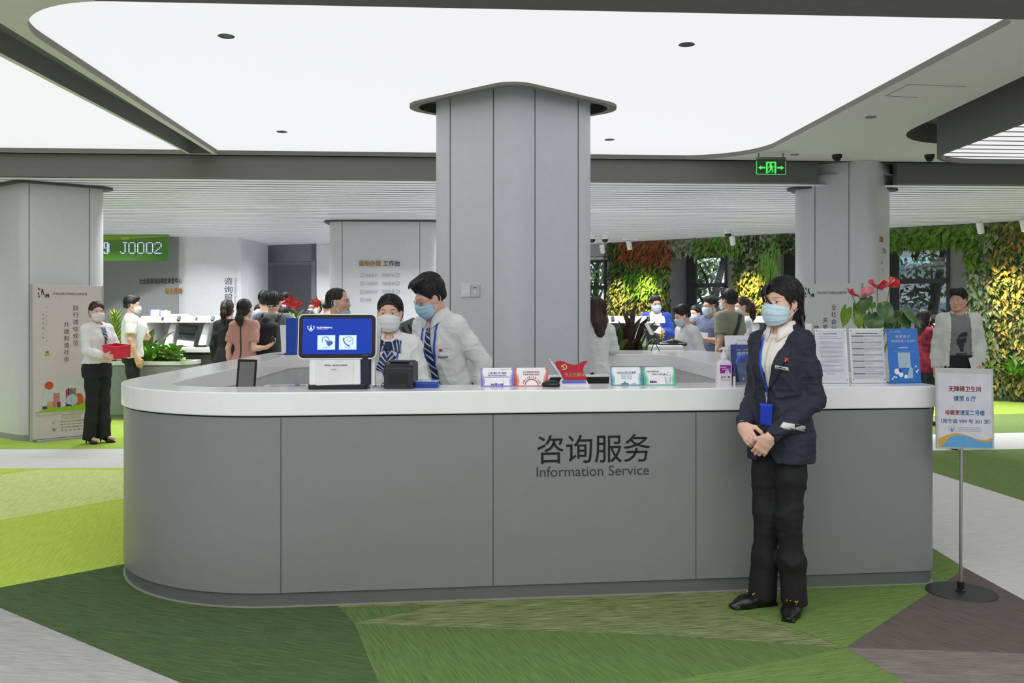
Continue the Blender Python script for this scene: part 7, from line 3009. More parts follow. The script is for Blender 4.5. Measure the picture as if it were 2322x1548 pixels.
        sd.ball((0, -0.020 - neck, 1.475), (0.062 + neck * 0.5, 0.070, 0.060 + neck), 0.01, 's', M=U)
        if cut:
            cut(sd)
        V, Q = sd.mesh()
        V = relax(V, Q, 2, 0.5)
        N = vnormals(V, Q)
        p = V.astype(np.float32) + seed
        rg = np.maximum(ridge(p * np.array([11, 11, 6], dtype=np.float32) + 0.9 * vnoise(p * 4)[:, None]), 0) ** 2
        rg2 = np.maximum(ridge(p * np.array([17, 17, 26], dtype=np.float32) + 0.7 * vnoise(p * 7)[:, None]), 0) ** 3
        wv = wr * (0.5 * vnoise(p * np.array([8, 8, 5], dtype=np.float32)) + 0.95 * rg + 0.55 * rg2 - 0.35)
        V = V + N * wv[:, None]
        o = fast_mesh(name, V.astype(np.float32), Q, m, s.root)
        s.tbvh = bvh_of(V, Q)
        s.top_o = o
        return s

    def bottom(s, m=None, flare=0.0, wr=0.004, name='trousers', top=1.0, g=0.018, zhem=0.035, thin=1.0):
        m = m or M_TROUSER
        sd = SDF(max(s.h, 0.010))
        tz = [(z, cx, cy, a, b) for z, cx, cy, a, b in s.torso(g, 0.80, top)]
        sd.loft(tz, 0.03)
        for sg in (-1, 1):
            h_, k_, a_, t_ = s.leg[sg]
            f = thin
            ah = Vector((a_.x, a_.y, zhem + 0.0))
            kn = k_
            sd.chain([h_, h_.lerp(kn, 0.5), kn, kn.lerp(ah, 0.5), ah], [0.092 * f + g * 0.4, 0.086 * f, 0.068 * f + flare * 0.3, 0.062 * f + flare * 0.6, 0.060 * f + flare], 0.03)
        sd.box((0, 0, zhem - 0.10), (0.5, 0.5, 0.10), 0.002, 0.004, 's')
        V, Q = sd.mesh()
        V = relax(V, Q, 2, 0.5)
        N = vnormals(V, Q)
        p = V.astype(np.float32)
        wv = wr * (1.0 * np.maximum(ridge(p * np.array([8, 8, 5], dtype=np.float32) + 0.8 * vnoise(p * 4)[:, None]), 0) ** 2 + 0.35 * np.maximum(ridge(p * np.array([9, 9, 15], dtype=np.float32) + 0.8 * vnoise(p * 5)[:, None]), 0) ** 3 * np.exp(-((p[:, 2] - 0.42) / 0.3) ** 2) + 0.3 * vnoise(p * 14) - 0.3)
        wv = wv * np.clip((1.05 - p[:, 2]) * 2, 0.3, 1)
        V = V + N * wv[:, None]
        s.pbvh = bvh_of(V, Q)
        o = fast_mesh(name, V.astype(np.float32), Q, m, s.root)
        return s

    def shoes(s, m=None, heel=False):
        m = m or M_SHOE
        s.shoe = {}
        for sg in (-1, 1):
            h_, k_, a_, t_ = s.leg[sg]
            t = t_.normalized()
            B = Matrix.Translation(Vector((a_.x, a_.y, 0))) @ t.to_track_quat('-Y', 'Z').to_matrix().to_4x4()
            sd = SDF(0.006 if s.det < 2 else 0.009)
            if heel:
                sd.chain([(0, 0.045, 0.070), (0, 0.0, 0.055), (0, -0.07, 0.026), (0, -0.15, 0.014)], [0.026, 0.030, 0.036, 0.012], 0.02, M=B, flat=((0, 0, 1), 0.72))
                sd.cone((0, 0.055, 0.06), (0, 0.055, 0.008), 0.016, 0.007, 0.015, M=B)
                sd.ball((0, -0.02, 0.085), (0.028, 0.055, 0.030), 0.01, 's', M=B)
            else:
                sd.chain([(0, 0.045, 0.042), (0, -0.02, 0.044), (0, -0.10, 0.030), (0, -0.175, 0.020)], [0.036, 0.038, 0.042, 0.018], 0.03, M=B, flat=((0, 0, 1), 0.8))
                sd.box((0, -0.055, 0.006), (0.034, 0.125, 0.010), 0.004, 0.008, M=B)
                sd.box((0, 0.045, 0.012), (0.032, 0.03, 0.014), 0.004, 0.008, M=B)
            sd.box((0, 0, -0.06), (0.3, 0.4, 0.0605), 0.0, 0.001, 's', M=B)
            o, V, Q = sdf_obj('shoe', sd, m, s.root)
            s.shoe[sg] = (o, B, bvh_of(V, Q))
        return s

    def collar(s, m, spread=0.35, r=0.060, zb=1.415, zt=1.482, drop=0.052, pr=0.036, cy=0.014, name='collar', leanb=0.0):
        """Turned-down shirt collar, open at the throat."""
        rows = []
        n = 28
        for prof in range(5):
            row = []
            for k in range(n + 1):
                a = spread + (2 * PI - 2 * spread) * k / n
                ft = max(0, math.cos(a)) ** 2            # 1 at the throat
                x, y = math.sin(a), -math.cos(a)
                if prof == 0:
                    rr, z = r + 0.004, zb - 0.018 * ft
                elif prof == 1:
                    rr, z = r - 0.003, zt - 0.030 * ft + leanb * (1 - ft)
                elif prof == 2:
                    rr, z = r + 0.004, zt + 0.003 - 0.030 * ft + leanb * (1 - ft)
                elif prof == 3:
                    rr, z = r + 0.016, zt - drop * 0.5 - 0.036 * ft
                else:
                    rr, z = r + pr + 0.006 * ft, zt - drop - 0.052 * ft ** 2
                row.append(s.U @ Vector((rr * x * 1.05, cy + rr * y * (1.0 + 0.1 * ft), z)))
            rows.append(row)
        mb = MB()
        mb.grid(rows)
        o = mb.build(name, [m], s.root, smooth=True)
        md = o.modifiers.new('solid', 'SOLIDIFY')
        md.thickness = 0.002
        return o


def X_at(px, d):
    return (px - CX) / FPX * d


# ------------------------------------------------------------------ the attendant in the navy suit, standing before the counter
hero = Person('woman in a navy blazer and black trousers standing before the counter, hands clasped', X_at(1768, 4.40), 4.40, 1.645, -50, True, lean=(-1, 0, 0), head=(-2, 0, 2), detail=0, slim=0.84)
hero.arms(-1, (-0.175, 0.03, 1.095), (-0.095, -0.185, 0.945), (0.72, -0.30, -0.62), (0.25, 0.85, -0.45), 0.42)
hero.arms(1, (0.172, 0.055, 1.085), (0.075, -0.205, 0.905), (-0.55, -0.10, -0.83), (-0.55, 0.80, 0.0), 0.5)
hero.legs(-1, hip=(-0.075, 0, 0.9), knee=(-0.068, -0.015, 0.49), ankle=(-0.085, -0.03, 0.085), toe=(-0.42, -1, 0))
hero.legs(1, hip=(0.075, 0, 0.9), knee=(0.066, -0.015, 0.49), ankle=(0.075, 0.015, 0.085), toe=(0.42, -1, 0))
hero.body().face(gaze=-0.35, closed=0.3)
hero.mask(M_MBLUE)
hero.hair('bob', seed=4)
hero.strands(420, ((-0.03, -0.05, 0.115), (-0.02, 0.09, 0.11)), steps=18, step=0.014, r=0.0017, spread=0.045, seed=5, flow=lambda p, t: Vector((0.10 + p.x * 0.6, (p.y + 0.02) * 0.45 + 0.02, -0.02 - 0.9 * max(0.0, 0.11 - p.z))))
hero.strands(110, ((-0.04, -0.06, 0.105), (-0.05, 0.06, 0.10)), steps=14, step=0.014, r=0.0017, spread=0.02, seed=6, flow=lambda p, t: Vector((-0.10, 0.01, -0.04 - 0.9 * max(0.0, 0.11 - p.z))))
hero.locks([([(-0.036, -0.070, 0.088), (-0.034, -0.103, 0.060), (-0.026, -0.108, 0.028), (-0.008, -0.104, 0.0), (0.018, -0.094, -0.016), (0.040, -0.080, -0.024)], 0.0062),
            ([(-0.030, -0.070, 0.092), (-0.030, -0.104, 0.062), (-0.018, -0.110, 0.026), (0.006, -0.103, -0.004), (0.030, -0.087, -0.020)], 0.0045),
            ([(-0.05, -0.07, 0.085), (-0.058, -0.09, 0.058), (-0.066, -0.075, 0.02)], 0.008),
            ([(-0.045, -0.072, 0.088), (-0.066, -0.078, 0.05), (-0.074, -0.05, 0.0), (-0.072, -0.035, -0.05)], 0.009),
            ([(0.068, -0.028, 0.02), (0.074, -0.026, -0.012), (0.070, -0.034, -0.04)], 0.0045),
            ([(0.060, 0.09, -0.09), (0.075, 0.088, -0.125), (0.092, 0.075, -0.150)], 0.010), ([(0.035, 0.105, -0.10), (0.045, 0.11, -0.14), (0.055, 0.105, -0.170)], 0.012),
            ([(0.0, 0.11, -0.10), (0.0, 0.115, -0.145), (0.01, 0.112, -0.175)], 0.012), ([(0.075, 0.06, -0.06), (0.088, 0.058, -0.10), (0.098, 0.048, -0.13)], 0.010)])


def v_cut(zb, zt, wt, wb=0.0, y=-0.015):
    def f(sd, U=None):
        def fn(X, Y, Z):
            w = wb + (wt - wb) * np.clip((Z - zb) / (zt - zb), 0, 1.2)
            return np.maximum(np.maximum(np.abs(X) - w, Y - y), zb - Z)
        return fn
    return f


SUITSHIRT = mat('cream_shirt', (238, 234, 226), rough=0.75, var=0.02)
hero.top(SUITSHIRT, 0.010, 'none', 0.90, 0.0, 'shirt', 0.0015, 1.0, arm_g=0.0)
hero.shirt_bvh = hero.tbvh
hero.bottom(mat('hero_trousers', (22, 22, 24), rough=0.8, var=0.15), 0.016, 0.010, zhem=0.038, top=1.03, g=0.012, thin=0.86)


def hero_cut(sd):
    U = hero.U
    fn = v_cut(1.135, 1.43, 0.085, 0.0, -0.010)(sd)
    sd._op(fn, np.array((-0.12, -0.3, 1.10)), np.array((0.12, 0.0, 1.55)), 0.004, 's', U)
    fn2 = lambda X, Y, Z: np.maximum(np.maximum(np.abs(X + 0.012) - np.clip((0.86 - Z) * 0.55, 0, 0.08), Y + 0.02), Z - 0.86)
    sd._op(fn2, np.array((-0.12, -0.4, 0.70)), np.array((0.12, 0.0, 0.88)), 0.004, 's', U)


hero.top(M_NAVY, 0.019, 'long', 0.765, 0.06, 'blazer', 0.0085, 1.12, neck=0.012, cut=hero_cut, arm_g=0.009, collar_top=1.455, seed=3, h=0.0065)
hero.top_o['label'] = 'dark navy blazer'
hb = hero.tbvh
# lapels, collar of the blazer, shirt collar
for q in (-1, 1):
    inner_ = [(q * 0.004, 1.13), (q * 0.028, 1.22), (q * 0.055, 1.32), (q * 0.070, 1.385)]
    outer_ = [(q * 0.008, 1.13), (q * 0.070, 1.215), (q * 0.118, 1.325), (q * 0.098, 1.385)]
    hero.strip('lapel', M_NAVY, inner_, outer_, hb, None, 0.007, 14, 5, 0.004, ytol=0.05)
hero.collar(M_NAVY, 1.25, 0.070, 1.405, 1.460, 0.036, 0.024, 0.022, 'blazer_collar')
hero.collar(SUITSHIRT, 0.30, 0.059, 1.41, 1.478, 0.058, 0.026, 0.012, 'shirt_collar', 0.004)
hero.strip('shirt_placket', mat('cream_placket', (230, 226, 216), rough=0.75), [(-0.014, 1.13), (-0.016, 1.25), (-0.014, 1.40)], [(0.014, 1.13), (0.013, 1.25), (0.014, 1.40)], hero.shirt_bvh, None, 0.002, 8, 2, 0.002)
# lanyard with badge holder
hero.strip('lanyard', M_LANYARD, [(-0.072, 1.41), (-0.060, 1.34), (-0.040, 1.24), (-0.020, 1.16), (-0.006, 1.115)], [(-0.060, 1.41), (-0.048, 1.34), (-0.028, 1.24), (-0.009, 1.16), (0.004, 1.115)], [hb, hero.shirt_bvh], None, 0.006, 18, 2, 0.0015, ytol=0.05)
clip_p = hero.U @ Vector((0.0, -0.165, 1.03))
hit = hb.ray_cast(hero.U @ Vector((0.0, -0.7, 1.06)), Vector((0, 1, 0)))
yb = hit[0].y if hit[0] else -0.13
mb = MB()
mb.box((0, yb - 0.012, 1.113), (0.012, 0.008, 0.022))
mb.tube([(0, yb - 0.012, 1.105), (0.003, yb - 0.014, 1.088), (0, yb - 0.013, 1.072)], 0.0035, 6)
o = mb.build('lanyard_clip', [M_STEEL], hero.root)
mb = MB()
mb.box((0.0, yb - 0.014, 1.012), (0.070, 0.006, 0.112), Matrix.Rotation(R(2), 3, 'Y'))
bd = mb.build('badge_holder', [mat('badge_blue', (30, 62, 190), rough=0.3)], hero.root, bevel=0.003)
mb = MB()
mb.box((0.0, yb - 0.0175, 1.059), (0.070, 0.002, 0.010), Matrix.Rotation(R(2), 3, 'Y'))
mb.build('badge_flap', [mat('badge_blue_light', (52, 88, 214), rough=0.3)], bd)
# pin, name tag, pocket slip
hero.strip('pin', mat('pin_red', (206, 52, 40), rough=0.3), [(0.098, 1.300), (0.112, 1.300)], [(0.098, 1.283), (0.112, 1.283)], hb, None, 0.009, 3, 3, 0.003)
hero.strip('pin', M_GOLD, [(0.098, 1.288), (0.106, 1.288)], [(0.098, 1.279), (0.106, 1.279)], hb, None, 0.010, 2, 2, 0.003)
hero.strip('name_tag', M_TAG, [(0.058, 1.262), (0.114, 1.252)], [(0.058, 1.245), (0.114, 1.235)], hb, None, 0.008, 4, 2, 0.003)
hero.strip('name_tag_text', M_INK, [(0.064, 1.256), (0.104, 1.249)], [(0.064, 1.252), (0.104, 1.245)], hb, None, 0.0105, 4, 1, 0.0)
hero.strip('pocket_slip', mat('slip_white', (214, 222, 214), rough=0.6), [(0.122, 0.985), (0.168, 0.975)], [(0.118, 0.962), (0.164, 0.934)], hb, None, 0.009, 4, 3, 0.002)
hero.strip('pocket_flap', M_NAVY, [(0.070, 0.945), (0.165, 0.955)], [(0.070, 0.915), (0.168, 0.925)], hb, None, 0.004, 6, 2, 0.003)
hero.shoes()
# gold snaffle bits on the loafers, instep skin
for sg in (-1, 1):
    so, B, sb = hero.shoe[sg]
    pts = []
    for k in range(11):
        u = -0.026 + 0.052 * k / 10
        hit = sb.ray_cast(B @ Vector((u, -0.062 + 0.006 * math.sin(k * 1.3), 0.3)), Vector((0, 0, -1)))
        if hit[0]:
            pts.append(hit[0] + Vector((0, 0, 0.004)))
    mb = MB()
    if len(pts) > 3:
        mb.tube(pts, 0.0030, 6)
        for i in (0, len(pts) - 1):
            c = pts[i]
            ring = [c + (B.to_3x3() @ Vector((0.003 * math.cos(a), 0.013 * math.sin(a), 0.010 * math.cos(a)))) for a in [2 * PI * k / 10 for k in range(11)]]
            mb.tube(ring, 0.0028, 6)
        mb.build('shoe_bit', [M_GOLD], so)
# watch on the right wrist
w = hero.arm[-1][2]
f = hero.hand[-1][0]
e_ = hero.arm[-1][1]
ax = (w - e_).normalized()
q = ax.to_track_quat('Z', 'Y').to_matrix()
c = w - ax * 0.004
mb = MB()
mb.tube([c + q @ Vector((0.028 * math.cos(a), 0.024 * math.sin(a), 0)) for a in [2 * PI * k / 16 for k in range(17)]], 0.006, 6)
o = mb.build('watch', [mat('watch_strap', (60, 56, 52), rough=0.4)], hero.root, smooth=True)
# pale nails
fh = hero.hand[-1]


# ------------------------------------------------------------------ staff behind the counter
M_SCARF = mat('navy_scarf', (24, 34, 76), rough=0.5)
M_STRIPE = mat('pale_stripe', (186, 204, 236), rough=0.5)
M_BELT = mat('belt_black', (24, 24, 26), rough=0.4)


def striped(pn, fr_pts_a, fr_pts_b, bvh, name, n_=7, off=0.006, ang=0.4):
    """Dark ribbon with pale diagonal stripes."""
    o = pn.strip(name, M_SCARF, fr_pts_a, fr_pts_b, bvh, None, off, 14, 4, 0.004)
    A, B = [Vector(p) for p in fr_pts_a], [Vector(p) for p in fr_pts_b]

    def at(L, t):
        t = min(max(t, 0), 0.999) * (len(L) - 1)
        i = int(t)
        return L[i].lerp(L[i + 1], t - i)
    for k in range(n_):
        t0 = (k + 0.35) / n_
        t1 = t0 + 0.30 / n_
        sh = ang / n_
        a = [at(A, t0), at(B, t0 + sh)]
        b = [at(A, t1), at(B, t1 + sh)]
        pn.strip('stripe', M_STRIPE, a, b, bvh, None, off + 0.0034, 4, 1, 0.0, o)
    return o


def lanyard(pn, bvh, x0=0.062, zt=1.41, zb=1.10, w=0.012, drop=None):
    for q in (-1, 1):
        A = [(q * (x0 - w / 2), zt), (q * (x0 * 0.72 - w / 2), zt - (zt - zb) * 0.45), (q * 0.008 - w / 2 * q, zb)]
        B = [(q * (x0 + w / 2), zt), (q * (x0 * 0.72 + w / 2), zt - (zt - zb) * 0.45), (q * 0.008 + w / 2 * q, zb)]
        pn.strip('lanyard', M_LANYARD, A, B, bvh, None, 0.005, 14, 2, 0.0015)


# woman at the terminal
d = 5.42
w1 = Person('woman in a white mask and white shirt with a striped navy bow behind the terminal', X_at(884, d), d, 1.585, 2, True, head=(-2, 0, 0), detail=0)
w1.arms(-1, (-0.225, 0.0, 1.09), (-0.12, -0.15, 0.93))
w1.arms(1, (0.225, 0.02, 1.09), (0.18, -0.12, 0.90))
w1.body().face(gaze=-0.1, closed=0.4)
w1.mask(M_MWHITE)
w1.hair('bun', seed=2)
w1.strands(330, ((0.004, -0.06, 0.11), (0.0, 0.03, 0.125)), steps=15, step=0.013, r=0.0018, spread=0.032, seed=3, flow=lambda p, t: Vector((0.11 if p.x > 0.002 else -0.11, 0.03 + 0.10 * t, -0.02 - 0.6 * max(0.0, 0.10 - p.z))))
w1.locks([([(0.078, -0.01, -0.01), (0.084, -0.008, -0.05), (0.088, 0.0, -0.11)], 0.0018), ([(0.080, 0.0, 0.0), (0.092, 0.0, -0.05), (0.098, 0.004, -0.09)], 0.0014)])
w1.top(M_SHIRT, 0.012, 'long', 0.84, 0.03, 'shirt', 0.008, 1.12, arm_g=0.015, neck=0.012, collar_top=1.432, seed=5)
w1.collar(M_SHIRT, 0.42, 0.056, 1.405, 1.468, 0.050, 0.044, 0.010, 'collar')
tb = w1.tbvh
lanyard(w1, tb, 0.078, 1.40, 1.14)
kn = w1.strip('scarf_knot', M_SCARF, [(-0.02, 1.395), (-0.024, 1.37), (-0.02, 1.345)], [(0.02, 1.395), (0.024, 1.37), (0.02, 1.345)], tb, None, 0.022, 5, 4, 0.014)
striped(w1, [(-0.012, 1.385), (-0.05, 1.415), (-0.078, 1.40)], [(-0.012, 1.355), (-0.055, 1.335), (-0.085, 1.325)], tb, 'scarf_bow', 3, 0.014, 0.5)
striped(w1, [(0.012, 1.385), (0.05, 1.415), (0.078, 1.40)], [(0.012, 1.355), (0.055, 1.335), (0.085, 1.325)], tb, 'scarf_bow', 3, 0.014, 0.5)
striped(w1, [(-0.015, 1.35), (-0.06, 1.28), (-0.075, 1.22)], [(0.005, 1.35), (-0.005, 1.27), (0.0, 1.195)], tb, 'scarf_tail', 5, 0.010, 1.2)
striped(w1, [(0.0, 1.35), (0.0, 1.27), (0.005, 1.20)], [(0.015, 1.35), (0.06, 1.29), (0.072, 1.235)], tb, 'scarf_tail', 5, 0.012, -1.0)
w1.bottom(M_TROUSER, 0.0, 0.003)
w1.shoes()

# man with glasses looking down
d = 5.92
m1 = Person('man with glasses, striped tie and blue lanyard behind the counter', X_at(1022, d), d, 1.735, -42, False, lean=(15, 0, 0), head=(-16, 10, 2), detail=0, slim=0.90)
m1.arms(-1, (-0.23, -0.06, 1.10), (-0.16, -0.28, 0.96))
m1.arms(1, (0.235, 0.10, 1.115), (0.235, 0.03, 0.875))
m1.body().face(gaze=-0.4, closed=0.6)
m1.mask(mat('mask_sky', (178, 216, 238), rough=0.75, bump=0.25, bscale=60))
m1.glasses()
m1.hair('short', vol=0.016, seed=8)
m1.strands(320, ((0.0, -0.05, 0.14), (0.0, 0.08, 0.12)), zmin=0.03, steps=9, step=0.013, r=0.0026, spread=0.05, seed=9, flow=lambda p, t: Vector((-0.03 + 0.5 * p.x, -0.09 * min(1, max(-0.2, (p.z - 0.05) / 0.04)), -0.10 * min(1, max(0, (0.11 - p.z) / 0.05)))))
m1.locks([([(-0.02 + 0.012 * i, -0.02 - 0.01 * (i % 2), 0.135), (-0.03 + 0.012 * i, -0.075, 0.130), (-0.05 + 0.013 * i, -0.100 - 0.004 * (i % 3), 0.098)], 0.012) for i in range(7)])
m1.top(M_SHIRT, 0.013, 'long', 0.93, 0.0, 'shirt', 0.009, 1.06, arm_g=0.014, neck=0.01, collar_top=1.436, seed=9)
m1.collar(M_SHIRT, 0.28, 0.064, 1.410, 1.488, 0.058, 0.040, 0.012)
tb = m1.tbvh
striped(m1, [(-0.016, 1.415), (-0.020, 1.36), (-0.030, 1.20), (-0.036, 1.00), (0.0, 0.95)], [(0.016, 1.415), (0.020, 1.36), (0.030, 1.20), (0.036, 1.00), (0.0, 0.95)], tb, 'tie', 14, 0.007, 0.8)
lanyard(m1, tb, 0.070, 1.42, 1.06, 0.015)
m1.strip('lanyard', M_LANYARD, [(-0.008, 1.06), (-0.008, 0.92)], [(0.008, 1.06), (0.008, 0.92)], tb, None, 0.012, 6, 2, 0.0015)
m1.strip('pin', mat('pin_red', (206, 52, 40)), [(0.090, 1.258), (0.102, 1.258)], [(0.090, 1.240), (0.102, 1.240)], tb, None, 0.004, 3, 2, 0.003)
m1.strip('name_tag', mat('tag_silver', (150, 156, 154), rough=0.3), [(0.068, 1.212), (0.128, 1.207)], [(0.068, 1.198), (0.128, 1.193)], tb, None, 0.004, 4, 1, 0.003)
m1.bottom(M_TROUSER, 0.0, 0.003, top=1.0)
m1.shoes()
# binders leaning behind the two of them
mb = MB()
mb.box((0, 0, 0.16), (0.20, 0.03, 0.30))
mb.box((0.115, 0.0, 0.15), (0.025, 0.05, 0.29))
o = mb.build('chair_back', [mat('slate_binder', (96, 100, 102), rough=0.4)], None, loc=(X_at(936, 6.6), 6.6, 1.08))
o.rotation_euler = (0, R(-28), R(10))
o.location = (X_at(940, 6.6), 6.6, 1.13)
bpy.data.objects.remove(o)
rk = empty('office_chair', (X_at(935, 6.55), 6.55, 0), R(15), 'grey office chair with dark slats between the two staff behind the counter', 'chair')
mb = MB()
rr = Matrix.Rotation(R(-24), 3, 'Y')
mb.box(rr @ Vector((0, 0, 0.16)) + Vector((0, 0, 1.10)), (0.30, 0.03, 0.30), rr)
bk = mb.build('backrest', [mat('chair_grey', (104, 107, 108), rough=0.4)], rk, bevel=0.006)
mb = MB()
for q in (0.04, 0.09):
    mb.box(rr @ Vector((q, -0.018, 0.16)) + Vector((0, 0, 1.10)), (0.014, 0.01, 0.24), rr)
mb.build('slot', [M_BLACK], bk)
mb = MB()
mb.box((0.0, -0.16, 0.56), (0.42, 0.42, 0.07))
mb.build('seat', [M_DARK], rk, bevel=0.02)
mb = MB()
mb.tube([(0, 0.05, 0.56), (-0.01, 0.09, 0.8), (-0.03, 0.03, 1.12)], 0.02, 8)
mb.tube([(0, -0.16, 0.06), (0, -0.16, 0.54)], 0.03, 10)
for k in range(5):
    a = k * 2 * PI / 5
    mb.tube([(0, -0.16, 0.09), (0.26 * math.cos(a), -0.16 + 0.26 * math.sin(a), 0.04)], 0.02, 6)
mb.build('frame', [M_BLACK], rk)

# ------------------------------------------------------------------ people in the hall on the left
d = 10.0
w2 = Person('woman in a white shirt and black trousers carrying a red box before the pink poster', X_at(221, d), d, 1.60, 66, True, head=(-24, 0, 0), detail=1, z=0.0)
w2.root.location.z = 0.0
w2.arms(1, (0.20, -0.10, 1.13), (0.085, -0.34, 1.105), (-0.25, -0.95, 0.1), (-1, 0, 0.0), 0.25)
w2.arms(-1, (-0.20, -0.06, 1.11), (-0.16, -0.30, 1.065), (0.30, -0.9, -0.2), (0.9, 0.2, 0.2), 0.25)
w2.legs(-1, ankle=(-0.075, 0.05, 0.115), knee=(-0.075, 0.0, 0.50), toe=(-0.1, -1, 0))
w2.legs(1, ankle=(0.075, -0.03, 0.115), knee=(0.075, -0.02, 0.50), toe=(0.15, -1, 0))
w2.body().face(gaze=0.3, closed=0.2)
w2.mask(M_MWHITE, bot=-0.118)
w2.hair('bun', m=M_HAIRB, seed=12)
w2.top(M_SHIRT, 0.014, 'long', 0.96, 0.0, 'shirt', 0.006, 1.10, arm_g=0.016, seed=14)
w2.collar(M_SHIRT, 0.36, 0.056, 1.405, 1.468, 0.05, 0.040, 0.010)
striped(w2, [(-0.022, 1.40), (-0.028, 1.33), (-0.006, 1.17)], [(0.022, 1.40), (0.028, 1.33), (0.006, 1.17)], w2.tbvh, 'scarf', 6, 0.008, 0.8)
w2.bottom(M_TROUSER, 0.022, 0.004, zhem=0.05, g=0.014, top=1.04, thin=0.92)
w2.shoes(heel=True)
bx_ = empty('red_box', (0, 0, 0), R(66), 'bright red plastic box carried by the woman in front of the pink poster', 'box')
bp = w2.root.matrix_world if False else Matrix.Translation(Vector((X_at(221, d), d, 0))) @ Matrix.Rotation(R(66), 4, 'Z') @ Matrix.Scale(1.60 / 1.70, 4)
bc = bp @ Vector((-0.03, -0.355, 1.045))
bx_.location = bc
bx_.rotation_euler = (R(4), R(-6), R(66))
mb = MB()
o4, i4 = [(-0.09, -0.11), (0.09, -0.11), (0.09, 0.11), (-0.09, 0.11)], [(-0.085, -0.105), (0.085, -0.105), (0.085, 0.105), (-0.085, 0.105)]
mb.ring([(p[0] * 1.0, p[1]) for p in o4], i4, 0.0, 0.13)
mb.box((0, 0, 0.003), (0.172, 0.212, 0.006))
mb.build('tray', [mat('box_red', (222, 44, 72), rough=0.35)], bx_)
mb = MB()
mb.ring([(p[0] * 1.08, p[1] * 1.06) for p in o4], i4, 0.125, 0.137)
mb.build('rim', [mat('box_red', (222, 44, 72))], bx_)

d = 12.0
m2 = Person('man in a short-sleeved white shirt and black trousers beside the left planter', X_at(300, d), d, 1.70, 112, False, head=(-8, 2, 0), detail=1, skin=M_SKIN2)
m2.arms(-1, (-0.225, 0.02, 1.12), (-0.215, -0.06, 0.875), curl=0.3)
m2.arms(1, (0.205, 0.0, 1.12), (0.14, -0.13, 1.13), curl=0.6)
m2.body().face(gaze=0.0)
m2.mask(M_MWHITE)
m2.hair('short', vol=0.006, seed=15)
m2.top(mat('cotton_white', (226, 227, 222), rough=0.8), 0.022, 'short', 0.87, 0.10, 'shirt', 0.006, 1.12, arm_g=0.024, seed=16)
m2.collar(mat('cotton_white', (226, 227, 222)), 0.3, 0.062, 1.415, 1.468, 0.045, 0.024, 0.014)
m2.bottom(M_TROUSER, 0.014, 0.005)
m2.shoes()
mb = MB()
mb.box((0, 0, 0), (0.012, 0.21, 0.30), Matrix.Rotation(R(26), 3, 'X'))
o = mb.build('folder', [mat('folder_white', (226, 228, 230), rough=0.5)], None, loc=(X_at(325, d) , d - 0.16, EYE - (758 - CY) * d / FPX), rz=R(70))
tag(o, 'white folder held under the arm of the man in short sleeves', 'folder')


def crowd(label, px, d, H, rz, fem, head, hairstyle, topspec, mask=None, arms=None, lean=(0, 0, 0), hairm=None, vol=0.0, gl=None, skin=None, face=False, bottom=None, waist=1.08, slim=0.92, collar=None, mouth=False, seed=0):
    p_ = Person(label, X_at(px, d), d, H, rz, fem, lean=lean, head=head, detail=2, skin=skin, slim=slim)
    if arms:
        for sg, a in arms.items():
            p_.arms(sg, *a)
    p_.body()
    if face:
        p_.face(mouth=mouth)
    if mask is not None:
        p_.mask(mask, chin=(mask is M_MBLUE and hairstyle == 'shortchin'))
    p_.hair('short' if hairstyle == 'shortchin' else hairstyle, m=hairm, vol=vol, seed=seed)
    m_, sl, g, hem, fl = topspec
    p_.top(m_, g, sl, hem, fl, 'shirt', 0.006, waist, arm_g=g, seed=seed)
    if collar:
        p_.collar(collar, 0.3, 0.06, 1.415, 1.466, 0.045, 0.024, 0.014)
    if gl:
        p_.glasses(mat('spectacle_dark', (40, 40, 44), rough=0.3), True)
    p_.bottom(bottom or M_TROUSER, 0.006, 0.004)
    p_.shoes()
    return p_


M_PINKD = mat('dusty_pink_dress', (196, 146, 136), rough=0.8, var=0.04)
M_BLACKT = mat('black_top', (32, 33, 38), rough=0.8, var=0.15)
M_GREYT = mat('grey_tee', (122, 125, 128), rough=0.85, var=0.05)
M_BLUEL = mat('light_blue_shirt', (164, 176, 206), rough=0.8, var=0.03)
M_WHITET = mat('white_tee', (226, 228, 230), rough=0.8, var=0.02)
M_PURPLE = mat('slate_blue_tee', (92, 98, 126), rough=0.85, var=0.05)
M_KHAKI = mat('sage_tee', (140, 144, 124), rough=0.85, var=0.04)
M_ROYAL = mat('royal_blue_jacket', (36, 70, 166), rough=0.7, var=0.06)

# group behind the left wing
a6 = crowd('woman with a brown ponytail in a black top next to the pink dress', 517, 11.2, 1.635, 168, True, (10, 0, 0), 'pony', (M_BLACKT, 'long', 0.014, 0.80, 0.04), hairm=M_HAIRB, seed=21)
mb = MB()
c = Vector((0, 0.105, 0.036))
mb.tube([a6.Hm @ (c + Vector((0.026 * math.cos(a), 0.012 * math.sin(a), 0.022 * math.sin(a)))) for a in [2 * PI * k / 12 for k in range(13)]], 0.008, 6)
mb.build('hair_tie', [mat('tie_peach', (226, 176, 150), rough=0.5)], a6.hair_o, smooth=True)
a7 = Person('woman in a dusty pink dress with a low ponytail, holding a phone, seen from behind', X_at(555, 10.4), 10.4, 1.635, 172, True, head=(-6, 2, 0), detail=1, slim=0.84)
a7.arms(-1, (-0.165, 0.11, 1.10), (-0.275, -0.03, 1.115), (-0.6, -0.5, 0.5), (0.1, 0.3, 0.9), 0.35)
a7.arms(1, (0.20, 0.03, 1.10), (0.205, -0.02, 0.86))
a7.body()
a7.hair('low_pony', seed=22)
a7.top(M_PINKD, 0.012, 'short', 0.50, 0.16, 'dress', 0.006, 1.04, arm_g=0.016, seed=23)
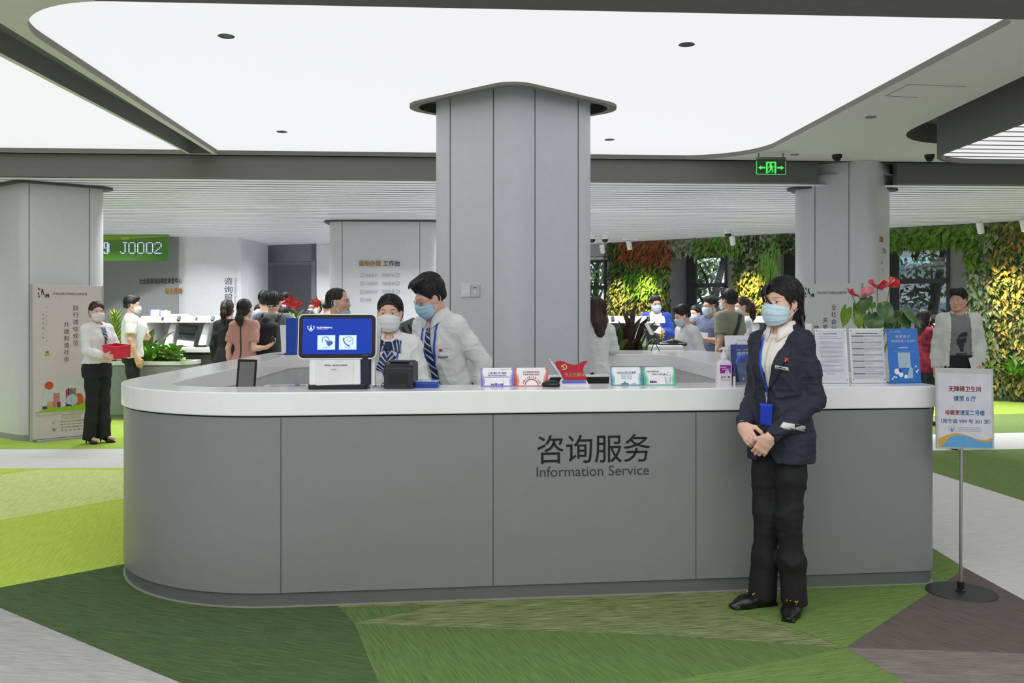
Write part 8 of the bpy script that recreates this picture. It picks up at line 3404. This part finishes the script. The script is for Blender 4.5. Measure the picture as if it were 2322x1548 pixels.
a7.strip('bag_strap', mat('strap_dark', (60, 50, 48), rough=0.6), [(0.006, 1.42), (0.0, 1.15), (-0.004, 0.90)], [(0.020, 1.42), (0.016, 1.15), (0.014, 0.90)], a7.tbvh, None, 0.004, 12, 1, 0.003, back=True)
a7.legs(-1).shoes()
ph = Matrix.Translation(Vector((X_at(555, 10.4), 10.4, 0))) @ Matrix.Rotation(R(172), 4, 'Z') @ Matrix.Scale(1.635 / 1.70, 4)


def phone(fr, p_, rot, label, cm=None):
    o_ = empty('phone', fr @ Vector(p_), 0, label, 'phone')
    o_.rotation_euler = rot
    mb_ = MB()
    mb_.box((0, 0, 0), (0.074, 0.009, 0.155))
    c_ = mb_.build('case', [cm or M_DARK], o_, bevel=0.003)
    mb_ = MB()
    mb_.box((0, -0.0048, 0), (0.068, 0.001, 0.145))
    mb_.build('display', [mat('phone_glass', (52, 56, 58), rough=0.05, spec=0.8)], c_)
    return o_


phone(ph, (-0.335, -0.035, 1.19), (R(-40), R(-48), R(172)), 'dark phone in the hand of the woman in the pink dress', mat('phone_back', (70, 74, 74), rough=0.25))

a8 = Person('man in a grey T-shirt with a black backpack and white mask straps', X_at(620, 10.8), 10.8, 1.72, 174, False, head=(4, 0, 0), detail=1, skin=M_SKIN2)
a8.body()
a8.hair('short', vol=0.010, seed=25)
a8.top(M_GREYT, 0.016, 'short', 0.86, 0.08, 'shirt', 0.005, 1.1, arm_g=0.022, seed=26)
a8.bottom()
a8.shoes()
mb = MB()
hh = a8.Hm
for z0, z1 in ((-0.030, -0.034), (-0.062, -0.066)):
    mb.tube([hh @ Vector((-0.078, 0.02, z0)), hh @ Vector((-0.055, 0.085, z0)), hh @ Vector((0, 0.112, z1)), hh @ Vector((0.055, 0.085, z0)), hh @ Vector((0.078, 0.02, z0))], 0.003, 6)
mb.tube([hh @ Vector((-0.02, 0.112, -0.032)), hh @ Vector((-0.012, 0.118, -0.05)), hh @ Vector((-0.004, 0.112, -0.066))], 0.003, 6)
mb.tube([hh @ Vector((0.016, 0.112, -0.032)), hh @ Vector((0.022, 0.118, -0.05)), hh @ Vector((0.018, 0.112, -0.066))], 0.003, 6)
mb.build('mask_strap', [M_LOOP], a8.root, smooth=True)
bp_ = empty('backpack', a8.root.location.copy(), R(174), 'black backpack with a yellow mark worn by the man in the grey T-shirt', 'backpack')
bp_.scale = a8.root.scale
sd = SDF(0.011)
sd.box((0, 0.235, 1.12), (0.155, 0.085, 0.225), 0.06, 0.03)
sd.box((0, 0.305, 1.05), (0.125, 0.045, 0.12), 0.04, 0.03)
sd.cone((0, 0.20, 1.33), (0, 0.23, 1.36), 0.09, 0.06, 0.04)
o, V, Q = sdf_obj('bag_body', sd, M_BLACKT, bp_, lambda V: 0.004 * ridge((V * 12).astype(np.float32)))
mb = MB()
for q in (-1, 1):
    mb.tube([(q * 0.09, 0.17, 1.33), (q * 0.11, 0.11, 1.425), (q * 0.12, 0.02, 1.45), (q * 0.12, -0.10, 1.38), (q * 0.13, -0.145, 1.22), (q * 0.16, -0.02, 1.02), (q * 0.13, 0.16, 0.95)], 0.016, 8)
mb.build('strap', [M_BLACK], bp_, smooth=True)
mb = MB()
mb.tube([(0.115, 0.328, 1.14), (0.138, 0.325, 1.155), (0.13, 0.332, 1.10), (0.125, 0.332, 1.05), (0.105, 0.335, 1.035)], 0.006, 6)
mb.build('yellow_mark', [mat('neon_yellow', (220, 226, 50), rough=0.5)], o, smooth=True)

crowd('dark-haired man in a light blue shirt standing behind the man with the backpack', 601, 12.4, 1.765, 186, False, (8, 0, 0), 'short', (M_BLUEL, 'long', 0.018, 0.82, 0.05), vol=0.012, seed=27)
crowd('man with short black hair and a white mask before the dark portal', 650, 13.2, 1.76, 32, False, (0, 0, 0), 'short', (M_BLACKT, 'long', 0.016, 0.82, 0.04), mask=M_MWHITE, vol=0.010, skin=M_SKIN2, face=True, seed=28)
crowd('woman half hidden behind the man with the backpack, face towards the counter', 588, 12.9, 1.60, -8, True, (10, 0, 0), 'long', (M_BLACKT, 'long', 0.014, 0.82, 0.04), mask=M_BLACKT, face=True, seed=29)
crowd('person with short black hair seen from behind, between backpack and bouquet', 636, 11.7, 1.545, 180, False, (0, 0, 0), 'short', (M_BLACKT, 'short', 0.014, 0.82, 0.04), vol=0.012, slim=0.9, seed=30)
a12 = crowd('woman with tied dark hair and a white mask beside the red bouquet', 659, 11.2, 1.545, 62, True, (10, 4, 0), 'bun', (mat('pale_blouse', (206, 208, 216), rough=0.8), 'long', 0.014, 0.82, 0.04), mask=M_MWHITE, face=True, seed=31,
            arms={1: ((0.20, -0.06, 1.10), (0.08, -0.24, 1.06)), -1: ((-0.20, -0.06, 1.10), (-0.06, -0.26, 1.10))})
crowd('woman with glasses and a blue mask right of the red bouquet', 713, 12.6, 1.665, -24, True, (0, 0, 0), 'bun', (M_WHITET, 'long', 0.014, 0.82, 0.04), mask=M_MBLUE, gl=True, face=True, seed=32)
crowd('person with black hair seen from behind, below the woman with glasses', 702, 11.8, 1.50, 176, True, (0, 0, 0), 'low_pony', (M_BLACKT, 'short', 0.014, 0.82, 0.04), seed=33)
a14 = crowd('person in a beige baseball cap left of the man with earphones', 744, 12.2, 1.70, 184, False, (0, 0, 0), 'short', (M_WHITET, 'short', 0.018, 0.82, 0.05), seed=34)
sd = SDF(0.008)
sd.ball((0, 0.018, 0.042), (0.090, 0.106, 0.098), 0.02, M=a14.Hm)
sd.box((0, 0, -0.10), (0.2, 0.2, 0.105), 0.01, 0.01, 's', M=a14.Hm)
sd.box((0, -0.135, 0.012), (0.075, 0.055, 0.006), 0.004, 0.01, M=a14.Hm)
o, V, Q = sdf_obj('cap', sd, mat('cap_beige', (206, 200, 186), rough=0.85), a14.root)
cb = bvh_of(V, Q)
for zz in (0.052, 0.036, 0.022):
    a14.strip('cap_lettering', mat('cap_print', (84, 82, 80), rough=0.7), [(-0.035, zz + 0.004), (0.035, zz + 0.004)], [(-0.035, zz - 0.003), (0.035, zz - 0.003)], cb, a14.Hm, 0.002, 6, 1, 0.0, o, back=True)
a14.strip('cap_opening', M_HAIR, [(-0.04, 0.012), (0.04, 0.012)], [(-0.04, 0.004), (0.04, 0.004)], cb, a14.Hm, 0.002, 6, 1, 0.0, o, back=True)

a15 = Person('man with cropped hair and white earphones in profile, mask pulled under his chin', X_at(770, 7.62), 7.62, 1.685, 70, False, head=(8, -2, 0), detail=1, skin=M_SKIN2)
a15.body().face(mouth=True, closed=0.2)
a15.mask(mat('mask_sky', (178, 216, 238)), chin=True)
a15.hair('crop', vol=-0.003, seed=35)
a15.top(M_WHITET, 0.016, 'short', 0.84, 0.05, 'shirt', 0.005, 1.1, arm_g=0.022, seed=36)
a15.bottom()
a15.shoes()
for q in (-1, 1):
    mb = MB()
    mb.tube([a15.Hm @ Vector((q * 0.086, 0.004, -0.006)), a15.Hm @ Vector((q * 0.090, -0.002, -0.012))], 0.010, 10)
    mb.tube([a15.Hm @ Vector((q * 0.088, -0.002, -0.012)), a15.Hm @ Vector((q * 0.088, -0.006, -0.036))], 0.004, 8)
    mb.build('earphone', [M_WHITEP], a15.root, smooth=True)

# bouquet held by the woman with the white mask
bq = empty('bouquet', (X_at(672, 10.95), 10.95, 1.10), 0, 'bouquet of red lilies wrapped in green, held up in the group on the left', 'bouquet')
lv = Leaves(77)
for i in range(26):
    a = i * 2.4
    lv.leaf((0.03 * math.cos(a), 0.03 * math.sin(a), 0.04 + 0.012 * i), (math.cos(a) * 0.7, math.sin(a) * 0.7, 0.8), (0, 0, 1), 0.17, 0.055, (0, 1, 2)[i % 3], 0.2, 0.2, 3)
lv.build('leaves', LG, bq)
for fx, fy, fz, s_ in ((-0.075, -0.05, 0.50, 1.0), (0.02, -0.06, 0.47, 0.95), (0.25, -0.02, 0.49, 0.8)):
    lv = Leaves(int(fz * 100))
    for k in range(6):
        a = k * PI / 3 + 0.3
        lv.leaf((fx, fy, fz), (math.cos(a), -0.55 + 0.2 * math.sin(a * 2), math.sin(a)), (0, -1, 0.1), 0.105 * s_, 0.05 * s_, 0, 0.35, -0.2, 3)
    f_ = lv.build('lily', [mat('lily_red', (222, 60, 76), rough=0.4)], bq)
    mb = MB()
    for k in range(4):
        mb.tube([(fx, fy, fz), (fx + 0.012 * (k - 1.5), fy - 0.05, fz + 0.045)], 0.003, 5)
    mb.build('stamen', [mat('stamen_gold', (210, 160, 60), rough=0.5)], f_)
    mb = MB()
    mb.tube([(0.0, 0, 0.02), (fx * 0.6, fy * 0.5, fz * 0.6), (fx, fy + 0.01, fz)], 0.005, 6)
    mb.build('stem', [LG[1]], f_)
sd = SDF(0.01)
sd.chain([(0, 0, -0.12), (0, 0, 0.0), (0, 0, 0.2)], [0.025, 0.04, 0.09], 0.02)
sd.ball((0, 0, 0.27), (0.09, 0.09, 0.10), 0.01, 's')
sdf_obj('wrapping', sd, mat('wrap_green', (112, 150, 96), rough=0.5), bq)

# ------------------------------------------------------------------ people in the hall on the right
a16 = Person('woman with dark hair in a white shirt half hidden by the big column', X_at(1350, 8.2), 8.2, 1.62, 192, True, head=(20, 4, 0), detail=1, slim=0.86)
a16.arms(-1, (-0.205, -0.05, 1.19), (-0.165, -0.22, 1.175), curl=0.4)
a16.arms(1, (0.18, -0.02, 1.12), (0.15, -0.12, 0.95))
a16.body()
a16.hair('long', m=M_HAIRB, seed=41)
a16.top(M_SHIRT, 0.014, 'long', 0.93, 0.0, 'shirt', 0.010, 1.12, arm_g=0.018, seed=42)
a16.bottom()
a16.shoes()

a17 = Person('man with glasses in a royal blue jacket, blue mask, before the lit planting', X_at(1487, 14.2), 14.2, 1.735, -6, False, head=(12, 0, 0), detail=1)
a17.arms(-1, (-0.24, -0.02, 1.12), (-0.10, -0.21, 1.08))
a17.arms(1, (0.24, -0.02, 1.12), (0.10, -0.22, 1.16), (-0.5, -0.2, 0.8))
a17.body().face()
a17.mask(M_MBLUE)
a17.glasses(mat('spectacle_dark', (40, 40, 44)), True)
a17.hair('short', vol=0.010, seed=43)
a17.top(mat('pale_blue_shirt', (206, 216, 232), rough=0.8), 0.012, 'none', 0.90, 0.0, 'shirt', 0.003, 1.05, arm_g=0.0)
sb17 = a17.tbvh


def cut17(sd):
    sd._op(v_cut(1.05, 1.43, 0.10, 0.004, -0.01)(sd), np.array((-0.14, -0.3, 1.02)), np.array((0.14, 0.0, 1.55)), 0.004, 's', a17.U)


a17.top(M_ROYAL, 0.024, 'long', 0.82, 0.05, 'jacket', 0.006, 1.1, cut=cut17, arm_g=0.020, seed=44)
a17.collar(mat('pale_blue_shirt', (206, 216, 232)), 0.3, 0.062, 1.415, 1.468, 0.045, 0.024, 0.014)
a17.bottom()
a17.shoes()

a18 = crowd('man in a long-sleeved white top bending over his phone, blue mask', 1566, 10.35, 1.565, -72, False, (-4, 10, 0), 'short', (M_WHITET, 'long', 0.018, 0.80, 0.05), mask=M_MBLUE, lean=(9, 0, 0), vol=0.012, face=True, seed=45,
            arms={-1: ((-0.215, -0.02, 1.12), (-0.12, -0.22, 1.12), (0.1, -0.8, 0.5)), 1: ((0.22, 0.05, 1.10), (0.16, -0.16, 1.00))})
f18 = Matrix.Translation(Vector((X_at(1566, 10.35), 10.35, 0))) @ Matrix.Rotation(R(-72), 4, 'Z') @ Matrix.Scale(1.565 / 1.70, 4)
phone(f18 @ a18.U, (-0.10, -0.35, 1.20), (R(20), R(10), R(-60)), 'dark phone held up by the man in the white top')
crowd('woman in a black top and blue mask behind the man in the white top', 1576, 12.2, 1.575, -48, True, (0, 0, 0), 'bun', (M_BLACKT, 'long', 0.022, 0.80, 0.06), mask=M_MBLUE, face=True, seed=46)
a20 = crowd('man with glasses in a slate blue T-shirt, blue mask, holding a pale phone', 1612, 11.5, 1.69, -58, False, (-8, 6, 0), 'short', (M_PURPLE, 'short', 0.020, 0.80, 0.05), mask=M_MBLUE, vol=0.004, gl=True, face=True, skin=M_SKIN2, seed=47, waist=1.18,
            arms={1: ((0.225, 0.0, 1.11), (0.10, -0.27, 1.15), (-0.3, -0.8, 0.4), (-0.4, 0.2, 0.8)), -1: ((-0.22, 0.02, 1.10), (-0.21, -0.08, 0.87))})
f20 = Matrix.Translation(Vector((X_at(1612, 11.5), 11.5, 0))) @ Matrix.Rotation(R(-58), 4, 'Z') @ Matrix.Scale(1.69 / 1.70, 4)
phone(f20, (0.07, -0.36, 1.21), (R(50), R(20), R(40)), 'pale phone in the hand of the man in the slate blue T-shirt', M_WHITEP)
a20.strip('shirt_print', mat('tee_print', (196, 198, 212), rough=0.8), [(-0.075, 1.235), (0.075, 1.225)], [(-0.07, 1.13), (0.07, 1.14)], a20.tbvh, None, 0.003, 6, 4, 0.0)
a21 = crowd('man in a sage green T-shirt seen from behind with a black sling bag', 1652, 10.8, 1.75, -142, False, (-2, 2, 0), 'short', (M_KHAKI, 'short', 0.022, 0.80, 0.06), mask=M_MWHITE, vol=0.014, skin=M_SKIN2, seed=48, waist=1.1)
sg_ = empty('sling_bag', a21.root.location.copy(), R(-142), 'black sling bag on the back of the man in the sage green T-shirt', 'bag')
sg_.scale = a21.root.scale
tb = a21.tbvh
so = a21.strip('strap', M_BLACK, [(-0.14, 1.425), (-0.08, 1.33), (0.02, 1.16), (0.10, 1.03)], [(-0.09, 1.44), (-0.03, 1.35), (0.07, 1.18), (0.15, 1.06)], tb, None, 0.006, 14, 3, 0.008, sg_, back=True)
sd = SDF(0.011)
sd.box((0.15, 0.17, 1.03), (0.085, 0.05, 0.13), 0.035, 0.02, M=Matrix.Rotation(R(0), 4, 'Y'))
sdf_obj('pouch', sd, M_BLACKT, sg_)
crowd('woman with a long ponytail in a white shirt beside the sage green T-shirt', 1683, 11.3, 1.675, -82, True, (0, 2, 0), 'pony', (M_WHITET, 'long', 0.016, 0.82, 0.04), mask=M_MWHITE, hairm=M_HAIRB, face=True, seed=49)

a23 = Person('man in an open white shirt and grey printed T-shirt walking with papers', X_at(2174, 9.7), 9.7, 1.735, -14, False, head=(-30, 2, 0), detail=1, skin=M_SKIN2, slim=0.94)
a23.arms(-1, (-0.205, 0.05, 1.10), (-0.225, 0.02, 0.845), curl=0.4)
a23.arms(1, (0.215, 0.03, 1.10), (0.185, -0.10, 0.90), (-0.2, -0.3, -0.9), (-1, 0, 0), 0.6)
a23.legs(-1, knee=(-0.09, -0.09, 0.49), ankle=(-0.09, -0.05, 0.09))
a23.legs(1, knee=(0.09, 0.03, 0.49), ankle=(0.09, 0.14, 0.10))
a23.body().face(gaze=-0.4, mouth=True, closed=0.2)
a23.hair('short', vol=0.006, seed=51)
a23.locks([([(-0.05 + 0.017 * i, -0.05, 0.128), (-0.055 + 0.018 * i, -0.095, 0.095), (-0.056 + 0.018 * i, -0.103, 0.058 + 0.004 * (i % 2))], 0.012) for i in range(7)])
a23.top(mat('tee_grey', (132, 134, 135), rough=0.85), 0.009, 'none', 0.86, 0.03, 'shirt', 0.004, 1.06, arm_g=0.0)
tb = a23.tbvh


def cut23(sd):
    sd._op(v_cut(0.60, 1.43, 0.088, 0.125, -0.005)(sd), np.array((-0.16, -0.35, 0.6)), np.array((0.16, 0.0, 1.55)), 0.004, 's', a23.U)


a23.top(mat('linen_white', (222, 223, 219), rough=0.85, var=0.02), 0.022, 'long', 0.80, 0.05, 'overshirt', 0.010, 1.10, cut=cut23, arm_g=0.014, seed=52)
a23.collar(mat('linen_white', (222, 223, 219)), 0.75, 0.068, 1.41, 1.462, 0.045, 0.030, 0.014)
M_TP = mat('tee_black_print', (52, 52, 54), rough=0.85)
for A, B in (([(-0.03, 1.20), (0.0, 1.235), (0.055, 1.245)], [(-0.03, 1.165), (0.0, 1.19), (0.06, 1.20)]), ([(-0.05, 1.175), (-0.01, 1.17), (0.05, 1.19)], [(-0.04, 1.10), (0.0, 1.12), (0.045, 1.13)]),
             ([(-0.035, 1.12), (0.02, 1.135)], [(-0.02, 1.07), (0.03, 1.085)]), ([(-0.012, 1.075), (0.022, 1.075)], [(-0.012, 1.035), (0.022, 1.035)]), ([(-0.055, 1.015), (0.06, 1.02)], [(-0.055, 0.998), (0.06, 1.003)])):
    a23.strip('tee_print', M_TP, A, B, tb, None, 0.003, 8, 3, 0.0)
a23.bottom()
a23.shoes()
f23 = Matrix.Translation(Vector((X_at(2174, 9.7), 9.7, 0))) @ Matrix.Rotation(R(-14), 4, 'Z') @ Matrix.Scale(1.735 / 1.70, 4)
mb = MB()
for k in range(3):
    mb.box((0.012 * k - 0.012, 0.004 * k, 0.0), (0.11 - 0.02 * k, 0.0025, 0.17), Matrix.Rotation(R(10 * k - 14), 3, 'Y'))
o = mb.build('papers', [mat('copy_paper', (226, 226, 224))], None, loc=f23 @ Vector((0.145, -0.145, 0.90)), rz=R(-14))
tag(o, 'folded white papers in the hand of the man in the open white shirt', 'papers')
mb = MB()
wv_ = a23.arm[1][2]
ax = (wv_ - a23.arm[1][1]).normalized()
q = ax.to_track_quat('Z', 'Y').to_matrix()
mb.tube([wv_ - ax * 0.0 + q @ Vector((0.031 * math.cos(a), 0.028 * math.sin(a), 0)) for a in [2 * PI * k / 16 for k in range(17)]], 0.008, 6)
mb.build('watch', [M_BLACK], a23.root, smooth=True)

a24 = crowd('woman with long black hair in a dark red checked shirt by the right window', 2094, 11.6, 1.52, 118, True, (-4, 6, 0), 'long', (mat('red_check', (124, 30, 44), rough=0.85, var=0.7, nscale=16), 'long', 0.020, 0.78, 0.06), seed=53,
            arms={-1: ((-0.21, -0.10, 1.12), (-0.09, -0.17, 1.36), (0.1, -0.1, 1.0)), 1: ((0.21, -0.02, 1.10), (0.10, -0.22, 1.0))})
